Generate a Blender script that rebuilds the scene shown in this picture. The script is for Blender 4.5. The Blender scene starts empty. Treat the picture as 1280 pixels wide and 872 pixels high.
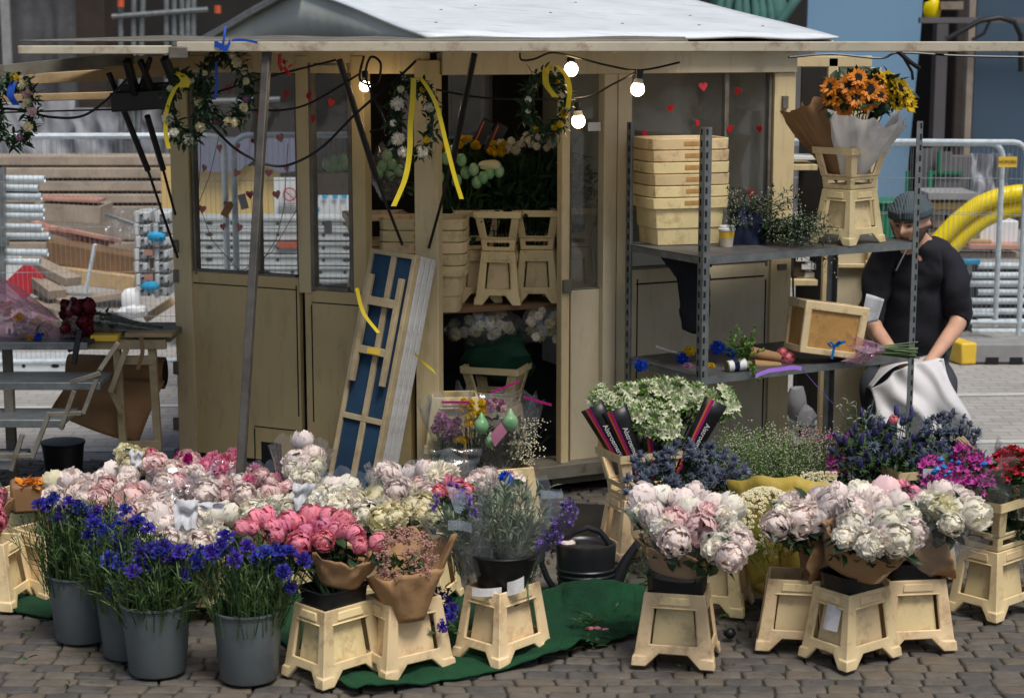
import bpy, math, random
from mathutils import Vector, Matrix, noise
V = Vector
PI = math.pi
R = math.radians
rnd = random.Random(7)
scene = bpy.context.scene
col = scene.collection

# ------------------------------------------------------------------ camera model (used to place things in the world)
FPX, CX, CY, EYE = 2260.0, 640.0, 436.0, 2.1
PITCH = math.atan((CY - 55.0) / FPX)
def ray(px, py):
    x = (px - CX) / FPX; y = -(py - CY) / FPX
    c, s = math.cos(PITCH), math.sin(PITCH)
    return V((x, c + y * s, -s + y * c))
def P(px, py, Y):
    d = ray(px, py); return V((0, 0, EYE)) + d * (Y / d.y)
def G(px, py, z=0.0):
    d = ray(px, py); return V((0, 0, EYE)) + d * ((z - EYE) / d.z)
def onplane(px, py, p0, n):
    d = ray(px, py); o = V((0, 0, EYE))
    return o + d * ((p0 - o).dot(n) / d.dot(n))

# ------------------------------------------------------------------ mesh builder
class MB:
    def __init__(s):
        s.v = []; s.f = []; s.m = []; s.mi = 0
    def add(s, vs, fs):
        o = len(s.v)
        s.v.extend([tuple(v) for v in vs])
        s.f.extend([[i + o for i in f] for f in fs])
        s.m.extend([s.mi] * len(fs))
    def box(s, c, size, rot=None):
        c = V(c); a, b, d = size[0] / 2, size[1] / 2, size[2] / 2
        vs = [V((x, y, z)) for x in (-a, a) for y in (-b, b) for z in (-d, d)]
        if rot is not None: vs = [rot @ v for v in vs]
        s.add([v + c for v in vs], [(0, 1, 3, 2), (4, 6, 7, 5), (0, 4, 5, 1), (2, 3, 7, 6), (0, 2, 6, 4), (1, 5, 7, 3)])
    def bar(s, a, b, w, h, up=(0, 0, 1)):
        a, b = V(a), V(b); d = (b - a); L = d.length; d.normalize()
        up = V(up); sd = d.cross(up)
        if sd.length < 1e-4: sd = d.cross(V((0, 1, 0)))
        sd.normalize(); u = sd.cross(d).normalized()
        m = Matrix((d, sd, u)).transposed()
        s.box((a + b) / 2, (L, w, h), m)
    def tube(s, pts, r, n=8, cap=True):
        pts = [V(p) for p in pts]; k = len(pts)
        if not hasattr(r, '__len__'): r = [r] * k
        t0 = (pts[1] - pts[0]).normalized()
        ref = V((0, 0, 1)) if abs(t0.z) < .9 else V((1, 0, 0))
        nx = t0.cross(ref).normalized()
        vs = []; fs = []
        for i in range(k):
            t = (pts[min(i + 1, k - 1)] - pts[max(i - 1, 0)])
            t = t.normalized() if t.length > 1e-9 else t0
            nx = nx - t * nx.dot(t)
            nx = nx.normalized() if nx.length > 1e-6 else t.orthogonal().normalized()
            ny = t.cross(nx)
            for j in range(n):
                a = 2 * PI * j / n
                vs.append(pts[i] + (nx * math.cos(a) + ny * math.sin(a)) * r[i])
        for i in range(k - 1):
            for j in range(n):
                fs.append((i * n + j, i * n + (j + 1) % n, (i + 1) * n + (j + 1) % n, (i + 1) * n + j))
        if cap:
            fs.append(tuple(range(n))[::-1]); fs.append(tuple((k - 1) * n + j for j in range(n)))
        s.add(vs, fs)
    def lathe(s, prof, n=24, M=None, sq=0, ax=1, ay=1):
        vs = []; fs = []; k = len(prof)
        for (r, z) in prof:
            for j in range(n):
                a = 2 * PI * j / n
                c, sn = math.cos(a), math.sin(a)
                if sq:
                    q = (abs(c) ** sq + abs(sn) ** sq) ** (1 / sq); c /= q; sn /= q
                vs.append(V((r * c * ax, r * sn * ay, z)))
        for i in range(k - 1):
            for j in range(n):
                fs.append((i * n + j, i * n + (j + 1) % n, (i + 1) * n + (j + 1) % n, (i + 1) * n + j))
        if prof[0][0] > 1e-6: fs.append(tuple(range(n))[::-1])
        if prof[-1][0] > 1e-6: fs.append(tuple((k - 1) * n + j for j in range(n)))
        if M is not None: vs = [M @ v for v in vs]
        s.add(vs, fs)
    def sheet(s, fn, nu, nv):
        vs = [fn(i / nu, j / nv) for j in range(nv + 1) for i in range(nu + 1)]
        fs = [(j * (nu + 1) + i, j * (nu + 1) + i + 1, (j + 1) * (nu + 1) + i + 1, (j + 1) * (nu + 1) + i) for j in range(nv) for i in range(nu)]
        s.add(vs, fs)
    def prism(s, poly, ext):
        poly = [V(p) for p in poly]; ext = V(ext); n = len(poly)
        vs = poly + [p + ext for p in poly]
        fs = [tuple(range(n))[::-1], tuple(range(n, 2 * n))] + [(i, (i + 1) % n, n + (i + 1) % n, n + i) for i in range(n)]
        s.add(vs, fs)
    def quadslab(s, a, b, c, d, t):
        a, b, c, d = V(a), V(b), V(c), V(d)
        nrm = (b - a).cross(d - a).normalized()
        s.prism([a, b, c, d], nrm * t)
    def blob(s, c, r, seed=0, amp=.15, n=10, sq=None):
        c = V(c); rx, ry, rz = r if hasattr(r, '__len__') else (r, r, r)
        vs = []; fs = []; k = n // 2 + 1
        for i in range(k + 1):
            th = PI * i / k
            for j in range(n):
                ph = 2 * PI * j / n
                d = V((math.sin(th) * math.cos(ph), math.sin(th) * math.sin(ph), math.cos(th)))
                q = 1 + amp * noise.noise(d * 1.7 + V((seed * 3.1, seed * 1.7, seed)))
                vs.append(c + V((d.x * rx, d.y * ry, d.z * rz)) * q)
        for i in range(k):
            for j in range(n):
                fs.append((i * n + j, i * n + (j + 1) % n, (i + 1) * n + (j + 1) % n, (i + 1) * n + j)[::-1])
        s.add(vs, fs)
    def plate(s, quads, t, mp, skip=None):
        """quads of 2-D points -> a plate; mp(u,z,n) maps to 3-D at depth n (0 outer)."""
        idx = {}; pts = []
        def gi(p):
            k = (round(p[0], 4), round(p[1], 4))
            if k not in idx: idx[k] = len(pts); pts.append(p)
            return idx[k]
        qs = [[gi(p) for p in q] for q in quads]
        n = len(pts)
        vs = [mp(p[0], p[1], 0) for p in pts] + [mp(p[0], p[1], t) for p in pts]
        fs = []; ed = {}
        for q in qs:
            fs.append(tuple(q)); fs.append(tuple(i + n for i in q[::-1]))
            for i in range(len(q)):
                a, b = q[i], q[(i + 1) % len(q)]
                k = (min(a, b), max(a, b)); ed.setdefault(k, []).append((a, b))
        for k, l in ed.items():
            if len(l) == 1:
                a, b = l[0]
                if skip and skip(pts[a]) and skip(pts[b]): continue
                fs.append((b, a, a + n, b + n))
        s.add(vs, fs)
    def mesh(s, name, mats, smooth=True, angle=35, merge=0):
        me = bpy.data.meshes.new(name)
        me.from_pydata(s.v, [], s.f)
        if not isinstance(mats, (list, tuple)): mats = [mats]
        for m in mats: me.materials.append(m)
        if len(mats) > 1: me.polygons.foreach_set('material_index', s.m)
        if merge:
            import bmesh
            bm = bmesh.new(); bm.from_mesh(me); bmesh.ops.remove_doubles(bm, verts=bm.verts, dist=merge)
            bmesh.ops.recalc_face_normals(bm, faces=bm.faces); bm.to_mesh(me); bm.free()
        if smooth:
            me.polygons.foreach_set('use_smooth', [True] * len(me.polygons))
            if angle: me.set_sharp_from_angle(angle=R(angle))
        me.update()
        return me
    def build_each(s, name, mats, parent, **kw):
        n = len(s.v); r = list(range(n))
        def fd(i):
            while r[i] != i: r[i] = r[r[i]]; i = r[i]
            return i
        for f in s.f:
            for i in f[1:]: r[fd(i)] = fd(f[0])
        g = {}
        for f, m in zip(s.f, s.m): g.setdefault(fd(f[0]), []).append((f, m))
        for fl in g.values():
            q = MB(); ix = {}
            for f, m in fl:
                for i in f:
                    if i not in ix: ix[i] = len(q.v); q.v.append(s.v[i])
                q.f.append([ix[i] for i in f]); q.m.append(m)
            q.build(name, mats, parent, **kw)
    def build(s, name, mats, parent=None, loc=None, smooth=True, angle=35, bevel=0, solid=0, merge=0, seg=2, local=False):
        off = V((0, 0, 0))
        if loc is not None: off = V(loc)
        elif parent is not None and not local: off = worg(parent)
        if off.length > 0: s.v = [(v[0] - off.x, v[1] - off.y, v[2] - off.z) for v in s.v]
        me = s.mesh(name, mats, smooth, angle, merge)
        o = bpy.data.objects.new(name, me); col.objects.link(o)
        if parent is not None: o.parent = parent
        elif loc is not None: o.location = loc
        if solid:
            md = o.modifiers.new('thick', 'SOLIDIFY'); md.thickness = solid; md.offset = 0
        if bevel:
            md = o.modifiers.new('bev', 'BEVEL'); md.width = bevel; md.segments = seg; md.limit_method = 'ANGLE'; md.angle_limit = R(40)
            md.harden_normals = False
        return o

def worg(o):
    p = V(o.location)
    while o.parent is not None:
        o = o.parent; p = p + V(o.location)
    return p
def tag(o, label=None, cat=None, group=None, kind=None):
    if label: o['label'] = label
    if cat: o['category'] = cat
    if group: o['group'] = group
    if kind: o['kind'] = kind
    return o
def thing(name, label, cat, loc=(0, 0, 0), rz=0, group=None):
    o = bpy.data.objects.new(name, None); col.objects.link(o)
    o.empty_display_size = .05
    o.location = loc; o.rotation_euler = (0, 0, rz)
    return tag(o, label, cat, group)
def inst(name, me, parent=None, loc=(0, 0, 0), rot=(0, 0, 0), sc=1):
    o = bpy.data.objects.new(name, me); col.objects.link(o)
    if parent is not None: o.parent = parent; loc = V(loc) - worg(parent)
    o.location = loc
    if isinstance(rot, Matrix): o.rotation_euler = rot.to_euler()
    else: o.rotation_euler = rot
    o.scale = (sc, sc, sc) if not hasattr(sc, '__len__') else sc
    return o
def kids(o): return [c for c in bpy.data.objects if c.parent is o]
def dup(root, loc, rz, label, group=None, keep=True):
    r = root.copy(); col.objects.link(r)
    r.location = loc; r.rotation_euler = (0, 0, rz); r['label'] = label
    if group: r['group'] = group
    for ch in kids(root):
        c = ch.copy(); col.objects.link(c); c.parent = r
        for g in kids(ch):
            d = g.copy(); col.objects.link(d); d.parent = c
    return r
def look(d, roll=0):
    """rotation matrix whose local z points along d."""
    d = V(d).normalized(); x = d.orthogonal().normalized(); y = d.cross(x)
    m = Matrix((x, y, d)).transposed()
    return m @ Matrix.Rotation(roll, 3, 'Z')

# ------------------------------------------------------------------ materials
def mat(name, c, rough=.6, var=.12, sc=6, bump=0, bsc=60, metal=0, trans=0, c2=None, rv=0, rh=0, stain=None, stain_amt=.5, spec=.4, dist=.004, radial=None, wave=None, sv=None):
    m = bpy.data.materials.new(name); m.use_nodes = True
    nt = m.node_tree; N = nt.nodes; L = nt.links
    b = N['Principled BSDF']; out = N['Material Output']
    b.inputs['Roughness'].default_value = rough; b.inputs['Metallic'].default_value = metal
    b.inputs['Specular IOR Level'].default_value = spec
    tc = N.new('ShaderNodeTexCoord')
    nz = N.new('ShaderNodeTexNoise'); nz.inputs['Scale'].default_value = sc; nz.inputs['Detail'].default_value = 6; nz.inputs['Roughness'].default_value = .6
    crd = tc.outputs['Object']
    if rv:
        o2 = N.new('ShaderNodeObjectInfo'); mu2 = N.new('ShaderNodeMath'); mu2.operation = 'MULTIPLY'; mu2.inputs[1].default_value = 41; L.new(o2.outputs['Random'], mu2.inputs[0])
        va = N.new('ShaderNodeVectorMath'); va.operation = 'ADD'; L.new(crd, va.inputs[0]); L.new(mu2.outputs[0], va.inputs[1]); crd = va.outputs[0]
    L.new(crd, nz.inputs['Vector'])
    rp = N.new('ShaderNodeValToRGB')
    a = [max(0, x * (1 - var)) for x in c]; d = list(c2) if c2 else [min(1, x * (1 + var)) for x in c]
    if c2: a = list(c)
    rp.color_ramp.elements[0].position = .3; rp.color_ramp.elements[1].position = .7
    rp.color_ramp.elements[0].color = (*a, 1); rp.color_ramp.elements[1].color = (*d, 1)
    L.new(nz.outputs['Fac'], rp.inputs['Fac'])
    cur = rp.outputs['Color']
    if radial:   # (list of (pos,color), scale): colour by distance from the object's own centre
        ln = N.new('ShaderNodeVectorMath'); ln.operation = 'LENGTH'; L.new(tc.outputs['Object'], ln.inputs[0])
        mu = N.new('ShaderNodeMath'); mu.operation = 'MULTIPLY'; mu.inputs[1].default_value = radial[1]; L.new(ln.outputs['Value'], mu.inputs[0])
        r2 = N.new('ShaderNodeValToRGB'); els = r2.color_ramp.elements
        for i, (p, q) in enumerate(radial[0]):
            e = els[i] if i < 2 else els.new(p)
            e.position = p; e.color = (*q, 1)
        L.new(mu.outputs[0], r2.inputs['Fac'])
        mx = N.new('ShaderNodeMix'); mx.data_type = 'RGBA'; mx.blend_type = 'MULTIPLY'; mx.inputs[0].default_value = 1
        L.new(cur, mx.inputs[6]); L.new(r2.outputs['Color'], mx.inputs[7]); cur = mx.outputs[2]
    if stain:
        n2 = N.new('ShaderNodeTexNoise'); n2.inputs['Scale'].default_value = sc * 2.3; n2.inputs['Detail'].default_value = 8; n2.inputs['Roughness'].default_value = .7
        if sv:
            mpn = N.new('ShaderNodeMapping'); mpn.inputs['Scale'].default_value = sv; L.new(crd, mpn.inputs['Vector']); L.new(mpn.outputs[0], n2.inputs['Vector'])
        else: L.new(crd, n2.inputs['Vector'])
        r3 = N.new('ShaderNodeValToRGB'); r3.color_ramp.elements[0].position = .52; r3.color_ramp.elements[1].position = .72
        r3.color_ramp.elements[1].color = (stain_amt,) * 3 + (1,)
        L.new(n2.outputs['Fac'], r3.inputs['Fac'])
        mx = N.new('ShaderNodeMix'); mx.data_type = 'RGBA'
        L.new(r3.outputs['Color'], mx.inputs[0]); L.new(cur, mx.inputs[6]); mx.inputs[7].default_value = (*stain, 1); cur = mx.outputs[2]
    if rv or rh:
        oi = N.new('ShaderNodeObjectInfo'); hs = N.new('ShaderNodeHueSaturation')
        mr = N.new('ShaderNodeMapRange'); mr.inputs['To Min'].default_value = 1 - rv; mr.inputs['To Max'].default_value = 1 + rv
        L.new(oi.outputs['Random'], mr.inputs['Value']); L.new(mr.outputs['Result'], hs.inputs['Value'])
        if rh:
            w = N.new('ShaderNodeTexWhiteNoise'); w.noise_dimensions = '1D'; L.new(oi.outputs['Random'], w.inputs['W'])
            m2 = N.new('ShaderNodeMapRange'); m2.inputs['To Min'].default_value = .5 - rh; m2.inputs['To Max'].default_value = .5 + rh
            L.new(w.outputs['Value'], m2.inputs['Value']); L.new(m2.outputs['Result'], hs.inputs['Hue'])
        L.new(cur, hs.inputs['Color']); cur = hs.outputs['Color']
    L.new(cur, b.inputs['Base Color'])
    nrm = None
    if bump or wave:
        bp = N.new('ShaderNodeBump'); bp.inputs['Strength'].default_value = bump or .4; bp.inputs['Distance'].default_value = dist
        if wave:
            wv = N.new('ShaderNodeTexWave'); wv.inputs['Scale'].default_value = wave[0]; wv.inputs['Distortion'].default_value = wave[1]; wv.bands_direction = wave[2]
            L.new(tc.outputs['Object'], wv.inputs['Vector']); L.new(wv.outputs['Fac'], bp.inputs['Height'])
        else:
            n3 = N.new('ShaderNodeTexNoise'); n3.inputs['Scale'].default_value = bsc; n3.inputs['Detail'].default_value = 5
            L.new(tc.outputs['Object'], n3.inputs['Vector']); L.new(n3.outputs['Fac'], bp.inputs['Height'])
        L.new(bp.outputs['Normal'], b.inputs['Normal']); nrm = bp.outputs['Normal']
    if trans:
        t = N.new('ShaderNodeBsdfTranslucent'); L.new(cur, t.inputs['Color'])
        ms = N.new('ShaderNodeMixShader'); ms.inputs[0].default_value = trans
        L.new(b.outputs[0], ms.inputs[1]); L.new(t.outputs[0], ms.inputs[2]); L.new(ms.outputs[0], out.inputs['Surface'])
    return m
def film(name, tint=(.95, .97, 1), haze=.06, gloss=.18, rough=.12, bump=.6, bsc=14, hazecol=(.8, .8, .82)):
    m = bpy.data.materials.new(name); m.use_nodes = True
    nt = m.node_tree; N = nt.nodes; L = nt.links; N.remove(N['Principled BSDF']); out = N['Material Output']
    tr = N.new('ShaderNodeBsdfTransparent'); tr.inputs[0].default_value = (*tint, 1)
    gl = N.new('ShaderNodeBsdfGlossy'); gl.inputs['Roughness'].default_value = rough
    df = N.new('ShaderNodeBsdfDiffuse'); df.inputs[0].default_value = (*hazecol, 1)
    fr = N.new('ShaderNodeLayerWeight'); fr.inputs[0].default_value = .35
    tc = N.new('ShaderNodeTexCoord'); nz = N.new('ShaderNodeTexNoise'); nz.inputs['Scale'].default_value = bsc; nz.inputs['Detail'].default_value = 3
    L.new(tc.outputs['Object'], nz.inputs['Vector'])
    bp = N.new('ShaderNodeBump'); bp.inputs['Strength'].default_value = bump; bp.inputs['Distance'].default_value = .02
    L.new(nz.outputs['Fac'], bp.inputs['Height']); L.new(bp.outputs[0], gl.inputs['Normal']); L.new(bp.outputs[0], fr.inputs['Normal'])
    mu = N.new('ShaderNodeMath'); mu.operation = 'MULTIPLY_ADD'; mu.inputs[1].default_value = gloss * 1.6; mu.inputs[2].default_value = gloss * .35
    L.new(fr.outputs['Facing'], mu.inputs[0])
    n2 = N.new('ShaderNodeTexNoise'); n2.inputs['Scale'].default_value = 5; n2.inputs['Detail'].default_value = 6; L.new(tc.outputs['Object'], n2.inputs['Vector'])
    m3 = N.new('ShaderNodeMath'); m3.operation = 'MULTIPLY'; m3.inputs[1].default_value = haze * 2; L.new(n2.outputs['Fac'], m3.inputs[0])
    a = N.new('ShaderNodeMixShader'); L.new(m3.outputs[0], a.inputs[0]); L.new(tr.outputs[0], a.inputs[1]); L.new(df.outputs[0], a.inputs[2])
    b = N.new('ShaderNodeMixShader'); L.new(mu.outputs[0], b.inputs[0]); L.new(a.outputs[0], b.inputs[1]); L.new(gl.outputs[0], b.inputs[2])
    L.new(b.outputs[0], out.inputs['Surface'])
    return m
def glow(name, c, s):
    m = bpy.data.materials.new(name); m.use_nodes = True
    b = m.node_tree.nodes['Principled BSDF']; b.inputs['Base Color'].default_value = (.9, .88, .8, 1)
    b.inputs['Emission Color'].default_value = (*c, 1); b.inputs['Emission Strength'].default_value = s
    return m

K = {}
K['crate'] = mat('crate_plastic', (.78, .62, .345), .45, .1, 5, .12, 40, rv=.14, rh=.012, stain=(.3, .19, .09), stain_amt=.75)
K['crate_in'] = mat('crate_plastic_ochre', (.52, .29, .09), .5, .2, 9, .05, 40, stain=(.2, .11, .05), stain_amt=.6)
K['black'] = mat('black_plastic', (.012, .012, .014), .38, .3, 8, .05, 50)
K['grey_bucket'] = mat('grey_plastic', (.12, .142, .148), .42, .1, 4, .04, 50, rv=.06, stain=(.07, .08, .075), stain_amt=.5)
K['kraft'] = mat('kraft_paper', (.42, .245, .115), .75, .12, 7, .5, 16, rv=.08, trans=.12, dist=.01)
K['kraft_dk'] = mat('kraft_paper_roll', (.3, .165, .075), .75, .15, 5, .3, 12, trans=.08)
K['cel'] = film('cellophane')
K['cel_blue'] = film('bluish_label_film', (.85, .9, 1), .3, .3, .2, .8, 30, (.6, .72, .85))
K['cel_pink'] = film('pink_cellophane', (.95, .75, .82), .2, .2, .2, .6, 10, (.85, .6, .7))
K['glass'] = film('window_glass', (.97, .98, .97), .05, .07, .04, .1, 3, (.5, .5, .48))
K['glass_dk'] = film('window_glass_grimy', (.8, .82, .8), .12, .12, .06, .1, 3, (.3, .3, .29))
K['sheetpl'] = mat('plastic_sheeting', (.36, .37, .4), .35, .35, 1.2, .8, 2.2, trans=.1, dist=.05)
K['sheetdk'] = mat('plastic_sheeting_dark', (.045, .045, .048), .45, .5, .9, .8, 1.8, dist=.06, c2=(.1, .1, .105))
K['white_paper'] = mat('white_paper', (.68, .7, .74), .5, .1, 6, .5, 22, trans=.25, dist=.01)
K['tissue'] = mat('white_tissue', (.92, .91, .9), .6, .08, 6, .7, 14, trans=.35, dist=.02)
K['paint'] = mat('cream_paint', (.6, .465, .225), .5, .1, 2.2, .15, 30, stain=(.24, .17, .08), stain_amt=.38, sv=(4, 4, .9))
K['paint_lt'] = mat('cream_paint_pale', (.68, .55, .31), .5, .1, 2.6, .2, 30, stain=(.26, .17, .09), stain_amt=.45, sv=(4, 4, .7))
K['paint_gr'] = mat('grey_cream_paint', (.62, .54, .37), .5, .1, 2.2, .2, 30, stain=(.27, .21, .13), stain_amt=.35, sv=(4, 4, .9))
K['dirty_metal'] = mat('grimy_painted_metal', (.17, .16, .13), .5, .4, 6, .2, 30, stain=(.1, .045, .02), stain_amt=.8)
K['roof'] = mat('roof_pale_sheet', (.72, .77, .8), .4, .1, 3, .1, 12, stain=(.34, .37, .39), stain_amt=.6, sv=(.6, 2, 2))
K['gable'] = mat('gable_grey', (.55, .57, .5), .6, .1, 2, .1, 20)
K['rail'] = mat('rail_painted', (.5, .45, .34), .5, .12, 5, .15, 30, stain=(.17, .07, .03), stain_amt=.8)
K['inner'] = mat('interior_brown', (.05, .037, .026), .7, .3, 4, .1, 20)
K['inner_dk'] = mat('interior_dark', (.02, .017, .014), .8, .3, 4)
K['galv'] = mat('galvanised_steel', (.21, .23, .235), .42, .3, 14, .1, 60, metal=.5)
K['shelf_top'] = mat('worn_shelf_top', (.1, .1, .1), .55, .35, 9, .1, 40, metal=.2, stain=(.05, .035, .025))
K['pole'] = mat('grey_brown_steel', (.1, .092, .08), .45, .3, 14, .1, 60, metal=.35)
K['galv_lt'] = mat('galvanised_tube', (.62, .7, .74), .35, .2, 20, .1, 60, metal=.25, rv=.12)
K['alu'] = mat('aluminium_deck', (.6, .63, .64), .4, .15, 8, .1, 30, metal=.15, rv=.08)
K['black_metal'] = mat('black_metal', (.012, .012, .013), .35, .3, 12, .1, 60)
K['hole'] = mat('dark_slot', (.015, .015, .016), .9, .2, 10)
K['wood'] = mat('timber_pale', (.42, .3, .16), .7, .2, 5, .25, 25, rv=.15, stain=(.2, .13, .07))
K['wood_old'] = mat('timber_weathered', (.33, .27, .21), .75, .25, 4, .3, 20, rv=.2, stain=(.13, .09, .06))
K['wood_brown'] = mat('timber_brown', (.2, .115, .055), .7, .25, 5, .3, 22, rv=.15)
K['pinkboard'] = mat('pink_painted_timber', (.42, .14, .1), .7, .25, 5, .2, 20, rv=.2, c2=(.5, .3, .23))
K['red'] = mat('red_paint', (.5, .03, .045), .45, .1, 5)
K['wire'] = mat('mesh_wire', (.3, .33, .35), .5, .2, 20, metal=.3)
K['orange'] = mat('orange_plastic', (.55, .1, .04), .5, .1, 5)
K['heart'] = mat('red_heart', (.5, .012, .02), .55, .1, 5)
K['blue_panel'] = mat('blue_hoarding', (.19, .34, .5), .6, .06, .6, .05, 4, stain=(.15, .28, .42), stain_amt=.3)
K['navy_panel'] = mat('navy_hoarding', (.05, .085, .13), .6, .1, .6)
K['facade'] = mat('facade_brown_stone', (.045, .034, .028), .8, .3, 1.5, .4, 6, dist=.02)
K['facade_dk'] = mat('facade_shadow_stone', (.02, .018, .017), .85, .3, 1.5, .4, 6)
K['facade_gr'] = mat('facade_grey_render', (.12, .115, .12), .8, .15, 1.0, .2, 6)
K['verdigris'] = mat('verdigris_bronze', (.085, .22, .19), .6, .1, 2, .5, 6, c2=(.03, .09, .085), dist=.02)
K['yellow_pl'] = mat('yellow_plastic', (.86, .66, .0), .35, .06, 4)
K['yellow_sign'] = mat('yellow_sign', (.75, .5, .05), .5, .08, 8)
K['concrete'] = mat('concrete', (.27, .27, .27), .85, .15, 8, .4, 30)
K['green_box'] = mat('green_plastic', (.012, .17, .08), .4, .15, 5)
K['cyan'] = mat('cyan_plastic', (.02, .35, .62), .4, .15, 5)
K['white'] = mat('white_plastic', (.72, .74, .76), .4, .06, 5)
K['hoard'] = mat('yellow_hoarding', (.62, .44, .17), .6, .08, 1, .05, 8)
K['purple_gr'] = mat('slate_blue_board', (.16, .17, .25), .6, .1, 1.5)
K['blue_tarp'] = mat('blue_awning_fabric', (.01, .04, .085), .8, .25, 6, .2, 80)
K['lad_wood'] = mat('frame_wood', (.4, .32, .19), .6, .2, 9, .2, 40, stain=(.2, .13, .06))
K['alu_edge'] = mat('panel_edge_grey', (.5, .5, .48), .5, .12, 9, .1, 40, stain=(.17, .12, .08))
K['ribbon_y'] = mat('yellow_ribbon', (.72, .56, .02), .4, .1, 8, trans=.15)
K['ribbon_b'] = mat('blue_ribbon', (.01, .07, .42), .4, .1, 8, trans=.1)
K['ribbon_cy'] = mat('bright_blue_ribbon', (.01, .2, .55), .35, .1, 8, trans=.1)
K['ribbon_v'] = mat('violet_ribbon', (.33, .16, .62), .3, .1, 8, trans=.15)
K['ribbon_r'] = mat('red_ribbon', (.6, .02, .02), .3, .1, 8)
K['bulb'] = glow('bulb_glow', (1, .72, .4), 24)
K['bulb_base'] = mat('bulb_base', (.7, .66, .6), .5, .05, 5)
K['carpet'] = mat('green_carpet', (.003, .042, .016), .95, .5, 5, 1.0, 220, dist=.012, c2=(.008, .095, .034), stain=(.004, .028, .012), stain_amt=.8)
K['sweater'] = mat('black_wool', (.012, .013, .019), .9, .3, 6, .3, 70)
K['trouser'] = mat('dark_trousers', (.04, .045, .055), .9, .2, 6, .3, 70)
K['beanie'] = mat('grey_knit', (.075, .1, .115), .95, .1, 8, .6, 60, wave=(26, .4, 'X'))
K['skin'] = mat('skin', (.58, .33, .225), .5, .12, 14, .1, 60, trans=0)
K['hair'] = mat('dark_stubble', (.13, .09, .07), .85, .3, 40, .5, 90)
K['jacket'] = mat('navy_jacket', (.008, .014, .045), .7, .3, 8, .2, 60)
K['apron'] = mat('pale_apron', (.8, .79, .8), .5, .12, 4, .3, 12, trans=.2)
K['cup'] = mat('paper_cup', (.6, .52, .42), .6, .06, 10)
K['label'] = mat('printed_label', (.62, .62, .62), .5, .25, 60, c2=(.78, .78, .78))
K['shoe'] = mat('dark_shoe', (.02, .018, .016), .6)
# plants
K['leaf'] = mat('leaf_green', (.03, .075, .022), .5, .35, 20, .1, 40, trans=.22, rv=.15, c2=(.07, .14, .04))
K['leaf_dk'] = mat('leaf_dark', (.014, .04, .016), .45, .35, 20, .1, 40, trans=.15, rv=.15, c2=(.035, .075, .028))
K['stem'] = mat('stem_green', (.06, .12, .035), .55, .3, 25, trans=.2, c2=(.13, .21, .07))
K['sage'] = mat('sage_leaf', (.13, .19, .115), .55, .3, 20, trans=.25, c2=(.28, .35, .23))
K['herb'] = mat('fresh_green', (.09, .2, .03), .5, .3, 20, trans=.25, c2=(.17, .32, .06))
def pet(name, base, inner, outer, tr=.34, sc=1, rv=.07, rh=.01):
    return mat(name, base, .55, .05, 18, .12, 45, trans=tr, rv=rv, rh=rh, radial=([(0, inner), (.55, tuple((a + b) / 2 for a, b in zip(inner, outer))), (1, outer)], sc), spec=.2)
K['p_white'] = pet('petal_white', (.94, .92, .88), (1, .95, .76), (1, 1, 1), sc=13)
K['p_blush'] = pet('petal_blush', (.93, .875, .86), (1, .9, .8), (1, .985, .99), sc=13)
K['p_pale'] = pet('petal_pale_pink', (.9, .74, .73), (1, .87, .8), (1, .96, .98), sc=13)
K['p_cream'] = pet('petal_cream', (.87, .83, .68), (1, .95, .66), (1, 1, .97), sc=13)
K['p_coral'] = pet('petal_coral', (.9, .37, .46), (1, .92, .78), (1, .95, 1), sc=15)
K['p_hot'] = pet('petal_hot_pink', (.86, .33, .48), (.95, .75, .8), (1, 1, 1), sc=15)
K['p_mag'] = pet('petal_magenta', (.5, .02, .22), (1, .8, 1), (1, 1, 1), sc=15)
K['p_corn'] = mat('petal_cornflower', (.012, .009, .19), .6, .2, 30, trans=.2, rv=.3, rh=.02, c2=(.03, .022, .34))
K['p_corn_in'] = mat('cornflower_heart', (.05, .01, .2), .6, .3, 60)
K['p_sun'] = mat('petal_sunflower', (.56, .145, .006), .55, .2, 25, trans=.15, rv=.2, c2=(.7, .26, .012))
K['sun_in'] = mat('sunflower_disc', (.012, .008, .006), .9, .4, 80, .8, 120)
K['p_rose'] = mat('petal_dark_red', (.11, .003, .012), .5, .3, 20, trans=.1, rv=.2)
K['p_yellow'] = mat('petal_yellow', (.7, .47, .01), .55, .15, 20, trans=.2, rv=.1)
K['p_blue'] = mat('petal_dyed_blue', (.01, .07, .5), .5, .2, 20, trans=.1, rv=.1)
K['p_mum'] = mat('petal_mauve', (.42, .2, .32), .55, .2, 20, trans=.2, rv=.12)
K['p_alst'] = mat('petal_alstroemeria', (.56, .62, .36), .5, .12, 40, trans=.22, rv=.08, c2=(.74, .75, .6))
K['p_eryn'] = mat('eryngium_blue', (.04, .05, .085), .55, .3, 30, rv=.3, rh=.02, c2=(.1, .125, .17))
K['p_statice'] = mat('statice_violet', (.026, .024, .085), .6, .3, 30, rv=.35, rh=.02, c2=(.065, .06, .19))
K['p_fuchsia'] = mat('petal_fuchsia', (.45, .03, .27), .55, .25, 20, trans=.2, rv=.2, c2=(.62, .12, .45))
K['p_red'] = mat('petal_red', (.5, .02, .04), .55, .2, 20, trans=.15, rv=.2)
K['p_lav'] = mat('petal_lavender', (.12, .06, .32), .6, .3, 30, trans=.1, rv=.2, c2=(.25, .15, .5))
K['sedum'] = mat('sedum_pink', (.33, .17, .13), .7, .3, 40, rv=.1, c2=(.45, .25, .2))
K['gyp'] = mat('gypsophila_haze', (.3, .32, .2), .7, .3, 30, c2=(.55, .5, .4))
K['gyp_pink'] = mat('gypsophila_pink', (.4, .2, .24), .7, .3, 30)
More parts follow.
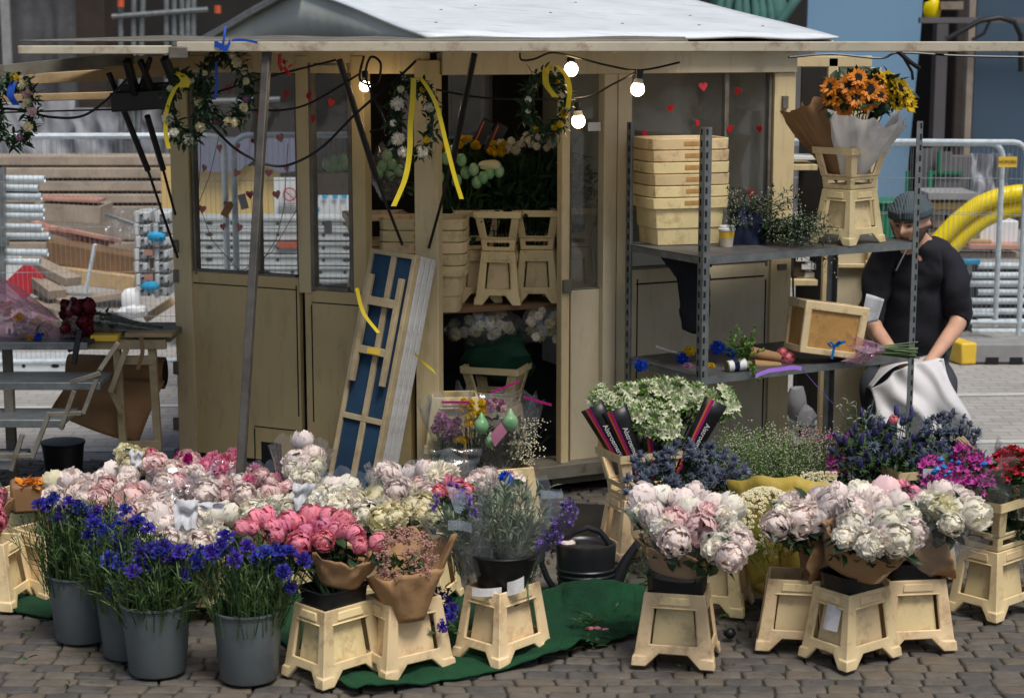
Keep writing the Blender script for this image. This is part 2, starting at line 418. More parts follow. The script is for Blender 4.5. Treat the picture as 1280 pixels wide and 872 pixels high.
K['daisy'] = mat('daisy_white', (.8, .77, .55), .6, .1, 30, trans=.1)
K['egg_green'] = mat('green_egg', (.12, .4, .14), .3, .2, 14, c2=(.42, .6, .34))
K['litter'] = mat('plant_litter', (.1, .12, .04), .8, .5, 20, c2=(.3, .25, .12))
# ------------------------------------------------------------------ flower meshes (shared data)
def cup_petal(mb, rho, th0, th1, phi, wid, ruf, rg, r, nu=5, nv=5, notch=0):
    sd = rg.uniform(0, 99)
    def fn(u, v):
        th = th0 + (th1 - th0) * v
        w = wid * (math.sin(PI * (.12 + .80 * v)) ** .6)
        x = (u - .5) * 2
        ph = phi + x * w
        th2 = th - .16 * abs(x) ** 3 * v
        q = rho * (1 + ruf * v * v * noise.noise(V((ph * 3 + sd, th * 3, sd))) + ruf * .5 * v ** 3 * math.sin(x * 9 + sd) - .06 * (1 - x * x) * 0)
        q *= 1 + .05 * x * x * v
        return V((math.sin(th2) * math.cos(ph), math.sin(th2) * math.sin(ph), -math.cos(th2))) * (q * r)
    mb.sheet(fn, nu, nv)
def ray_petal(mb, d, side, r0, r1, w, ruf, rg, r, curl=.15):
    """a small upright petal running outwards along d."""
    d = V(d).normalized(); side = (V(side) - d * V(side).dot(d)).normalized(); n = d.cross(side)
    sd = rg.uniform(0, 99)
    def fn(u, v):
        x = (u - .5) * 2; ww = w * math.sin(PI * (.15 + .72 * v)) ** .8
        p = d * (r0 + (r1 - r0) * v * (1 - .12 * x * x))
        p = p + side * (x * ww) + n * (curl * (x * x * .5 + .3 * v * v) * w * 2 + ruf * v * noise.noise(V((x * 2 + sd, v * 2, sd))))
        return p * r
    mb.sheet(fn, 2, 3)
def peony_mesh(kind, mname, seed, r=.06):
    rg = random.Random(seed); mb = MB()
    if kind == 'double':
        for ring, (rho, th1, n, wd) in enumerate(((1.0, 1.5, 7, .55), (.95, 1.7, 7, .52), (.88, 1.95, 6, .5))):
            for i in range(n):
                cup_petal(mb, rho * rg.uniform(.95, 1.06), .25, th1 * rg.uniform(.85, 1.1), 2 * PI * i / n + ring * .6 + rg.uniform(-.2, .2), wd, .14, rg, r)
        mb.blob((0, 0, .004), (r * .66, r * .66, r * .7), seed, .3, 14)
        for i in range(44):
            z = rg.uniform(.05, 1); a = rg.uniform(0, 2 * PI); q = math.sqrt(1 - z * z)
            d = V((q * math.cos(a), q * math.sin(a), z * 1.05 + .15))
            ray_petal(mb, d, (rg.uniform(-1, 1), rg.uniform(-1, 1), rg.uniform(-1, 1)), .3, rg.uniform(.82, 1.0), rg.uniform(.26, .4), .11, rg, r, rg.uniform(.1, .5))
    elif kind == 'cup':
        for ring, (rho, th1, n, wd) in enumerate(((1.02, 1.55, 7, .55), (.97, 1.85, 6, .58), (.9, 2.1, 6, .55), (.8, 2.3, 5, .58), (.68, 2.5, 4, .7))):
            for i in range(n):
                cup_petal(mb, rho * rg.uniform(.95, 1.05), .2, th1 * rg.uniform(.9, 1.06), 2 * PI * i / n + ring * .7 + rg.uniform(-.2, .2), wd, .1, rg, r)
        mb.blob((0, 0, -.002), (r * .56, r * .56, r * .66), seed, .3, 14)
        for i in range(26):
            a = rg.uniform(0, 2 * PI); z = rg.uniform(.3, 1)
            ray_petal(mb, (math.cos(a) * .6, math.sin(a) * .6, z), (rg.uniform(-1, 1), rg.uniform(-1, 1), 0), .2, rg.uniform(.55, .8), .16, .15, rg, r, .3)
    elif kind == 'bud':
        for ring, (rho, th1, n, wd) in enumerate(((1.03, 2.15, 5, .62), (.97, 2.45, 5, .66), (.9, 2.75, 4, .8), (.8, 2.95, 3, 1.0))):
            for i in range(n):
                cup_petal(mb, rho * rg.uniform(.97, 1.03), .1, th1 * rg.uniform(.92, 1.0), 2 * PI * i / n + ring * .8 + rg.uniform(-.2, .2), wd, .13, rg, r)
    elif kind == 'mum':
        mb.blob((0, 0, 0), r * .5, seed, .2, 12)
        for i in range(120):
            z = rg.uniform(-.35, 1); a = rg.uniform(0, 2 * PI); q = math.sqrt(max(0, 1 - z * z))
            ray_petal(mb, (q * math.cos(a), q * math.sin(a), z), (-math.sin(a), math.cos(a), rg.uniform(-.4, .4)), .2, rg.uniform(.82, 1.02), .1, .08, rg, r, .5)
    return mb.mesh(kind + '_bloom', K[mname], True, 0)
PEO = {}
for mn in ('p_white', 'p_blush', 'p_pale', 'p_cream'):
    PEO[mn] = [peony_mesh('double', mn, 10 + i) for i in range(2)] + [peony_mesh('cup', mn, 30 + i) for i in range(3)]
    PEO[mn + '_bud'] = [peony_mesh('bud', mn, 70 + i) for i in range(2)]
for mn in ('p_coral', 'p_hot'):
    PEO[mn] = [peony_mesh('cup', mn, 40 + i) for i in range(3)] + [peony_mesh('bud', mn, 50)]
MUM = {mn: [peony_mesh('mum', mn, 60 + i) for i in range(2)] for mn in ('p_hot', 'p_mag', 'p_mum', 'p_yellow', 'p_white', 'p_blue', 'p_pale', 'p_fuchsia', 'p_cream')}
ROSE = [peony_mesh('cup', 'p_rose', 90 + i) for i in range(2)]

def ring_flower(n, r, w, tilt, mats, teeth=0, heart=.25, hz=.0, seed=1, rings=1, name='bloom'):
    rg = random.Random(seed); mb = MB()
    for k in range(rings):
        for i in range(n):
            a = 2 * PI * i / n + k * PI / n + rg.uniform(-.12, .12)
            tl = tilt + k * .5 + rg.uniform(-.2, .2)
            d = V((math.cos(a) * math.cos(tl), math.sin(a) * math.cos(tl), math.sin(tl))); s = V((-math.sin(a), math.cos(a), 0)); up = d.cross(s) * -1
            L = r * rg.uniform(.85, 1.05) * (1 - .25 * k); W = w * rg.uniform(.85, 1.1)
            if teeth:
                pts = [d * .15 * L - s * W * .15, d * .15 * L + s * W * .15, d * .6 * L - s * W * .4, d * .6 * L + s * W * .4]
                tips = [d * L * .95 - s * W * 1.0 + up * L * .1, d * L * 1.05 - s * W * .4, d * L * 1.08 + s * W * .35 - up * L * .04, d * L * .95 + s * W * 1.0 + up * L * .12]
                mb.add(pts + tips, [(0, 1, 3, 2), (2, 5, 4), (2, 3, 6, 5), (3, 7, 6)])
            else:
                mb.add([d * .1 * L, d * .5 * L - s * W + up * W * .3, d * .5 * L + s * W + up * W * .3, d * .5 * L, d * L], [(0, 1, 3), (0, 3, 2), (3, 1, 4), (3, 4, 2)])
    mb.mi = 1
    if heart: mb.blob((0, 0, hz), (r * heart, r * heart, r * heart * .7), seed, .2, 8)
    return mb.mesh(name, mats, True, 0)
CORN = []
for s_ in range(3):
    rg = random.Random(200 + s_); mb = MB()
    for k, (n, r, tl) in enumerate(((9, .026, .25), (7, .021, .8), (5, .014, 1.2))):
        for i in range(n):
            a = 2 * PI * i / n + k * .5 + rg.uniform(-.2, .2); t2 = tl + rg.uniform(-.25, .25)
            d = V((math.cos(a) * math.cos(t2), math.sin(a) * math.cos(t2), math.sin(t2))); s = V((-math.sin(a), math.cos(a), 0)); up = s.cross(d)
            L = r * rg.uniform(.9, 1.1); W = .0075 * rg.uniform(.8, 1.2)
            b = [d * .2 * L - s * W * .15, d * .2 * L + s * W * .15, d * .65 * L - s * W * .55, d * .65 * L + s * W * .55, d * L - s * W * 1.0 + up * .003, d * L * 1.12 - s * W * .3, d * L * 1.12 + s * W * .3 - up * .002, d * L + s * W * 1.0 + up * .004]
            mb.add(b, [(0, 1, 3, 2), (2, 5, 4), (2, 3, 6, 5), (3, 7, 6)])
    mb.mi = 1; mb.blob((0, 0, .004), (.007, .007, .008), s_, .3, 6)
    mb.mi = 2; mb.lathe([(0, -.016), (.006, -.012), (.007, -.004), (.005, .001)], 7)
    CORN.append(mb.mesh('cornflower_bloom', [K['p_corn'], K['p_corn_in'], K['leaf_dk']], True, 0))
SUNF = []
for s_ in range(3):
    rg = random.Random(300 + s_); mb = MB()
    for k in range(2):
        for i in range(17):
            a = 2 * PI * (i + .5 * k) / 17 + rg.uniform(-.1, .1); tl = .1 + .35 * k + rg.uniform(-.2, .3)
            d = V((math.cos(a) * math.cos(tl), math.sin(a) * math.cos(tl), math.sin(tl))); s = V((-math.sin(a), math.cos(a), 0)); up = s.cross(d)
            L = .062 * rg.uniform(.8, 1.1); W = .011
            mb.add([d * .02 - s * W * .4, d * .02 + s * W * .4, d * (L * .62) - s * W + up * .004, d * (L * .62) + up * .001, d * (L * .62) + s * W + up * .004, d * L + up * .005], [(0, 1, 4, 3), (0, 3, 2), (2, 3, 5), (3, 4, 5)])
    mb.mi = 1; mb.lathe([(.032, -.004), (.033, .007), (.024, .013), (.01, .01), (0, .009)], 16)
    SUNF.append(mb.mesh('sunflower_head', [K['p_sun'] if s_ < 2 else K['p_yellow'], K['sun_in']], True, 0))
def lily_cluster(seed, m1, m2, n=5, L=.045):
    rg = random.Random(seed); mb = MB()
    for q in range(n):
        a = rg.uniform(0, 2 * PI); ax = V((math.cos(a) * .5, math.sin(a) * .5, rg.uniform(.5, 1))).normalized()
        s1 = ax.orthogonal().normalized(); s2 = ax.cross(s1); o = ax * .012 + V((rg.uniform(-1, 1), rg.uniform(-1, 1), 0)) * .014
        mb.mi = 0
        for i in range(6):
            b = 2 * PI * i / 6; out = s1 * math.cos(b) + s2 * math.sin(b); sd = ax.cross(out)
            def fn(u, v):
                x = (u - .5) * 2
                return o + ax * (L * (v * .9 - .22 * v ** 3)) + out * (L * (.05 + .42 * v * v)) + sd * (x * L * .19 * math.sin(PI * (.1 + .85 * v)))
            mb.sheet(fn, 1, 3)
        mb.mi = 1
        for i in range(2):
            b = rg.uniform(0, 6.3); out = (s1 * math.cos(b) + s2 * math.sin(b)); sd = ax.cross(out)
            mb.add([o, o + out * L * .6 + sd * L * .14 + ax * L * .3, o + out * L * 1.1 + ax * L * .45, o + out * L * .6 - sd * L * .14 + ax * L * .3], [(0, 1, 2, 3)])
    return mb.mesh('flower_cluster', [K[m1], K[m2]], True, 0)
ALST = [lily_cluster(400 + i, 'p_alst', 'herb') for i in range(3)]
FUCH = [lily_cluster(410 + i, 'p_fuchsia', 'leaf', 6, .032) for i in range(2)]
REDF = [lily_cluster(420 + i, 'p_red', 'leaf', 5, .034) for i in range(2)]
LAVF = [lily_cluster(430 + i, 'p_lav', 'sage', 5, .02) for i in range(2)]
def thistle(seed, m1, m2, long=False):
    rg = random.Random(seed); mb = MB()
    h = .03 if not long else .05
    mb.lathe([(0, -.004), (.008, 0), (.0095, h * .35), (.007, h * .75), (0, h)], 8)
    for i in range(22):
        a = rg.uniform(0, 6.3); z = rg.uniform(0, h * .9); d = V((math.cos(a), math.sin(a), rg.uniform(-.1, .6))).normalized(); s = d.cross(V((0, 0, 1))).normalized()
        o = V((0, 0, z)); mb.add([o + s * .0022, o - s * .0022, o + d * .015], [(0, 1, 2)])
    mb.mi = 1
    for i in range(13):
        a = 2 * PI * i / 13 + rg.uniform(-.1, .1); d = V((math.cos(a), math.sin(a), rg.uniform(.1, .6))).normalized(); s = d.cross(V((0, 0, 1))).normalized(); L = rg.uniform(.026, .04)
        mb.add([s * .003, -s * .003, d * L * .5 - s * .0035 + V((0, 0, .002)), d * L * .5 + s * .0035, d * L], [(0, 1, 2, 3), (3, 2, 4)])
    return mb.mesh('thistle_head', [K[m1], K[m2]], True, 0)
ERYN = [thistle(500 + i, 'p_eryn', 'p_eryn') for i in range(3)]
STAT = [thistle(510 + i, 'p_statice', 'leaf', True) for i in range(3)]

def leaf(mb, o, d, L, W, bend=.3, up=None, rg=rnd):
    o = V(o); d = V(d).normalized()
    s = d.cross(V((0, 0, 1)) if up is None else V(up))
    s = s.normalized() if s.length > 1e-3 else V((1, 0, 0)); n = s.cross(d)
    a = rg.uniform(-.9, .9); s, n = s * math.cos(a) + n * math.sin(a), n * math.cos(a) - s * math.sin(a)
    c1 = o + d * L * .33 + n * L * bend * .1; c2 = o + d * L * .68 - n * L * bend * .12; c3 = o + d * L - n * L * bend * .5
    mb.add([o, c1 - s * W * .8 + n * W * .3, c1, c1 + s * W * .8 + n * W * .3, c2 - s * W * .75 + n * W * .25, c2, c2 + s * W * .75 + n * W * .25, c3],
           [(0, 2, 1), (0, 3, 2), (1, 2, 5, 4), (2, 3, 6, 5), (4, 5, 7), (5, 6, 7)])
def rdir(rg, up=.3):
    while True:
        v = V((rg.uniform(-1, 1), rg.uniform(-1, 1), rg.uniform(-1, 1) + up))
        if .1 < v.length < 1.4: return v.normalized()
def leaf_mass(mb, c, r, n, L, W, rg, up=.3, bend=.3):
    c = V(c); rx, ry, rz = r if hasattr(r, '__len__') else (r, r, r)
    for i in range(n):
        p = rdir(rg, 0) * rg.uniform(.2, 1); leaf(mb, c + V((p.x * rx, p.y * ry, p.z * rz)), rdir(rg, up), L * rg.uniform(.6, 1.2), W * rg.uniform(.7, 1.2), bend, None, rg)
def stems(mb, base, rb, top, rt, n, r, rg, jit=.2, sides=3, seg=4):
    base, top = V(base), V(top)
    for i in range(n):
        a = rg.uniform(0, 2 * PI); q = math.sqrt(rg.random())
        d = V((math.cos(a), math.sin(a), 0))
        p0 = base + d * q * rb; q2 = min(1, q + rg.uniform(-jit, jit)); d2 = V((math.cos(a + rg.uniform(-.3, .3)), math.sin(a + rg.uniform(-.3, .3)), 0))
        p1 = top + d2 * q2 * rt + V((0, 0, rg.uniform(-.06, .02)))
        mid = (p0 + p1) / 2 + V((rg.uniform(-.012, .012), rg.uniform(-.012, .012), 0)) - d2 * q2 * (rt - rb) * .12
        mb.tube([p0, mid, p1], [r, r * .85, r * .6], sides, False)

# ------------------------------------------------------------------ crates and buckets (prototypes at the origin)
def side_maps(W0, D0, W1, D1, Hh, flare=.005, zf=.034):
    """outer half sizes at height z; returns four mapping functions for plates."""
    def hw(z, a, b):
        q = a + (b - a) * z / Hh
        return q + (flare if z < zf + .0005 else 0)
    res = []
    for k in range(4):
        def mp(u, z, n, k=k):
            if k % 2 == 0: hs, hn = hw(z, W0 / 2, W1 / 2), hw(z, D0 / 2, D1 / 2)
            else: hs, hn = hw(z, D0 / 2, D1 / 2), hw(z, W0 / 2, W1 / 2)
            x = u * (hs - n); y = hn - n
            if k == 0: return V((x, -y, z))
            if k == 1: return V((y, x, z))
            if k == 2: return V((-x, y, z))
            return V((-y, -x, z))
        res.append(mp)
    return res
CW, CD, CH = .275, .215, .25
def crate_proto(name, label, group):
    t = thing(name, label, 'crate', group=group)
    mb = MB(); mi = MB(); ri = MB()
    for k, mp in enumerate(side_maps(CW, CD, .205, .16, CH)):
        a, b = .66, .38
        q = []
        for sgn in (-1, 1):
            zz = [0, .034, .037, .075, .2, CH]
            for z0, z1 in zip(zz, zz[1:]):
                e = [(sgn * a, z0), (sgn * 1, z0), (sgn * 1, z1), (sgn * a, z1)]
                q.append(e if sgn > 0 else e[::-1])
            e = [(sgn * b, .042), (sgn * a, 0), (sgn * a, .034), (sgn * b, .06)]
            e = [(sgn * b, .044), (sgn * a, .0), (sgn * a, .034), (sgn * b, .075)]
            q.append(e if sgn > 0 else e[::-1])
            e = [(sgn * b, .075), (sgn * a, .034), (sgn * a, .037), (sgn * a, .075)]
            q.append(e if sgn > 0 else e[::-1])
        q.append([(-b, .044), (b, .044), (b, .075), (-b, .075)])
        q.append([(-a, .2), (a, .2), (a, CH), (-a, CH)])
        # join the rail between the stiles
        mb.plate(q, .009, mp, skip=lambda p: abs(abs(p[0]) - 1) < 1e-4)
        mi.plate([[(-.72, .05), (.72, .05), (.72, .205), (-.72, .205)]], .004, lambda u, z, n, mp=mp: mp(u, z, n + .024))
        ri.plate([[(-.5, .212), (.5, .212), (.46, .238), (-.46, .238)]], .006, lambda u, z, n, mp=mp: mp(u, z, n - .0045))
        ri.plate([[(-.7, .198), (.7, .198), (.7, .203), (-.7, .203)]], .004, lambda u, z, n, mp=mp: mp(u, z, n - .002))
    mb.build('shell', K['crate'], t, local=True, bevel=.006, merge=.0006, angle=50)
    mi.build('inner_panel', K['crate'] if 1 else K['crate_in'], t, local=True)
    ri.build('rib', K['crate'], t, local=True, bevel=.002)
    return t
def collar_proto(name, label, group, ochre=False):
    """open upper crate: wide rim, tapering window frame, narrow foot ring."""
    t = thing(name, label, 'crate', group=group)
    mb = MB(); rim = MB()
    Hc = .19
    def frame(mbx, W0, D0, W1, D1, z0, z1, quads, th):
        for mp in side_maps(W0, D0, W1, D1, z1 - z0, 0):
            mbx.plate(quads, th, lambda u, z, n, mp=mp: mp(u, z, n) + V((0, 0, z0)), skip=lambda p: abs(abs(p[0]) - 1) < 1e-4)
    w = .62
    h1 = .105
    frame(mb, .215, .17, .27, .21, .055, .16, [[(-1, 0), (-w, 0), (-w, .012), (-1, .012)], [(-w, 0), (w, 0), (w, .012), (-w, .012)], [(w, 0), (1, 0), (1, .012), (w, .012)],
          [(-1, .012), (-w, .012), (-w * 1.08, h1), (-1, h1)], [(w, .012), (1, .012), (1, h1), (w * 1.08, h1)]], .009)
    frame(rim, .285, .225, .29, .23, .16, Hc, [[(-1, 0), (1, 0), (1, .03), (-1, .03)]], .014)
    frame(rim, .2, .155, .21, .165, 0, .055, [[(-1, 0), (-.7, 0), (-.7, .02), (-1, .02)], [(-.7, 0), (.7, 0), (.7, .02), (-.7, .02)], [(.7, 0), (1, 0), (1, .02), (.7, .02)], [(-1, .02), (-.7, .02), (-.7, .04), (-1, .04)], [(.7, .02), (1, .02), (1, .04), (.7, .04)],
          [(-1, .04), (-.7, .04), (-.7, .055), (-1, .055)], [(-.7, .04), (.7, .04), (.7, .055), (-.7, .055)], [(.7, .04), (1, .04), (1, .055), (.7, .055)]], .008)
    mb.build('frame', K['crate'], t, local=True, bevel=.004, merge=.0006, angle=50)
    rim.build('rim', K['crate'], t, local=True, bevel=.004, merge=.0006, angle=50)
    return t
def box_proto(name, label):
    t = thing(name, label, 'crate'); mb = MB(); pn = MB(); Hb = .24
    for mp in side_maps(.3, .19, .315, .205, Hb, 0):
        a = .8
        q = [[(-1, 0), (-a, 0), (-a, .03), (-1, .03)], [(-a, 0), (a, 0), (a, .03), (-a, .03)], [(a, 0), (1, 0), (1, .03), (a, .03)], [(-1, .03), (-a, .03), (-a, .2), (-1, .2)], [(a, .03), (1, .03), (1, .2), (a, .2)], [(-1, .2), (-a, .2), (-a, Hb), (-1, Hb)], [(-a, .2), (a, .2), (a, Hb), (-a, Hb)], [(a, .2), (1, .2), (1, Hb), (a, Hb)]]
        mb.plate(q, .01, mp, skip=lambda p: abs(abs(p[0]) - 1) < 1e-4)
        pn.plate([[(-.84, .02), (.84, .02), (.84, .21), (-.84, .21)]], .003, lambda u, z, n, mp=mp: mp(u, z, n + .011))
    pn.box((0, 0, .006), (.27, .16, .004))
    mb.build('frame', K['crate'], t, local=True, bevel=.004, merge=.0006, angle=50); pn.build('inner_panel', K['crate_in'], t, local=True)
    return t
def tub_proto(name, label, group, w=.215, d=.168, h=.2):
    t = thing(name, label, 'bucket', group=group)
    mb = MB()
    mb.lathe([(.0, 0), (w * .3, 0), (w * .38, h * .58), (w * .44, h * .64), (w * .47, h * .97), (w * .485, h * .97), (w * .49, h), (w * .455, h), (w * .42, h * .7), (0, h * .68)], 32, sq=5, ay=d / w)
    mb.build('shell', K['black'], t, local=True, angle=40)
    return t
def pail_proto(name, label, group, rt, rb, h, m='grey_bucket'):
    t = thing(name, label, 'bucket', group=group)
    mb = MB()
    mb.lathe([(0, 0), (rb * .96, 0), (rb, .006), (rt * .985, h * .93), (rt * 1.0, h * .93), (rt * 1.01, h * .955), (rt * .995, h * .96), (rt * 1.0, h * .965), (rt * 1.045, h * .972), (rt * 1.05, h), (rt * .99, h), (rt * .95, h * .9), (rb * .95, .012), (0, .012)], 40)
    mb.build('shell', K[m], t, local=True, angle=28)
    return t
# ------------------------------------------------------------------ ground
def ground():
    m = mat('asphalt_light', (.4, .39, .37), .9, .12, .8, .3, 90, stain=(.27, .26, .25), stain_amt=.5)
    N = m.node_tree.nodes; L = m.node_tree.links; tc = N.new('ShaderNodeTexCoord'); bk = N.new('ShaderNodeTexBrick'); bk.inputs['Scale'].default_value = 1; bk.inputs['Brick Width'].default_value = .16; bk.inputs['Row Height'].default_value = .09; bk.inputs['Mortar Size'].default_value = .01; bk.inputs['Mortar Smooth'].default_value = .6; bk.inputs['Color1'].default_value = (.95, .93, .9, 1); bk.inputs['Color2'].default_value = (.66, .65, .64, 1); bk.inputs['Mortar'].default_value = (.42, .4, .38, 1)
    b = N['Principled BSDF']; src = b.inputs['Base Color'].links[0].from_socket; mx = N.new('ShaderNodeMix'); mx.data_type = 'RGBA'; mx.blend_type = 'MULTIPLY'; mx.inputs[0].default_value = .55
    L.new(tc.outputs['Object'], bk.inputs['Vector']); L.new(src, mx.inputs[6]); L.new(bk.outputs['Color'], mx.inputs[7]); L.new(mx.outputs[2], b.inputs['Base Color'])
    mb = MB(); mb.add([(-90, -20, 0), (90, -20, 0), (90, 120, 0), (-90, 120, 0)], [(0, 1, 2, 3)])
    tag(mb.build('ground', m, smooth=False), kind='structure')
    md = mat('joint_dirt', (.04, .036, .03), .95, .4, 6, .6, 60)
    mb = MB(); mb.add([(-7, 4.0, .004), (7, 4.0, .004), (7, 9.0, .004), (-7, 9.0, .004)], [(0, 1, 2, 3)])
    tag(mb.build('setts_bed', md, smooth=False), kind='structure')
    rg = random.Random(3); mb = MB()
    y = 4.9; row = 0
    while y < 8.95:
        d = rg.uniform(.06, .074); x = -3.2 + rg.uniform(0, .1)
        while x < 3.9:
            w = rg.uniform(.085, .145)
            if abs(x) < y * .33 + .4:
                h = rg.uniform(.007, .011); g = .0035; sk = rg.uniform(-.006, .006); tlx = rg.uniform(-.03, .03); tly = rg.uniform(-.03, .03); sd = rg.uniform(0, 90)
                def fn(u, v):
                    a = (u - .5) * 2; b = (v - .5) * 2
                    ed = max(abs(a), abs(b))
                    rr = .94 if (abs(a) > .9 and abs(b) > .9) else 1
                    z = h * (1 if ed < .8 else (.9 if ed < .97 else 0)) + (noise.noise(V((a * 1.4 + sd, b * 1.4, sd))) * .005 + noise.noise(V((a * 4 + sd, b * 4, sd))) * .002 + a * tlx * .1 + b * tly * .07 if ed < .97 else 0)
                    return V((x + w / 2 + a * rr * (w / 2 - g) + b * sk, y + d / 2 + b * rr * (d / 2 - g), max(.004, z + .004 if ed < .97 else .0045)))
                cs = [0, .02, .1, .5, .9, .98, 1]
                mb.mi = rg.choice((0, 0, 0, 1, 1, 2))
                cs8 = [0, .02, .12, .5, .88, .98, 1]; mb.sheet(lambda u, v: fn(cs8[int(round(u * 6))], cs8[int(round(v * 6))]), 6, 6)
            x += w
        y += d; row += 1
    st = [mat('granite_sett', (.09, .08, .067), .75, .4, 12, .6, 55, c2=(.155, .136, .112), dist=.004), mat('granite_sett_dark', (.062, .058, .053), .7, .4, 14, .6, 55, c2=(.11, .102, .094), dist=.004), mat('granite_sett_warm', (.11, .092, .068), .75, .3, 12, .5, 55, c2=(.16, .13, .1), dist=.004)]
    tag(mb.build('cobblestones', st, angle=0), kind='structure')
    ml = mat('road_paint', (.5, .5, .47), .8, .2, 5, .2, 60, stain=(.3, .29, .27), stain_amt=.8)
    for (pa, pb) in (((-200, 566), (1700, 548)), ((-200, 513), (1700, 487))):
        a, b = G(*pa), G(*pb); w = V((0, .085, 0))
        mb = MB(); n = 40
        mb.sheet(lambda u, v: a.lerp(b, u) + w * (v - .5) + V((0, 0, .004)), n, 1)
        tag(mb.build('road_line', ml, smooth=False), kind='structure')
    # far paved strip
ground()

# ------------------------------------------------------------------ the kiosk
ANG = math.atan(.488)
UW = V((math.cos(ANG), math.sin(ANG), 0)); NW = V((math.sin(ANG), -math.cos(ANG), 0)); BW = -NW
KB = V((-.372, 8.0, 0)); KA = V((-1.606, 8.6, 0)); KC = KB + UW * ((1.363 + .372) / UW.x)
KE = KB + BW * 2.6; KD = KC + BW * 2.6
class Wall:
    def __init__(s, p0, u, n): s.p0 = V(p0); s.u = V(u).normalized(); s.n = V(n).normalized()
    def at(s, px, py, off=0): return onplane(px, py, s.p0 + s.n * off, s.n)
    def rect(s, mb, x0, y0, x1, y1, th, off=0, z0=None, z1=None):
        xm, ym = (x0 + x1) / 2, (y0 + y1) / 2
        a = s.at(x0, ym, off); b = s.at(x1, ym, off); zt = s.at(xm, y0, off).z if z1 is None else z1; zb = s.at(xm, y1, off).z if z0 is None else z0
        a2, b2 = V((a.x, a.y, zb)), V((b.x, b.y, zb))
        mb.prism([a2, b2, b2 - s.n * th, a2 - s.n * th], (0, 0, zt - zb))
WL = Wall(KB, KA - KB, V((KA - KB).to_tuple()).cross(V((0, 0, 1))) * -1 if False else V((-(KA - KB).y, (KA - KB).x, 0)) * (1 if (KA - KB).x < 0 else -1))
if WL.n.y > 0: WL.n = -WL.n
WR = Wall(KB, UW, NW)
ZF = .15; ZT = 2.03
kiosk = thing('flower_kiosk', 'cream painted flower kiosk with glazed windows and a pale pitched metal roof', 'kiosk', (0, 8.6, 0))
def kp(name, m, fn, parent=kiosk, bevel=.003, **kw):
    mb = MB(); fn(mb); return mb.build(name, m, parent, bevel=bevel, **kw)
def wr(W, *a, **k): return lambda mb: W.rect(mb, *a, **k)
# left wing: posts, panels, windows
kp('corner_post', K['paint_lt'], wr(WL, 217, 75, 239, 600, .06, .012, z0=.02, z1=ZT))
kp('lower_panel', K['paint'], wr(WL, 239, 343, 376, 600, .03, 0, z0=ZF))
kp('lower_panel', K['paint'], wr(WL, 383, 366, 512, 600, .05, .025, z0=ZF))
kp('base_skirt', K['dirty_metal'], wr(WL, 219, 600, 512, 640, .05, -.01, z0=.03, z1=ZF))
def groove(mb):
    for (W, x0, y0, x1, y1, o) in ((WL, 240, 357, 371, 520, 0), (WL, 390, 381, 500, 527, .025), (WL, 318, 535, 380, 600, 0)):
        for r in ((x0, y0, x1, y0 + 1.5), (x0, y0, x0 + 1.5, y1), (x1, y0, x1 + 1.5, y1)):
            W.rect(mb, *r, .004, o + .001)
kp('panel_groove', K['hole'], groove, bevel=0)
def hatch(mb): WL.rect(mb, 327, 553, 352, 600, .004, .0015)
kp('cable_hatch', K['hole'], hatch, bevel=0)
def hinge(mb):
    for y in (308, 345, 460, 530): WL.rect(mb, 216, y - 8, 222, y + 8, .02, .022)
kp('hinge', K['dirty_metal'], hinge)
def window(W, x0, y0, x1, y1, fr, mf, mg, name='window', off=.004, th=.04, mull=()):
    def f(mb):
        W.rect(mb, x0, y0, x0 + fr, y1, th, off); W.rect(mb, x1 - fr, y0, x1, y1, th, off)
        W.rect(mb, x0 + fr, y0, x1 - fr, y0 + fr, th, off); W.rect(mb, x0 + fr, y1 - fr, x1 - fr, y1, th, off)
        for m in mull: W.rect(mb, m, y0 + fr, m + fr + 2, y1 - fr, th * .8, off - .004)
    w = kp(name, mf, f)
    mb = MB(); W.rect(mb, x0 + fr, y0 + fr, x1 - fr, y1 - fr, .004, off - .02); mb.build('pane', mg, w)
    return w
window(WL, 239, 78, 372, 343, 3, K['dirty_metal'], K['glass'], mull=(318,))
window(WL, 386, 78, 440, 364, 5, K['dirty_metal'], K['glass'], off=.03)
kp('mullion_post', K['paint_lt'], wr(WL, 371, 70, 386, 366, .06, .035))
kp('mullion_post', K['paint'], wr(WL, 440, 70, 456, 366, .06, .035))
kp('corner_post', K['paint_lt'], lambda mb: mb.box((KB.x + .002, KB.y + .01, (ZT + .1) / 2), (.105, .09, ZT - .1), Matrix.Rotation(-.2, 3, 'Z')))
kp('header_beam', K['paint_lt'], lambda mb: (mb.bar(V((KA.x, KA.y, ZT - .01)), V((KB.x, KB.y, ZT - .01)), .06, .1)))
kp('header_beam', K['paint_gr'], lambda mb: (mb.bar(KB + UW * .06 + V((0, 0, ZT - .01)) , KC + V((0, 0, ZT - .01)), .06, .11)))
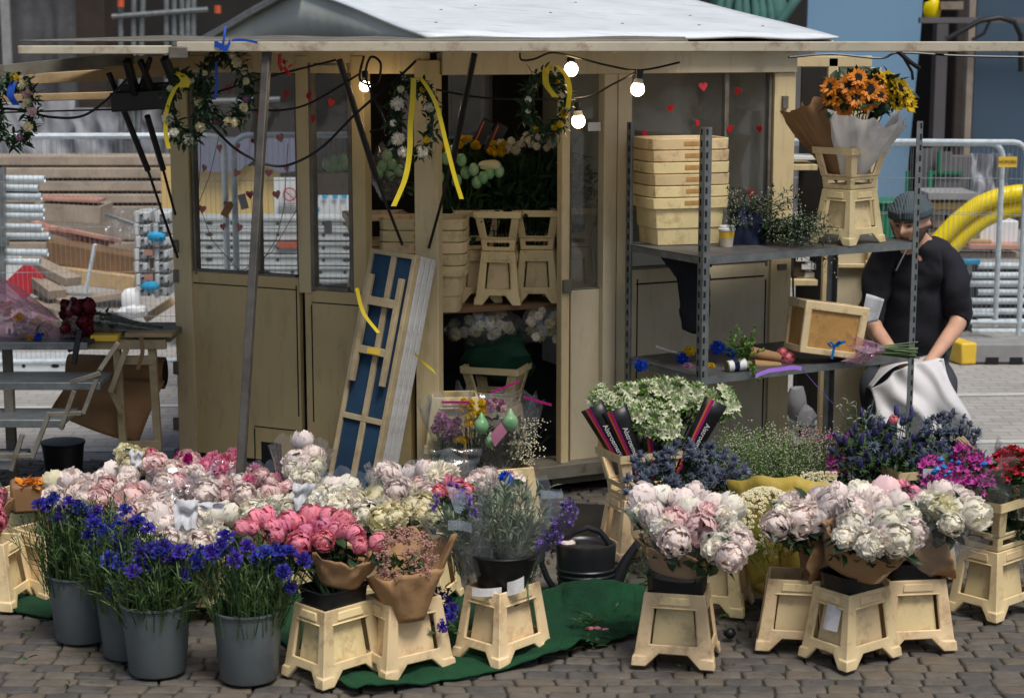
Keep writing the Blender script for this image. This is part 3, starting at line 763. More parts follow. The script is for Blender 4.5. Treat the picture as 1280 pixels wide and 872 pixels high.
# right front: door jambs, door, window, corner
kp('door_jamb', K['paint_lt'], wr(WR, 702, 75, 712, 600, .05, .012, z0=.1, z1=ZT - .065))
kp('door_panel', K['paint_gr'], wr(WR, 713, 362, 754, 600, .04, -.02, z0=.16))
window(WR, 713, 78, 754, 362, 2, K['dirty_metal'], K['glass_dk'], off=-.02)
kp('mullion_post', K['paint_gr'], wr(WR, 754, 75, 770, 600, .06, .016, z0=.1, z1=ZT - .065))
kp('mullion_post', K['paint_gr'], wr(WR, 771, 75, 788, 600, .06, .01, z0=.1, z1=ZT - .065))
window(WR, 788, 78, 963, 332, 3, K['dirty_metal'], K['glass_dk'], mull=(905,))
kp('lower_panel', K['paint_gr'], wr(WR, 788, 332, 963, 600, .04, 0, z0=.14))
def g2(mb):
    for r in ((795, 349, 955, 351), (795, 349, 796.5, 560), (954, 349, 955.5, 560), (963, 332, 964.5, 560)): WR.rect(mb, *r, .004, .0012)
kp('panel_groove', K['hole'], g2, bevel=0)
kp('corner_post', K['paint_lt'], wr(WR, 963.5, 75, 989, 600, .07, .014, z0=.1, z1=ZT - .065))
kp('threshold', K['dirty_metal'], wr(WR, 512, 590, 760, 615, .2, .06, z0=.1, z1=ZF + .012))
kp('chassis_beam', K['dirty_metal'], wr(WR, 690, 600, 985, 640, .08, .02, z0=.06, z1=.14))
def door_hw(mb):
    WR.rect(mb, 705, 350, 715, 366, .03, .03); WR.rect(mb, 974, 330, 984, 338, .03, .03); WR.rect(mb, 979, 120, 986, 136, .03, .03)
mb = MB(); door_hw(mb); mb.build_each('door_latch', K['dirty_metal'], kiosk, bevel=.003)
# shell of the room
poly = [KA, KB, KC, KD, KE]
kp('floor', K['inner_dk'], lambda mb: mb.prism([V((p.x, p.y, ZF - .06)) + (BW * .05 if i in (1, 2) else V((0, 0, 0))) for i, p in enumerate(poly)], (0, 0, .06)), bevel=0)
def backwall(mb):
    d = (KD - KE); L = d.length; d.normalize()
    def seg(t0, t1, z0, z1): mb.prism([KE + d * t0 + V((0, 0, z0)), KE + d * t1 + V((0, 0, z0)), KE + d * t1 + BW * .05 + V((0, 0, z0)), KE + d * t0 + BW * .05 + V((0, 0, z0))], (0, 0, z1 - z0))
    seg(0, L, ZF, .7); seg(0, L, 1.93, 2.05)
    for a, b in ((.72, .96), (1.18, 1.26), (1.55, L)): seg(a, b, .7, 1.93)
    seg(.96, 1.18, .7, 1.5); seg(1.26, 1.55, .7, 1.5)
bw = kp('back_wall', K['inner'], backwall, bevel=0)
def bglass(mb):
    d = (KD - KE).normalized()
    for t0, t1, z0 in ((.96, 1.18, 1.5), (1.26, 1.55, 1.5)):
        mb.prism([KE + d * t0 + BW * .02 + V((0, 0, z0)), KE + d * t1 + BW * .02 + V((0, 0, z0)), KE + d * t1 + BW * .024 + V((0, 0, z0)), KE + d * t0 + BW * .024 + V((0, 0, z0))], (0, 0, 1.93 - z0))
kp('pane', K['glass'], bglass, bw, bevel=0)
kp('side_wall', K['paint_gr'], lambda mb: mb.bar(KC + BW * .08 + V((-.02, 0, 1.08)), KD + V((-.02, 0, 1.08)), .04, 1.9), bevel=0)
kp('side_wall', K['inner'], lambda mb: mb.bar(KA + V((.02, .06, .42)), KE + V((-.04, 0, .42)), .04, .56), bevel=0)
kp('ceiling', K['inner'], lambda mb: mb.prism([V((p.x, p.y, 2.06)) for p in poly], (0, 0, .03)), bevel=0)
# roof: flared pitched sheet with a grey gable end
def roofgeo():
    FL = KB + UW * -.05 + NW * .12 + V((0, 0, 2.128)); FR = KC + UW * .17 + NW * .12 + V((0, 0, 2.128)); D = 3.3; RZ = .255
    def fn(u, v):
        q = abs(v - .5) * 2; z = RZ * (1 - q)
        w = .006 * math.sin(u * 19) * (1 if v < .05 else 0) + noise.noise(V((u * 6, v * 5, 2))) * .008
        return FL.lerp(FR, u) + BW * (D * v) + V((0, 0, z + w))
    mb = MB(); mb.sheet(fn, 30, 22); kp2 = mb.build('roof', K['roof'], kiosk, solid=.012, angle=25)
    mb = MB()
    for x, y, s in ((.1, .12, 1), (.32, .3, 1), (.55, .12, 1), (.62, .35, 1), (.8, .2, 1), (.9, .1, 1), (.45, .22, 1), (.2, .25, 1), (.73, .1, 1)):
        p = fn(x, y); mb.lathe([(.008, p.z - .004), (.008, p.z + .008), (0, p.z + .01)], 8, Matrix.Translation((p.x, p.y, 0)))
    mb.build('roof_bolt', K['dirty_metal'], kp2)
    mb = MB(); n = 22; vs = []; fs = []
    for i in range(n + 1):
        a = fn(0.012, i / n); vs += [V((a.x, a.y, 2.08)), a - V((0, 0, .014))]
    for i in range(n): fs.append((2 * i, 2 * i + 1, 2 * i + 3, 2 * i + 2))
    mb.add(vs, fs); mb.build('gable', K['gable'], kiosk, solid=.01)
    mb = MB(); vs = []; fs = []
    for i in range(n + 1):
        a = fn(.985, i / n); vs += [V((a.x, a.y, 2.08)), a - V((0, 0, .014))]
    for i in range(n): fs.append((2 * i, 2 * i + 1, 2 * i + 3, 2 * i + 2))
    mb.add(vs, fs); mb.build('gable', K['gable'], kiosk, solid=.01)
    mb = MB(); mb.tube([fn(0, 1 - i / 12) - UW * .01 for i in range(7)], .022, 6); mb.build('roof_edge_trim', K['galv'], kp2)
    mb = MB(); mb.prism([FL + BW * .02 + V((0, 0, -.035)), FR + BW * .02 + V((0, 0, -.035)), FR + BW * (D - .02) + V((0, 0, -.035)), FL + BW * (D - .02) + V((0, 0, -.035))], (0, 0, .014)); mb.build('roof_soffit', K['inner'], kiosk, smooth=False)
roofgeo()
# interior shelf boards
ISZ = .885
kp('interior_shelf', K['wood_brown'], lambda mb: mb.prism([KB + UW * -.25 + BW * .3 + V((0, 0, ISZ - .025)), KB + UW * .8 + BW * .22 + V((0, 0, ISZ - .025)), KB + UW * .8 + BW * .75 + V((0, 0, ISZ - .025)), KB + UW * -.3 + BW * .8 + V((0, 0, ISZ - .025))], (0, 0, .025)))
mb = MB(); mb.prism([G(690, 694), G(775, 690), G(790, 640), G(690, 636)], (0, 0, .02)); mb.v = [(x, y, z + .012) for x, y, z in mb.v]; tag(mb.build('shade_sheet', K['black'], loc=G(740, 665), bevel=.004), 'added black sheet for the dark shade on the cobbles before the kiosk doorway', 'shade sheet')  # black sheet added to stand in for the dark shade before the doorway
kp('window_notice', K['label'], wr(WR, 735, 153, 751, 164, .002, .0))

# ------------------------------------------------------------------ awning in front of the kiosk
AY = 7.3
aw = thing('awning', 'long flat awning with a rust spotted cream front rail over the stall', 'awning', (0, AY, 2.05))
za = EYE - (58 - 55) * AY / FPX
def railgeo(mb):
    mb.bar(P(222, 58.5, AY), P(1400, 58.5, AY), .05, .040)
kb = MB(); railgeo(kb); kb.build('front_rail', K['rail'], aw, bevel=.004)
kb = MB(); kb.bar(P(24, 62.5, AY + .02), P(216, 62.5, AY + .02), .05, .034); kb.build('front_rail', K['rail'], aw, bevel=.004)
kb = MB(); kb.bar(P(212, 66, AY), P(236, 66, AY), .06, .05); kb.build('rail_joint', K['dirty_metal'], aw, bevel=.006)
kb = MB()
def awfn(u, v):
    a = P(24, 55, AY).lerp(P(860, 55, AY), u); b = V((-1.75, 8.75, 2.14)).lerp(V((.8, 8.5, 2.13)), u)
    p = a.lerp(b, v); p.z = 2.112 + .022 * v + .004 * math.sin(u * 30) * v; return p
def awf2(u, v):
    p = awfn(u, v); b = awfn(u, 1); k = KB + NW * .1
    return p
kb.sheet(awf2, 24, 6); kb.build('sheet', K['dirty_metal'], aw, solid=.006)
kb = MB()
for x in (330, 520, 760, 985, 1180):
    a = P(x, 62, AY + .03); b = V((a.x + .12, 8.35 + max(0, a.x * .35), 2.085)); kb.bar(a + V((0, 0, -.0)), b, .03, .03)
kb.build('rafter', K['rail'], aw, bevel=.003)
kb = MB(); kb.bar(P(-40, 93, 7.55), P(165, 73, 8.0), .04, .05); kb.sheet(lambda u, v: P(-40, 90, 7.55).lerp(P(165, 70, 8.0), u) * (1 - v) + V((P(-40, 96, 8.4).lerp(P(175, 84, 8.5), u))) * v, 4, 2)
kb.build('side_flap', K['dirty_metal'], aw)
kb = MB(); kb.bar(P(-40, 104, 8.5), P(222, 88, 8.5), .05, .05); kb.bar(P(-40, 124, 8.62), P(160, 119, 8.62), .04, .035); kb.bar(P(130, 78, 8.3), P(340, 78, 8.4), .05, .06)
kb.build('cross_beam', K['wood'], aw, bevel=.003)
kb = MB(); kb.bar(P(140, 128, 8.0), P(216, 123, 8.0), .07, .085); kb.bar(P(158, 75, 7.9), P(170, 118, 7.98), .03, .045); kb.bar(P(205, 72, 7.9), P(220, 108, 7.98), .03, .04); kb.bar(P(175, 75, 7.9), P(190, 112, 7.97), .02, .03); kb.bar(P(188, 72, 7.9), P(176, 110, 7.97), .02, .02); kb.bar(P(150, 112, 8.05), P(212, 108, 8.05), .04, .04)
kb.build('hinge_bracket', K['black_metal'], aw, bevel=.006)

def strut(label, a, m, b):
    t = thing('gas_strut', label, 'gas strut', (a + b) / 2, group='black gas struts holding up the awning')
    mb = MB(); mb.tube([a, m], .014, 10); mb.build('cylinder', K['black_metal'], t)
    mb = MB(); mb.tube([m, b], .0065, 8); mb.build('rod', K['black_metal'], t)
strut('outermost black gas strut left of the kiosk corner, from bracket box to corner post', P(136, 92, 8.0), P(185, 213, 8.2), P(222, 322, 8.42))
strut('shorter black gas strut beside the outermost one, left of the kiosk corner', P(184, 145, 8.05), P(204, 212, 8.2), P(219, 268, 8.4))
strut('black gas strut slanting right down to the top of the blue panel stack', P(424, 75, 7.6), P(470, 222, 7.75), P(503, 306, 7.86))
strut('black gas strut slanting left down to the blue panels, beside the yellow ribbon', P(593, 68, 7.6), P(565, 205, 7.8), P(536, 310, 7.95))
mb = MB(); mb.bar(P(334, 62, AY + .03), G(292, 735, 0), .032, .032)
for i in range(3): mb.box(P(334, 62, AY + .03).lerp(G(292, 735, 0), .82 + .005 * i), (.036, .036, .01))
tag(mb.build('awning_pole', K['pole'], loc=G(292, 735, 0), bevel=.003), 'leaning square grey metal pole propping the awning rail between the flowers', 'pole')

# cables and lamps
def cable(label, pts, r=.0045, m='black_metal', name='cable', grp=None):
    pts = [P(*p) for p in pts]; q = []
    for i in range(len(pts) - 1):
        p0, p1, p2, p3 = pts[max(0, i - 1)], pts[i], pts[i + 1], pts[min(len(pts) - 1, i + 2)]
        for k in range(5):
            t = k / 5; q.append(.5 * ((2 * p1) + (p2 - p0) * t + (2 * p0 - 5 * p1 + 4 * p2 - p3) * t * t + (3 * p1 - p0 - 3 * p2 + p3) * t ** 3))
    q.append(pts[-1])
    mb = MB(); mb.tube(q, r, 6); return tag(mb.build(name, K[m], loc=q[0]), label, 'cable', grp)
Yc = 7.55
cable('thick black cable sagging across the left kiosk windows', [(247, 135, Yc), (270, 163, Yc), (300, 190, Yc), (340, 207, Yc), (370, 203, Yc), (405, 182, Yc), (445, 142, Yc), (500, 95, Yc), (520, 76, Yc)], .006)
cable('black cable drooping from the left wreath to the bracket box', [(-10, 135, Yc), (30, 138, Yc), (60, 146, Yc), (100, 146, Yc), (130, 128, Yc), (160, 98, Yc)], .006)
cable('thin black wire running level across the far left under the awning', [(-10, 141, 7.6), (140, 137, 7.6)], .004)
cable('black cable rising to the right below the awning, above the left windows', [(262, 118, 7.6), (330, 98, 7.6), (420, 75, 7.6)], .005)
cable('black cable running level from the pole to the second left window', [(300, 137, 7.62), (350, 138, 7.62), (390, 128, 7.62), (450, 92, 7.62)], .005)
cable('looped black lamp cable under the awning rail beside the hanging lamps', [(650, 66, 7.62), (652, 75, 7.62), (668, 74, 7.62), (690, 66, 7.62), (720, 72, 7.62), (760, 82, 7.62), (800, 88, 7.62), (850, 78, 7.62)], .005)
cable('black lamp cable sagging between the lowest lamp and the right lamp', [(545, 112, 7.7), (600, 122, 7.7), (660, 124, 7.7), (730, 122, 7.65), (765, 106, 7.65), (800, 88, 7.62)], .005)
cable('thin black wire strung along the right end of the awning rail', [(985, 72, 7.4), (1040, 68, 7.4), (1100, 73, 7.4), (1125, 66, 7.4), (1200, 70, 7.4), (1300, 72, 7.4)], .005)
cable('bundle of black cables coiled at the kiosk corner under the awning', [(455, 70, 7.8), (450, 100, 7.8), (470, 105, 7.8), (476, 80, 7.8), (463, 72, 7.8), (458, 100, 7.8), (480, 150, 7.8), (476, 160, 7.8), (462, 165, 7.8)], .006)
tt = thing('cable_clip', 'dark metal hook with hanging cable end under the awning, right of the sunflowers', 'hook', P(1130, 75, 7.4))
mb = MB(); mb.tube([P(1122, 64, 7.38), P(1138, 78, 7.38), P(1150, 86, 7.38)], .01, 6); mb.tube([P(1126, 66, 7.38), P(1140, 90, 7.38), P(1141, 100, 7.38)], .006, 6); mb.build('hook', K['black_metal'], tt)
def lamp(label, px, py, Y, d, r=.029, parent_py=None):
    c = P(px, py, Y); d = V(d).normalized(); M4 = Matrix.Translation(c) @ look(d).to_4x4()
    t = thing('bulb_lamp', label, 'lamp', c, group='lit bulbs strung under the awning')
    mb = MB(); mb.lathe([(0, r), (r * .5, r * .87), (r * .87, r * .5), (r, 0), (r * .9, -r * .45), (r * .72, -r * .8)], 20, M4); mb.build('bulb', K['bulb'], t)
    mb = MB(); mb.lathe([(r * .72, -r * .8), (r * .66, -r * 1.35), (r * .5, -r * 1.6)], 20, M4); mb.build('collar', K['bulb_base'], t)
    mb = MB(); mb.lathe([(r * .56, -r * 1.5), (r * .6, -r * 2.7), (r * .2, -r * 2.9)], 16, M4); mb.build('socket', K['black_metal'], t)
lamp('lit bulb just under the awning rail, beside the round green wreath', 714, 87, 7.6, (0, -.75, -.45))
lamp('lit bulb furthest right, hanging in front of the right kiosk window', 797, 112, 7.6, (-.1, -.1, -1))
lamp('lowest lit bulb, hanging on the post right of the round wreath', 723, 152, 7.65, (.05, -.1, -1))
lamp('lit bulb half hidden behind the yellow ribbon wreath', 544, 130, 8.5, (-.1, -.1, -1), .028)
lamp('small lit bulb behind the black strut at the kiosk corner', 456, 108, 7.95, (0, -.2, -1), .024)

# hearts on threads in the windows
def heart_mesh():
    mb = MB(); n = 16; pts = []
    for i in range(n):
        t = 2 * PI * i / n; x = 16 * math.sin(t) ** 3; y = 13 * math.cos(t) - 5 * math.cos(2 * t) - 2 * math.cos(3 * t) - math.cos(4 * t)
        pts.append(V((x * .0012, 0, y * .0014)))
    mb.prism(pts, (0, .004, 0)); return mb.mesh('heart', K['heart'])
HM = heart_mesh()
def hearts(lst, W, off, label, grp):
    for i, (x, y) in enumerate(lst):
        o = inst('heart', HM, None, W.at(x, y, off), (rnd.uniform(-.3, .3), rnd.uniform(-.5, .5), rnd.uniform(-.9, .9)), rnd.uniform(.85, 1.15)); tag(o, label, 'paper heart', grp)
hearts([(246, 168), (274, 185), (297, 183), (255, 210), (296, 216), (318, 176), (350, 172), (336, 216), (358, 210), (312, 243), (346, 243), (285, 256), (279, 283), (299, 284), (253, 261), (286, 110), (299, 150)], WL, -.03, 'small red paper heart strung inside the left kiosk windows', 'red hearts strung in the left windows')
hearts([(357, 118), (414, 128), (391, 148), (386, 120), (326, 142)], WL, .05, 'small red heart hanging above the left kiosk windows', 'red hearts hanging above the left windows')
hearts([(879, 108), (922, 114), (872, 154), (912, 161), (949, 161), (806, 168), (796, 216), (940, 242), (788, 268), (838, 135)], WR, .012, 'small red heart stuck on the right kiosk window', 'red hearts on the right window')
def threads(lst, W, off):
    mb = MB()
    for pl in lst: mb.tube([W.at(x, y, off) for x, y in pl], .0018, 4, False)
    return mb
tag(threads([[(250, 165), (251, 200), (247, 250), (265, 300), (300, 340), (330, 335)], [(275, 165), (262, 220), (248, 255)], [(360, 180), (355, 260), (345, 300), (325, 330)], [(300, 340), (340, 315), (372, 260)]], WL, -.035).build('heart_thread', K['trouser'], loc=KA), 'thin grey threads dangling across the left kiosk window', 'thread')
for (x, y, lb, rz) in ((284, 262, 'brown card tag dangling lowest in the left kiosk window', .5), (304, 252, 'grey card tag dangling in the middle of the left kiosk window', -.25), (410, 284, 'square grey card stuck on the narrow left kiosk window', 0)):
    mb = MB(); c = WL.at(x, y, .012); mb.box((0, 0, 0), (.036, .002, .07 if x < 400 else .06), Matrix.Rotation(rz, 3, 'Y')); o = mb.build('card_tag', K['kraft_dk' if x < 300 else 'concrete'], loc=(0, 0, 0)); o.location = c; tag(o, lb, 'card tag')
# ------------------------------------------------------------------ background building
def rectat(mb, x0, y0, x1, y1, Y, th, zmin=None, zmax=None, Y2=None):
    a = P(x0, y1, Y); b = P(x1, y1, Y2 or Y); t = P((x0 + x1) / 2, y0, Y).z
    z0 = a.z if zmin is None else zmin; z1 = t if zmax is None else zmax
    mb.prism([V((a.x, a.y, z0)), V((b.x, b.y, z0)), V((b.x, b.y + th, z0)), V((a.x, a.y + th, z0))], (0, 0, z1 - z0))
bld = thing('stone_building', 'dark brown stone building under scaffolding behind the whole stall', 'building', (0, 22, 0))
mb = MB()
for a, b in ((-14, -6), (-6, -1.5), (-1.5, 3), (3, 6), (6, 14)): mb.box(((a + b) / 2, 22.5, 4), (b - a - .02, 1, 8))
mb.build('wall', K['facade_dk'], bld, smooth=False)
for x in (93, 470, 700, 1180):
    mb = MB(); rectat(mb, x, 0, x + 52, 400, 20.9, .8, 0, 7.5)
    mb.build('pillar', K['facade'], bld, bevel=.03)
mb = MB(); rectat(mb, -300, 300, 1600, 340, 20.7, 1, 0, .35); mb.build('plinth', K['facade'], bld)
for x in (560, 640, 820):
    mb = MB(); rectat(mb, x, -120, x + 46, 250, 21.9, .15); f = mb.build('window', K['facade'], bld); 
    mb = MB(); rectat(mb, x + 5, -114, x + 41, 244, 21.88, .02); mb.build('pane', K['glass_dk'], f)

def sheetcloth(name, label, x0, y0, x1, y1, Y, m, cat='plastic sheet', amp=.12, seed=1, group=None):
    a = P(x0, y0, Y); b = P(x1, y1, Y); mb = MB()
    def fn(u, v):
        n = noise.noise(V((u * 4 + seed, v * 1.2, seed))) + .5 * noise.noise(V((u * 11 + seed, v * 2.5, seed)))
        return V((a.x + (b.x - a.x) * u + amp * .3 * noise.noise(V((v * 3, seed, 1))), Y + amp * n, a.z + (b.z - a.z) * v + (.08 * noise.noise(V((u * 3, seed, 7))) if v == 1 else 0)))
    mb.sheet(fn, 40, 24)
    return tag(mb.build(name, m, loc=V((a.x, Y, min(a.z, b.z))), angle=0), label, cat, group)
sheetcloth('plastic_sheet', 'tall dark translucent plastic sheet hung over the building at far left', -40, -60, 101, 200, 20.4, K['sheetdk'], seed=3, amp=.1)
sheetcloth('plastic_sheet', 'rumpled pale plastic sheeting under the awning at far left, above the timber', -30, 118, 98, 196, 19.4, K['sheetpl'], seed=5)
sheetcloth('plastic_sheet', 'crumpled grey plastic sheet above the timber, beside the bracket box', 92, 135, 205, 202, 19.2, K['sheetpl'], seed=9)
mb = MB(); rectat(mb, 9, -40, 20, 200, 20.2, .05); tag(mb.build('vertical_batten', K['concrete'], loc=P(14, 190, 20.2)), 'pale vertical batten over the dark plastic sheet at far left', 'batten')

# scaffold
sf = thing('scaffold', 'grey scaffold tubes with orange caps standing before the dark building', 'scaffold', P(195, 160, 19))
def vt(x0, x1=None, y0=-80, y1=300, r=.03, Y=19): 
    mb = MB(); mb.tube([P(x0, y0, Y), P(x1 or x0, y1, Y)], r, 8); mb.build('tube', K['galv'], sf)
for x0, x1 in ((151, 152), (168, 166), (182, 168), (208, 209), (218, 218), (228, 226), (236, 233), (243, 240)): vt(x0, x1)
mb = MB(); mb.tube([P(140, 21, 18.95), P(260, 12, 18.95)], .028, 8); mb.tube([P(145, 130, 18.95), P(350, 124, 18.95)], .028, 8); mb.build_each('tube', K['galv'], sf)
for x, y in ((151, 5), (272, 13)):
    mb = MB(); mb.tube([P(x, y - 6, 18.93), P(x, y + 4, 18.93)], .036, 8); mb.build('cap', K['orange'], sf)

# timber
def board(mb, a, b, w, h): mb.bar(a, b, w, h)
ts = thing('plank_stack', 'wide stack of grey brown planks with dark gaps behind the left fence', 'timber stack', P(110, 330, 17.8))
for i, (y0, y1) in enumerate(((195, 207), (210, 223), (227, 239), (243, 254), (258, 300), (303, 345))):
    mb = MB(); rectat(mb, -60 - i * 5, y0, 222 + (i % 2) * 8, y1, 17.8 - i * .05, .4); mb.build('plank', K['wood_old'], ts, bevel=.01)
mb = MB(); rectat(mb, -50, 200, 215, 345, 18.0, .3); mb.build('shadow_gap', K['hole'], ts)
def beam(label, a, b, Y, w, h, m='wood_old', name='timber_beam', Y2=None, cat='timber', grp=None, parent=None):
    pa, pb = P(*a, Y), P(*b, Y2 or Y); mb = MB(); mb.bar(pa, pb, w, h)
    if parent is not None: return mb.build(name, K[m], parent, bevel=.004)
    return tag(mb.build(name, K[m], loc=(pa + pb) / 2, bevel=.005), label, cat, grp)
beam('pale wooden box side lying on the plank stack behind the metal tubes', (52, 262), (133, 266), 16.5, .5, .16, 'wood_old')
beam('pink tipped board lying along the top of the wooden box side', (55, 247), (128, 250), 16.4, .3, .03, 'pinkboard')
beam('thick brown beam in the left pile, behind the galvanised bracket', (62, 312), (176, 332), 14.6, .3, .17, 'wood_brown')
beam('orange brown timber under the thick beam, behind the galvanised bracket', (72, 340), (172, 352), 14.5, .3, .12, 'wood')
beam('low dark timber at the bottom of the left pile by the kiosk', (112, 374), (182, 363), 14.0, .2, .05, 'wood_old')
beam('short slanting board leaning at the kiosk end of the left pile', (182, 398), (216, 376), 13.4, .1, .06, 'wood')
for i, (a, b) in enumerate((((30, 322), (92, 352)), ((34, 340), (72, 368)), ((50, 360), (100, 388)), ((40, 378), (80, 392)))):
    beam(['topmost weathered pallet plank by the red board, sloping to the right', 'second weathered plank just below the red board', 'long weathered plank sloping down behind the dark roses', 'lowest weathered plank above the pink wrapped bouquet'][i], a, b, 13.6 - i * .1, .14, .07, 'wood_old', Y2=13.2 - i * .1)
for i in range(7):
    beam('pink painted board in the loose heap behind the left fence', (44 + i * 7 + rnd.uniform(-3, 3), 281 + i * 1.5 + rnd.uniform(-3, 3)), (104 + i * 8, 303 + rnd.uniform(-4, 3)), 15.2 - .05 * i, .09, .035, 'pinkboard', 'painted_board', 15.0, grp='pink boards heaped behind the left fence')
beam('bright red board leaning in the left timber pile', (18, 364), (46, 338), 13.3, .03, .19, 'red', 'red_board', cat='board')
beam('white board leaning behind the bright red board', (4, 352), (28, 322), 13.5, .03, .2, 'white', 'white_board', cat='board')
beam('thin grey tube lying across the pile beside the coupler stack', (132, 268), (170, 281), 14.6, .03, .03, 'galv', 'loose_tube', cat='tube')
sheetcloth('plastic_sheet', 'small clear plastic bag draped on the timber beside the coupler stack', 130, 260, 172, 300, 14.9, K['cel'], amp=.15, seed=12)
mb = MB()
for (x0, y0, x1, y1) in ((113, 305, 119, 335), (103, 335, 117, 366)):
    a, b = P((x0 + x1) / 2 + 3, y0, 13.9), P((x0 + x1) / 2 - 3, y1, 13.9); mb.bar(a, b, .07, .02, (1, 0, 0)); 
tag(mb.build('steel_bracket', K['galv_lt'], loc=P(110, 366, 13.9), bevel=.004), 'cranked galvanised steel bracket in front of the thick brown beam', 'bracket')
mb = MB(); mb.blob(P(163, 376, 12.6), (.07, .06, .09), 3, .4); mb.blob(P(166, 388, 12.6), (.11, .08, .05), 5, .4)
tag(mb.build('plastic_bundle', K['white'], loc=P(163, 395, 12.6)), 'white crumpled plastic bundle behind the dark red roses', 'bundle')
# tube stack, left
tp = thing('tube_rack', 'upright steel rack holding the galvanised scaffold tubes at far left', 'rack', P(2, 440, 12.2))
mb = MB(); mb.bar(P(2, 210, 12.2), P(2, 478, 12.2), .05, .05); mb.build('post', K['galv'], tp)
mb = MB(); mb.box(P(2, 302, 12.18), (.09, .06, .06)); mb.build('clamp', K['galv'], tp)
lens = (56, 48, 52, 55, 55, 53, 62, 60, 50)
for i, y in enumerate((224, 234, 246, 259, 270, 283, 295, 315, 327)):
    mb = MB(); a, b = P(-60, y - 1, 12.3), P(lens[i], y + (1 if i % 2 else 0), 12.3)
    d = (b - a).normalized(); mb.tube([a, b], .026, 12, False); mb.tube([b - d * .002, b - d * .02], [.026, .019], 12, False); mb.mi = 1; mb.tube([b - d * .0201, b - d * .02], .02, 12)
    tag(mb.build('scaffold_tube', [K['galv_lt'], K['hole']], loc=a), 'pale galvanised scaffold tube stacked on the rack at far left', 'scaffold tube', 'galvanised tubes stacked at far left')
# coupler stack
def deck(mb, a, b, h, dep, holes=True):
    a, b = V(a), V(b); mb.mi = 0; mb.bar(a, b, dep, h * .55); mb.bar(a + V((0, 0, h * .36)), b + V((0, 0, h * .36)), dep + .02, h * .2); mb.bar(a - V((0, 0, h * .36)), b - V((0, 0, h * .36)), dep + .02, h * .16)
    L = (b - a).length; d = (b - a).normalized(); n = int(L / .16); f = V((d.y, -d.x, 0)); f = f if f.y < 0 else -f
    mb.mi = 1
    for i in range(n):
        c = a + d * ((i + .5) * L / n) + f * (dep / 2 + .001)
        r = h * .16; w = r * (2.2 if i % 2 else 1)
        mb.prism([c + d * (w * math.cos(t)) + V((0, 0, r * math.sin(t))) for t in [2 * PI * k / 10 for k in range(10)]], f * .001)
for i in range(7):
    y = 268 + i * 15.5; st = []
    t = thing('scaffold_deck', ['topmost', 'second', 'third', 'fourth', 'fifth', 'sixth', 'lowest'][i] + ' steel deck end in the coupler stack left of the kiosk', 'scaffold deck', P(194, y, 13), group='steel deck ends stacked beside the kiosk')
    for k in range(2):
        mb = MB(); c = P(183 + 24 * k + rnd.uniform(-1, 1), y, 13 + .02 * k); mb.box(c, (.115, .3, .062)); mb.box(c + V((-.03, -.16, .0)), (.03, .03, .08)); mb.box(c + V((.03, -.16, .004)), (.03, .03, .05)); mb.mi = 1; mb.box(c + V((0, -.16, .01)), (.02, .05, .012)); mb.box(c + V((.045, -.155, -.02)), (.012, .02, .02))
        mb.build('deck_end', [K['alu'], K['hole']], t, bevel=.004)
    if i in (2, 6):
        mb = MB(); mb.blob(P(196 if i == 2 else 188, y - 3, 12.8), (.07, .03, .035), i, .4); mb.build('cover', K['cyan'], t)
    if i in (5, 3):
        mb = MB(); mb.box(P(186, y + 1, 12.82), (.06, .02, .04)); mb.build('tape', K['pinkboard'], t)
# decks low left and through the windows
for i, (y, Y) in enumerate(((452, 11.25), (470, 11.15), (486, 11.1))):
    t = MB(); deck(t, P(-60, y, Y), P(96 + 8 * i, y, Y), .075, .3)
    tag(t.build('scaffold_deck', [K['alu'], K['hole']], loc=P(20, y, Y)), ['topmost', 'middle', 'lowest'][i] + ' perforated steel deck lying low behind the plant steps', 'scaffold deck', 'steel decks behind the plant steps')
for i, y in enumerate((276, 290, 306, 321, 336, 352)):
    t = MB(); x0 = 226; deck(t, P(x0, y, 12.7 - .03 * i), P(452, y + 1, 12.6 - .03 * i), .078, .3)
    if i == 2: t.mi = 2; t.box(P(360, y, 12.4), (.14, .03, .035))
    tag(t.build('scaffold_deck', [K['alu'], K['hole'], K['orange']], loc=P(340, y, 12.7)), ['topmost', 'second', 'third', 'fourth', 'fifth', 'lowest'][i] + ' perforated steel deck in the pile seen through the left kiosk windows', 'scaffold deck', 'steel decks seen through the kiosk windows')
mb = MB(); rectat(mb, 205, 208, 352, 345, 16, .05); o = tag(mb.build('yellow_hoarding', K['hoard'], loc=P(280, 345, 16)), 'yellow plywood hoarding seen through the large left kiosk window', 'hoarding')
mb = MB(); mb.prism([P(238, 172, 15.9), P(236, 214, 15.9), P(295, 216, 15.9), P(318, 200, 15.9), P(350, 216, 15.9), P(372, 214, 15.9), P(372, 172, 15.9)], (0, .04, 0)); tag(mb.build('slate_board', K['purple_gr'], loc=P(300, 215, 15.9)), 'slate blue board above the yellow hoarding, seen through the window', 'board')
sg = thing('safety_sign', 'white site safety sign with blue symbols seen through the left kiosk windows', 'sign', P(388, 335, 12.9))
mb = MB(); rectat(mb, 343, 222, 436, 268, 12.9, .02); mb.build('board', K['white'], sg)
mb = MB()
def disc(mb, x, y, Y, r, ri=0):
    c = P(x, y, Y); n = 18
    if not ri: mb.add([c + V((r * math.cos(2 * PI * k / n), 0, r * math.sin(2 * PI * k / n))) for k in range(n)], [tuple(range(n))])
    else: mb.add([c + V((q * math.cos(2 * PI * k / n), 0, q * math.sin(2 * PI * k / n))) for k in range(n) for q in (r, ri)], [(2 * k, 2 * k + 1, (2 * k + 3) % (2 * n), (2 * k + 2) % (2 * n)) for k in range(n)])
for x in (395, 406, 419, 430): disc(mb, x, 245, 12.88, .022)
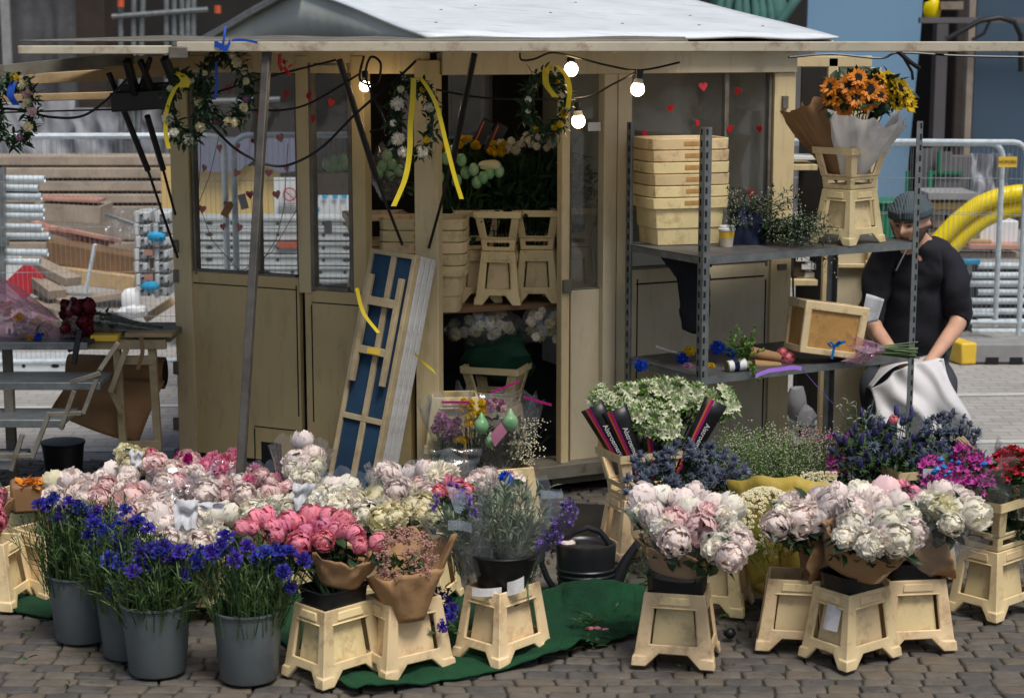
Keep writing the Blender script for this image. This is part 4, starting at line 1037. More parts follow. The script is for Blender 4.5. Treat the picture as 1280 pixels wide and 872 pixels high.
disc(mb, 396, 262, 12.88, .022); rectat(mb, 386, 223, 436, 226, 12.885, .004)
mb.build('blue_symbol', K['cyan'], sg, smooth=False)
mb = MB(); disc(mb, 362, 243, 12.88, .05, .04); mb.bar(P(356, 238, 12.875), P(368, 250, 12.875), .004, .008); mb.build('red_ring', K['red'], sg, smooth=False)
mb = MB()
for i in range(5): rectat(mb, 348, 254 + i * 2.6, 378 - (i % 3) * 4, 255 + i * 2.6, 12.885, .004)
mb.build('text_line', K['concrete'], sg, smooth=False)

# temporary fences
def fence(label, A, B, h, rails=2, n=46):
    A, B = V(A), V(B); t = thing('site_fence', label, 'fence', (A + B) / 2, group='wire mesh site fences behind the stall')
    r = .02; rc = .09; d = (B - A).normalized(); U = V((0, 0, 1)); pts = [A + U * .08]
    for k in range(5): a = PI / 2 * k / 4; pts.append(A + d * (rc - rc * math.cos(a)) + U * (h - rc + rc * math.sin(a)))
    for k in range(5): a = PI / 2 * k / 4; pts.append(B - d * (rc - rc * math.sin(a)) + U * (h - rc + rc * math.cos(a)))
    pts.append(B + U * .08)
    mb = MB(); mb.tube(pts, r, 10); mb.tube([A + U * .17, B + U * .17], r * .8, 10); mb.build('frame', K['galv_lt'], t)
    mb = MB(); L = (B - A).length
    for i in range(1, n): p = A + d * (L * i / n); mb.tube([p + U * .17, p + U * h], .0013, 3, False)
    for i in range(1, 5): mb.tube([A + U * (.17 + (h - .17) * i / 5), B + U * (.17 + (h - .17) * i / 5)], .0022, 3, False)
    mb.build('mesh', K['wire'], t)
    return t
fy = 10.9
fL = fence('wire mesh site fence panel behind the left tables and kiosk windows', (P(2, 400, fy).x - 1.3, fy, 0), (P(281, 400, fy).x, fy + .15, 0), 1.55, n=90)
fence('wire mesh site fence panel right of the grey post seen through the kiosk window', (P(285, 400, fy).x + .03, fy + .2, 0), (P(285, 400, fy).x + 2.4, fy + .35, 0), 1.55, n=70)
fR = fence('wire mesh site fence panel behind the bearded man, carrying a yellow plate', (1.9, 12.75, 0), (3.56, 12.55, 0), 1.43, n=52)
fence('wire mesh site fence panel at the right edge of the photo', (3.63, 12.5, 0), (5.6, 12.5, 0), 1.43, n=60)
fence('second wire mesh panel just behind the one with the yellow plate', (1.7, 13.0, 0), (3.5, 12.95, 0), 1.40, n=50)
sp = thing('fence_plate', 'small yellow lettered plate wired to the right fence', 'sign', P(1259, 203, 12.5)); 
mb = MB(); rectat(mb, 1248, 196, 1271, 209, 12.5, .01); mb.build('plate', K['yellow_sign'], sp)
def text(s, size, m, parent, c, rot, name='lettering', ext=.0006):
    cu = bpy.data.curves.new(name, 'FONT'); cu.body = s; cu.size = size; cu.align_x = 'CENTER'; cu.align_y = 'CENTER'; cu.extrude = ext; cu.materials.append(m)
    t_ = bpy.data.objects.new(name, cu); col.objects.link(t_); me = bpy.data.meshes.new_from_object(t_); bpy.data.objects.remove(t_); o = bpy.data.objects.new(name, me); col.objects.link(o); o.parent = parent; o.location = V(c) - worg(parent); o.rotation_euler = rot if not isinstance(rot, Matrix) else rot.to_euler(); return o
text('HOFORS', .032, K['hole'], sp, P(1259.5, 202.5, 12.495), (PI / 2, 0, 0))
ft = thing('fence_block', 'grey fence foot block with a bright yellow end on the road', 'fence foot', G(1240, 456))
mb = MB(); a = G(1216, 456); b = G(1345, 456); mb.bar(a + V((0, .12, .075)), b + V((0, .12, .075)), .22, .13); mb.build('block', K['concrete'], ft, bevel=.012)
mb = MB()
for x in (1232, 1262): rectat(mb, x, 446, x + 16, 457, (a.y + .006), .02, .002, .05)
mb.build('slot', K['hole'], ft)
mb = MB(); a2 = G(1196, 457); mb.bar(a2 + V((0, .12, .075)), a + V((-.002, .12, .075)), .23, .145); mb.build('end_cap', K['yellow_sign'], ft, bevel=.012)
mb = MB(); mb.tube([P(1190, 437, 12.2), P(1330, 428, 12.2)], .02, 8); tag(mb.build('loose_tube', K['galv_lt'], loc=P(1190, 437, 12.2)), 'pale tube lying along the foot of the right fence', 'tube')

# right hand backdrop
mb = MB(); mb.prism([P(1016, -150, 18), P(1008, 60, 18), P(1008, 300, 18), P(1126, 300, 18), P(1150, 52, 18), P(1165, -150, 18)], (0, .06, 0)); tag(mb.build('blue_hoarding', K['blue_panel'], loc=P(1080, 300, 18)), 'large light blue site hoarding panel behind the sunflowers', 'hoarding')
mb = MB(); rectat(mb, 1211, -150, 1420, 260, 17.6, .06); tag(mb.build('navy_hoarding', K['navy_panel'], loc=P(1300, 260, 17.6)), 'dark navy hoarding panel at the upper right corner', 'hoarding')
mb = MB(); rectat(mb, 1164, 30, 1178, 230, 19.5, .2); tag(mb.build('grey_post', K['facade_gr'], loc=P(1170, 230, 19.5)), 'grey vertical post between the light blue and navy panels', 'post')
mb = MB(); rectat(mb, 1203, -50, 1211, 230, 17.5, .1); tag(mb.build('timber_post', K['wood_old'], loc=P(1207, 230, 17.5)), 'brown timber post at the left edge of the navy panel', 'post')
mb = MB(); rectat(mb, 1150, 22, 1420, 29, 17.3, .08); tag(mb.build('white_batten', K['facade_gr'], loc=P(1250, 29, 17.3)), 'pale horizontal batten crossing the navy panel near the top', 'batten')
mb = MB(); rectat(mb, 1176, 2, 1204, 12, 18.5, .1); tag(mb.build('timber_offcut', K['wood_old'], loc=P(1190, 12, 18.5)), 'short brown board high beside the navy panel', 'board')
mb = MB(); mb.blob(P(1166, 12, 18.6), (.09, .05, .12), 4, .4); tag(mb.build('yellow_bag', K['yellow_pl'], loc=P(1166, 20, 18.6)), 'yellow bag high above the rail, left of the navy panel', 'bag')
mb = MB(); mb.tube([P(1182, 50, 17), P(1200, 40, 17), P(1225, 26, 17), P(1250, 22, 17), P(1268, 28, 17), P(1276, 45, 17), P(1276, 90, 17)], .025, 8); mb.tube([P(1215, 50, 17), P(1230, 42, 17), P(1238, 25, 17), P(1245, 22, 17)], .015, 8)
tag(mb.build('black_hose', K['black_metal'], loc=P(1230, 50, 17)), 'thick black hose looping over the navy panel above the rail', 'hose')
# statue
st = thing('bronze_statue', 'green weathered bronze statue standing beyond the white kiosk roof', 'statue', P(940, 450, 17))
mb = MB(); rectat(mb, 850, 44, 1010, 420, 16.6, 1.2, 0); mb.build('pedestal', K['facade_gr'], st, bevel=.04)
mb = MB()
def limb(pts, rs): mb.tube([P(*p) for p in pts], rs, 12)
limb([(905, 45, 17), (903, 20, 17), (908, -20, 17), (915, -60, 17), (918, -100, 17)], [.1, .12, .17, .15, .1])
limb([(925, 45, 17.1), (930, 15, 17.1), (922, -25, 17.0)], [.08, .1, .15])
limb([(955, 45, 17), (950, 20, 17), (955, -15, 17), (962, -55, 17), (960, -90, 17)], [.11, .12, .16, .14, .09])
limb([(975, 40, 16.9), (972, 15, 16.9), (960, -15, 17)], [.07, .1, .13])
limb([(972, 32, 16.8), (985, 14, 16.8), (1000, -8, 16.8), (1010, -40, 16.9), (965, -60, 17)], [.035, .045, .05, .05, .06])
limb([(940, 40, 17.2), (938, 10, 17.2), (935, -20, 17.2)], [.12, .1, .06])
for x, y in ((918, -118), (960, -108)): mb.blob(P(x, y, 17), (.09, .1, .12), x, .15)
for i in range(8): limb([(898 + i * 11, 42, 16.85), (899 + i * 11 + rnd.uniform(-3, 3), 15, 16.85), (905 + i * 9, -20, 16.9)], [.035, .045, .02])
mb.build('figures', K['verdigris'], st)
mb = MB(); mb.blob(P(852, 8, 17), (.12, .1, .08), 9, .4); mb.blob(P(862, 2, 17), (.08, .1, .06), 11, .4); mb.build('bronze_base', K['verdigris'], st)
# right-hand materials
sheetcloth('plastic_cover', 'grey translucent plastic cover draped behind the right fence', 1213, 192, 1262, 275, 15.2, K['sheetpl'], cat='plastic cover', amp=.2, seed=21)
gp = thing('green_frame_rack', 'rack of white panels between green posts behind the man', 'rack', P(1190, 250, 16))
mb = MB(); rectat(mb, 1172, 190, 1190, 205, 16, .05); rectat(mb, 1168, 218, 1208, 238, 15.95, .05); rectat(mb, 1150, 186, 1170, 236, 16.1, .05); rectat(mb, 1204, 222, 1214, 242, 16, .05); mb.build('panel', K['facade_gr'], gp)
mb = MB()
for x, y0, y1 in ((1174, 190, 216), (1164, 214, 240), (1214, 222, 244), (1134, 214, 240), (1161, 214, 240)): rectat(mb, x - 1.5, y0, x + 1.5, y1, 15.9, .05)
rectat(mb, 1160, 214, 1204, 218, 15.92, .03); mb.build('post', K['green_box'], gp)
mb = MB(); rectat(mb, 1168, 196, 1212, 330, 16.8, .3); tag(mb.build('brick_pier', K['facade_gr'], loc=P(1190, 330, 16.8)), 'grey masonry pier behind the green posts', 'pier')
for i, (x0, y0, x1, y1, m, lb) in enumerate(((1160, 241, 1222, 250, 'concrete', 'grey board topmost in the pile behind the man'), (1166, 253, 1215, 262, 'hoard', 'orange yellow plank under the grey board behind the man'), (1166, 264, 1212, 268, 'wood_old', 'thin weathered plank in the pile behind the man'), (1160, 286, 1216, 292, 'wood_old', 'long low pallet board just below the yellow hoses'), (1196, 306, 1275, 312, 'pinkboard', 'red painted board topmost in the heap under the white boxes'), (1190, 316, 1276, 322, 'wood_old', 'grey brown board under the red painted board'), (1200, 300, 1240, 304, 'wood', 'pale board under the white boxes'))):
    mb = MB(); rectat(mb, x0, y0, x1, y1, 14.2 + .05 * i, .5); tag(mb.build('timber_board', K[m], loc=P(x0, y1, 14.2), bevel=.004), lb, 'board')
pl = thing('pallet', 'wooden pallet stack behind the man, beneath the planks', 'pallet', P(1190, 305, 14.4))
for x in (1168, 1184, 1204):
    mb = MB(); rectat(mb, x, 269, x + 12, 285, 14.3, .4); mb.build('block', K['wood_old'], pl, bevel=.005)
mb = MB(); rectat(mb, 1163, 262.5, 1222, 263.8, 14.25, .5); rectat(mb, 1163, 292.5, 1222, 299, 14.25, .5); mb.build('deck_board', K['wood_old'], pl)
mb = MB(); rectat(mb, 1085, 255, 1168, 330, 15.5, .4); rectat(mb, 1085, 252, 1168, 255.5, 15.45, .5); tag(mb.build('green_container', K['green_box'], loc=P(1110, 330, 15.5), bevel=.01), 'green plastic container behind the man, under the light blue panel', 'container')
for i, (x0, y0, x1, y1) in enumerate(((1224, 276, 1272, 304), (1207, 282, 1222, 299))):
    mb = MB(); rectat(mb, x0, y0, x1, y1, 14.6, .3); tag(mb.build('white_box', K['white'], loc=P(x0, y1, 14.6), bevel=.01), ['large white box under the yellow hoses', 'small white box left of the large one under the yellow hoses'][i], 'box')
for i, (o_, lb) in enumerate(((0, 'upper bright yellow ribbed hose arching behind the right fence'), (17, 'lower bright yellow ribbed hose arching behind the right fence'))):
    pts = []; base = [(1150, 330), (1172, 302), (1195, 277), (1222, 256), (1250, 245), (1275, 241), (1310, 244), (1350, 262)]
    q = [P(x + o_ * .5, y + o_ * (1 if x > 1160 else .3), 13.6 + i * .05) for x, y in base]; pp = []
    for k in range(len(q) - 1):
        for j in range(10): pp.append(q[k].lerp(q[k + 1], j / 10))
    for _ in range(6): pp = [pp[0]] + [(pp[k - 1] + pp[k] * 2 + pp[k + 1]) / 4 for k in range(1, len(pp) - 1)] + [pp[-1]]
    fine = []
    for k in range(len(pp) - 1): fine += [pp[k], pp[k].lerp(pp[k + 1], .5)]
    mb = MB(); mb.tube(fine, [.067 if k % 2 else .0645 for k in range(len(fine))], 16); tag(mb.build('yellow_hose', K['yellow_pl'], loc=q[0]), lb, 'hose', 'yellow hoses behind the right fence')
for i, y in enumerate((332, 344, 354, 365, 376, 389, 402, 414)):
    mb = MB(); a, b = P(1222 - (i % 3) * 8, y, 13.2), P(1340, y, 13.2); d = (b - a).normalized(); mb.tube([a, b], .024, 10, False); mb.mi = 1; mb.tube([a, a + d * .001], .018, 10)
    tag(mb.build('scaffold_tube', [K['galv_lt'], K['hole']], loc=a), 'pale galvanised scaffold tube stacked behind the right fence', 'scaffold tube', 'galvanised tubes stacked behind the right fence')
rk = thing('tube_rack', 'dark wire rack of scaffold tubes behind the right fence', 'rack', P(1215, 420, 13.25))
for x in (1200, 1212, 1286):
    mb = MB(); mb.bar(P(x, 326, 13.3), P(x, 432, 13.3), .03, .03); mb.build('post', K['galv'], rk)
mb = MB(); rectat(mb, 1204, 330, 1330, 424, 13.6, .05); mb.build('back', K['hole'], rk)
mb = MB(); rectat(mb, 1204, 324, 1226, 331, 13.1, .05); mb.build('cap', K['cyan'], rk, bevel=.01)
# ------------------------------------------------------------------ galvanised display rack
RA = R(30); RO = V((.823, 7.75, 0)); RW, RD = 1.23, .60; RU = V((math.cos(RA), math.sin(RA), 0)); RV = V((-math.sin(RA), math.cos(RA), 0))
SZ1, SZ2 = 1.195, .668
rack = thing('display_rack', 'slotted galvanised steel rack with two shelves in front of the right kiosk window', 'rack', RO, RA)
def rpost(x, y, top, sx, sy):
    mb = MB(); w = .036; t = .0035
    mb.box((x + sx * w / 2, y, top / 2), (w, t, top)); mb.box((x, y + sy * (w / 2 + t / 2), top / 2), (t, w - t, top))
    mb.mi = 1
    n = int(top / .05)
    for i in range(n):
        z = .03 + i * .05
        mb.box((x + sx * w * .3, y - .0022 * sy, z), (.011, .001, .026))
        mb.box((x - .0022 * sx, y + sy * w * .6, z), (.001, .011, .026))
    mb.build('post', [K['galv'], K['hole']], rack, local=True, smooth=False)
rpost(0, 0, 1.75, 1, 1); rpost(RW, 0, 1.75, -1, 1); rpost(0, RD, 1.75, 1, -1); rpost(RW, RD, 1.2, -1, -1)
for z in (SZ1, SZ2, .14):
    mb = MB(); mb.mi = 1; mb.box((RW / 2, RD / 2, z - .003), (RW - .01, RD - .01, .004)); mb.mi = 0
    for y in (.004, RD - .004): mb.box((RW / 2, y, z - .018), (RW - .012, .004, .032))
    for x in (.008, RW - .008): mb.box((x, RD / 2, z - .018), (.004, RD - .02, .032))
    mb.build('shelf', [K['galv'], K['shelf_top']], rack, local=True, smooth=False)
# crates, prototypes
CR = crate_proto('flower_crate', 'x', 'pale yellow flower crates')
CO = collar_proto('crate_collar', 'x', 'open crate collars set on the crates')
TU = tub_proto('inner_tub', 'x', 'black tubs standing in the crates')
used = set()
def place(proto, label, loc, rz=0, tilt=None):
    k = proto.name
    if k not in used:
        used.add(k); proto.location = loc; proto.rotation_euler = (0, 0, rz); proto['label'] = label; o = proto
    else: o = dup(proto, loc, rz, label)
    if tilt: o.rotation_euler = (tilt[0], tilt[1], rz)
    return o
# nested crates on the rack
nc = thing('nested_crate', 'x', 'crate', group='nested crates stacked on the upper rack shelf')
mb = MB(); W, D = .385, .29
def ringprof(pr, mbx, hole=None):
    mbx.lathe(pr, 32, sq=7, ay=D / W)
ringprof([(0, -.165), (W * .43, -.165), (W * .445, -.09), (W * .46, -.088), (W * .475, 0), (W * .515, .002), (W * .52, .05), (W * .49, .05), (W * .465, .0), (W * .42, -.155), (0, -.155)], mb)
mb.build('body', K['crate'], nc, local=True, angle=30, bevel=.002)
mb = MB(); mb.box((0, -D * .515, .028), (.075, .004, .022)); mb.box((W * .515, 0, .028), (.004, .07, .022)); mb.build_each('handle_slot', K['crate_in'], nc, local=True, bevel=.006)
cpos = G(852, 306, SZ1); zc = SZ1 + .166
cpos = V((cpos.x, cpos.y + .12, 0))
lbs = ['lowest nested crate of the tall pale stack on the upper rack shelf', 'second crate from the bottom of the pale stack on the rack', 'third crate from the bottom of the pale stack on the rack', 'fourth crate from the bottom of the pale stack on the rack', 'fifth crate from the bottom of the pale stack on the rack', 'sixth crate from the bottom of the pale stack, below the top one', 'topmost crate of the pale nested stack on the upper rack shelf']
lbs.pop(5)
for i in range(6):
    z = zc + i * .0535
    if i == 0: nc['label'] = lbs[0]; nc.location = (cpos.x, cpos.y, z); nc.rotation_euler = (0, 0, RA * .55)
    else: dup(nc, (cpos.x + rnd.uniform(-.003, .003), cpos.y, z), RA * .55 + rnd.uniform(-.03, .03), lbs[i])
mb = MB(); 
# paper cup
c = G(909, 309, SZ1); cup = thing('paper_cup', 'paper coffee cup with white lid and yellow band on the upper rack shelf', 'cup', c + V((0, .03, 0)))
mb = MB(); mb.lathe([(.028, 0), (.036, .075), (.037, .078)], 24); mb.build('body', K['cup'], cup, local=True)
mb = MB(); mb.lathe([(.0325, .04), (.0368, .072)], 24); mb.build('band', K['yellow_sign'], cup, local=True)
mb = MB(); mb.lathe([(.039, .074), (.0395, .082), (.035, .084), (.034, .094), (.031, .096), (0, .093)], 24); mb.build('lid', K['white'], cup, local=True)
# navy jacket hung over the shelf, in front of / under the stack
def cloth(name, label, pts, w, th, m, cat, seed=1, amp=.03, up=(0, 0, 1)):
    """a rumpled cloth ribbon along a world polyline; w: list of half widths."""
    mb = MB(); pts = [V(p) for p in pts]; n = len(pts) - 1
    def fn(u, v):
        f = v * n; i = min(int(f), n - 1); t = f - i; t = t * t * (3 - 2 * t)
        c = pts[i].lerp(pts[i + 1], t); d = (pts[min(i + 1, n)] - pts[max(i, 0)]).normalized(); s = V((1, .3, 0)).normalized()
        ww = w[i] + (w[i + 1] - w[i]) * t; a = u * 2 * PI
        q = 1 + .28 * noise.noise(V((math.cos(a) * 1.6 + seed, math.sin(a) * 1.6, v * n * 1.1))) + .12 * noise.noise(V((math.cos(a) * 4 + seed, math.sin(a) * 4, v * n * 3)))
        f2 = d.cross(s).normalized()
        return c + (s * math.cos(a) * ww + f2 * math.sin(a) * ww * th) * q
    mb.sheet(fn, 28, 10 * n)
    return tag(mb.build(name, m, loc=pts[0], angle=0), label, cat)
jc = cloth('hanging_jacket', 'dark quilted jacket hanging below the upper rack shelf by the kiosk window', [P(848, 318, 8.12), P(866, 345, 8.12), P(868, 385, 8.12), P(869, 412, 8.12), P(869, 417, 8.12)], [.09, .075, .07, .06, .01], .5, K['sweater'], 'jacket', 4)
b_ = MB(); b_.tube([P(828, 318, 8.1), P(850, 322, 8.1), P(890, 326, 8.1)], [.012, .03, .03], 10); b_.build('sleeve', K['sweater'], jc)
cj = G(935, 306, SZ1) + V((0, .06, 0))
mb = MB()
def jf(u, v):
    a = u * 2 * PI; b = v * PI * .5
    q = 1 + .35 * noise.noise(V((math.cos(a) * 2, math.sin(a) * 2, v * 3 + 5))) + .12 * noise.noise(V((math.cos(a) * 5, math.sin(a) * 5, v * 9)))
    return cj + V((math.cos(a) * math.cos(b) * .085 * q, math.sin(a) * math.cos(b) * .07 * q, math.sin(b) * .15 * q))
mb.sheet(jf, 36, 16); tag(mb.build('folded_jacket', K['jacket'], loc=cj, angle=0), 'crumpled navy blue jacket on the upper shelf beside the paper cup', 'jacket')
# greens on the upper shelf
def spray(name, label, cat, roots, tips, m='leaf', nleaf=14, L=.028, W=.005, seed=1, dots=None, dotm=None, r=.0016, group=None, wig=.03):
    rg = random.Random(seed); mb = MB(); db = MB()
    for k in range(len(tips)):
        a = V(roots[k % len(roots)]); b = V(tips[k]); mid = (a + b) / 2 + V((rg.uniform(-wig, wig), rg.uniform(-wig, wig), rg.uniform(0, wig * 1.5)))
        pts = [a.lerp(mid, t) .lerp(mid.lerp(b, t), t) for t in (0, .2, .4, .6, .8, 1)]; mb.tube(pts, [r, r, r * .9, r * .8, r * .6, r * .4], 4, False)
        for i in range(nleaf):
            t = rg.uniform(.25, 1); p = a.lerp(mid, t).lerp(mid.lerp(b, t), t); d = (b - a).normalized() * .6 + rdir(rg, .2)
            leaf(mb, p, d, L * rg.uniform(.6, 1.3), W, .4, None, rg)
        if dots:
            for i in range(dots):
                t = rg.uniform(.5, 1.02); p = a.lerp(mid, t).lerp(mid.lerp(b, t), t) + rdir(rg, .2) * rg.uniform(.005, .03); q = rg.uniform(.002, .0042)
                db.add([p + V((q, 0, 0)), p + V((-q * .5, q * .86, 0)), p + V((-q * .5, -q * .86, 0)), p + V((0, 0, q * 1.3)), p - V((0, 0, q))], [(0, 1, 3), (1, 2, 3), (2, 0, 3), (1, 0, 4), (2, 1, 4), (0, 2, 4)])
    t = thing(name, label, cat, roots[0], group=group); mb.build('stems', K[m], t, angle=0)
    if dots: tag(db.build('florets', K[dotm], t, smooth=False), kind='stuff')
    return t
rg = random.Random(5)
spray('greenery_bunch', 'loose bunch of fine dark greenery lying on the upper shelf by the sunflowers', 'greenery', [G(935, 303, SZ1) + V((0, .1, .02))], [P(rg.uniform(905, 1010), rg.uniform(232, 285), 8.15 + rg.uniform(-.08, .15)) for _ in range(34)] + [P(rg.uniform(985, 1050), rg.uniform(268, 306), 8.05 + rg.uniform(-.1, .15)) for _ in range(40)] + [P(1052, 345, 8.12), P(1047, 330, 8.1), P(1040, 318, 8.08)], 'leaf_dk', 22, .03, .0045, 8, 12, 'gyp', wig=.05)
# sunflower crates
sY = 8.33; sb = V((P(1060, 300, sY).x, sY, SZ1))
place(CR, 'pale crate on the upper rack shelf carrying the sunflower collar', sb, R(30) + R(14))
place(CO, 'open crate collar holding the sunflowers, on the crate atop the rack', sb + V((0, 0, CH + .002)), R(44))
sun = thing('sunflower_bunch', 'bunch of orange sunflowers in white tissue on top of the rack', 'bouquet', sb + V((0, 0, CH + .07)))
mb = MB(); rg = random.Random(2)
c0 = sb + V((.0, 0, CH + .05)); 
def wrapcone(mb, base, top, r0, r1, a0, a1, rg, jag=.05, cre=.04, nu=40, nv=10, tilt=None, seed=1, sq=1):
    base, top = V(base), V(top); ax = (top - base).normalized(); s1 = ax.orthogonal().normalized() if tilt is None else (V(tilt) - ax * V(tilt).dot(ax)).normalized(); s2 = ax.cross(s1); H_ = (top - base).length
    def fn(u, v):
        a = a0 + (a1 - a0) * u
        r = r0 + (r1 - r0) * (v ** sq); r *= 1 + cre * v * (noise.noise(V((a * 2.6 + seed, v * 2, seed))) + .5 * noise.noise(V((a * 7 + seed, v * 3, seed))) - 1.1 * abs(noise.noise(V((a * 4.3 + seed * 2, v * .8, 3)))) + .2) * 2
        h = H_ * v + (jag * noise.noise(V((a * 2.2 + seed, 3, seed))) * 2 * v)
        return base + ax * h + (s1 * math.cos(a) + s2 * math.sin(a)) * r
    mb.sheet(fn, nu, nv)
wrapcone(mb, c0, P(1078, 140, 8.28), .05, .2, -2.7, .6, rg, .05, .12, seed=4, tilt=(1, 0, 0)); mb.build('tissue_wrap', K['tissue'], sun, angle=0)
mb = MB(); leaf_mass(mb, P(1080, 122, 8.26), (.19, .1, .1), 260, .1, .026, rg, .5); stems(mb, c0, .03, P(1078, 135, 8.3), .12, 18, .004, rg); mb.build('foliage', K['leaf_dk'], sun, angle=0)
for (x, y, s) in ((1038, 109, .8), (1062, 107, 1), (1055, 133, 1), (1086, 112, .95), (1085, 127, .9), (1098, 104, .8), (1115, 112, 1), (1130, 120, .9), (1136, 130, .8), (1046, 120, .9), (1070, 122, .85), (1092, 116, .8), (1124, 110, .85), (1072, 98, .8), (1120, 128, .8), (1037, 122, .7), (1100, 120, .7), (1108, 98, .7)):
    d = V((x - 1082, -70, 118 - y)).normalized() + V((0, 0, .15))
    inst('sunflower_head', SUNF[2 if x > 1106 else rnd.randrange(2)], sun, P(x, y, 8.18 + rnd.uniform(-.02, .04)), look(d, rnd.random() * 6), s * .98)
kr = MB(); wrapcone(kr, c0 + V((-.02, .02, 0)), P(1014, 130, 8.42), .05, .14, 1.6, 4.9, rg, .05, .1, seed=7, tilt=(1, 0, 0)); k_ = tag(kr.build('kraft_sleeve', K['kraft_dk'], loc=c0, angle=0), 'brown kraft paper sleeve behind the sunflowers in the top collar', 'paper sleeve')
# tilted crate
tc = box_proto('flower_box', 'tilted open crate with ochre sides on the middle rack shelf, blue ribbon tied on'); tc.location = G(1032, 456, SZ2) + V((.0, .12, .03)); tc.rotation_euler = (R(-3), R(9), R(14))
mb = MB(); bp_ = P(1043, 432, 8.06)
for d in ((-.03, 0, .012), (.03, 0, .02)):
    mb.tube([bp_, bp_ + V(d) * .6 + V((0, -.01, .01)), bp_ + V(d), bp_ + V(d) * .5 + V((0, 0, -.012)), bp_], .005, 6)
for d in ((-.01, 0, -.06), (.05, 0, .02)): mb.bar(bp_, bp_ + V(d), .012, .002, (0, 1, 0))
tag(mb.build('ribbon_bow', K['ribbon_cy'], loc=bp_), 'small blue ribbon bow on the tilted crate', 'ribbon')
# middle shelf odds
def mid(px, py): return G(px, py, SZ2)
def bloomthing(label, px, py, me, s, Y=None, d=(0, -.7, .7), name='cut_flower', grp=None):
    c = P(px, py, mid(px, max(py, 455)).y + .04)
    t = thing(name, label, 'flower', c, group=grp); inst('bloom', me, t, c, look(d), s)
    mb = MB(); e = V((c.x + .09, c.y + .06, SZ2 + .006)); mb.tube([c, (c + e) / 2 + V((0, 0, -.004)), e], .0025, 5); mb.build('stem', K['stem'], t)
bloomthing('dyed blue flower lying alone at the left end of the middle shelf', 801, 457, MUM['p_blue'][0], .62)
bloomthing('dyed blue flower beside the yellow one, left of the rack post', 853, 449, MUM['p_blue'][1], .62)
bloomthing('large dyed blue flower right of the front rack post', 897, 435, MUM['p_blue'][0], .68)
bloomthing('small dyed blue flower under the fresh green sprigs', 914, 441, MUM['p_blue'][1], .5)
bloomthing('yellow flower on the middle shelf left of the rack post', 862, 439, MUM['p_yellow'][0], .5)
bloomthing('yellow flower low against the front rack post', 888, 460, MUM['p_yellow'][1], .5)
bloomthing('mauve flower lying under the blue one left of the rack post', 860, 460, MUM['p_mum'][0], .5)
bloomthing('coral pink flower lying at the end of the brown paper roll', 985, 447, PEO['p_coral'][0], .55)
bloomthing('second pink flower beside the coral one on the middle shelf', 978, 440, PEO['p_coral'][1], .4)
c = mid(925, 466) + V((0, .05, .026)); cn = thing('spray_can', 'white and navy spray can lying on the middle shelf', 'can', c)
ax = Matrix.Translation(c) @ look((1, .35, .06)).to_4x4()
mb = MB(); mb.lathe([(.026, -.055), (.026, .03)], 20, ax); mb.build('body', K['white'], cn)
mb = MB(); mb.lathe([(.0266, -.03), (.0266, -.005)], 20, ax); mb.build('band', K['jacket'], cn)
mb = MB(); mb.lathe([(0, -.062), (.024, -.06), (.026, -.055)], 20, ax); mb.lathe([(.026, .03), (.015, .044), (.012, .06), (0, .061)], 20, ax); mb.build_each('cap', K['litter'], cn)
c = mid(960, 462); rg = random.Random(11)
mb = MB(); mb.tube([P(935, 440, 8.1), P(975, 447, 8.12)], [.03, .022], 14, True); tag(mb.build('paper_roll', K['kraft'], loc=P(955, 445, 8.1)), 'small roll of brown paper on the middle shelf behind the sprigs', 'paper roll')
mb = MB(); mb.tube([P(942, 455, 8.05), P(975, 458, 8.08)], [.022, .02], 14, True); tag(mb.build('paper_roll', K['kraft'], loc=P(955, 457, 8.05)), 'lower brown paper cone below the paper roll on the middle shelf', 'paper roll')
spray('green_sprigs', 'fresh green sprigs on the middle shelf hanging over its front edge', 'greenery', [mid(935, 458) + V((0, .03, .02))], [P(rg.uniform(905, 955), rg.uniform(405, 440), 8.0 + rg.uniform(-.05, .05)) for _ in range(16)] + [P(950, 480, 7.83), P(945, 470, 7.83), P(940, 462, 7.84), P(925, 452, 7.86), P(952, 474, 7.84)], 'herb', 16, .02, .006, 9)
mb = MB(); q = [mid(945, 472) + V((0, .01, .006)), mid(965, 466) + V((0, 0, .012)), mid(985, 465) + V((0, 0, .02)), mid(1003, 463) + V((0, .02, .004)), P(1012, 472, 7.95), P(1028, 490, 7.95), P(1042, 505, 7.96)]
def ribbon(mb, pts, w, side=(0, 1, 0)):
    pts = [V(p) for p in pts]; s = V(side)
    f = []
    for i in range(len(pts) - 1):
        p0, p1, p2, p3 = pts[max(0, i - 1)], pts[i], pts[i + 1], pts[min(len(pts) - 1, i + 2)]
        for k in range(6):
            t = k / 6; f.append(.5 * ((2 * p1) + (p2 - p0) * t + (2 * p0 - 5 * p1 + 4 * p2 - p3) * t * t + (3 * p1 - p0 - 3 * p2 + p3) * t ** 3))
    f.append(pts[-1]); n = len(f) - 1
    mb.sheet(lambda u, v: f[int(round(v * n))] + s * (u - .5) * w + V((0, 0, .1 * w * math.sin(v * 9))), 2, n)
ribbon(mb, q[:4], .028, (.2, 1, .5)); ribbon(mb, q[3:], .003, (1, 0, 0)); tag(mb.build('violet_ribbon', K['ribbon_v'], loc=q[0], angle=0), 'shiny violet ribbon trailing over the middle shelf edge', 'ribbon')
mb = MB(); mb.tube([P(820, 433, 8.1), P(850, 442, 8.1)], .01, 8); tag(mb.build('clear_sleeve', K['cel'], loc=P(820, 433, 8.1)), 'rolled clear plastic sleeve at the left of the middle shelf', 'sleeve')
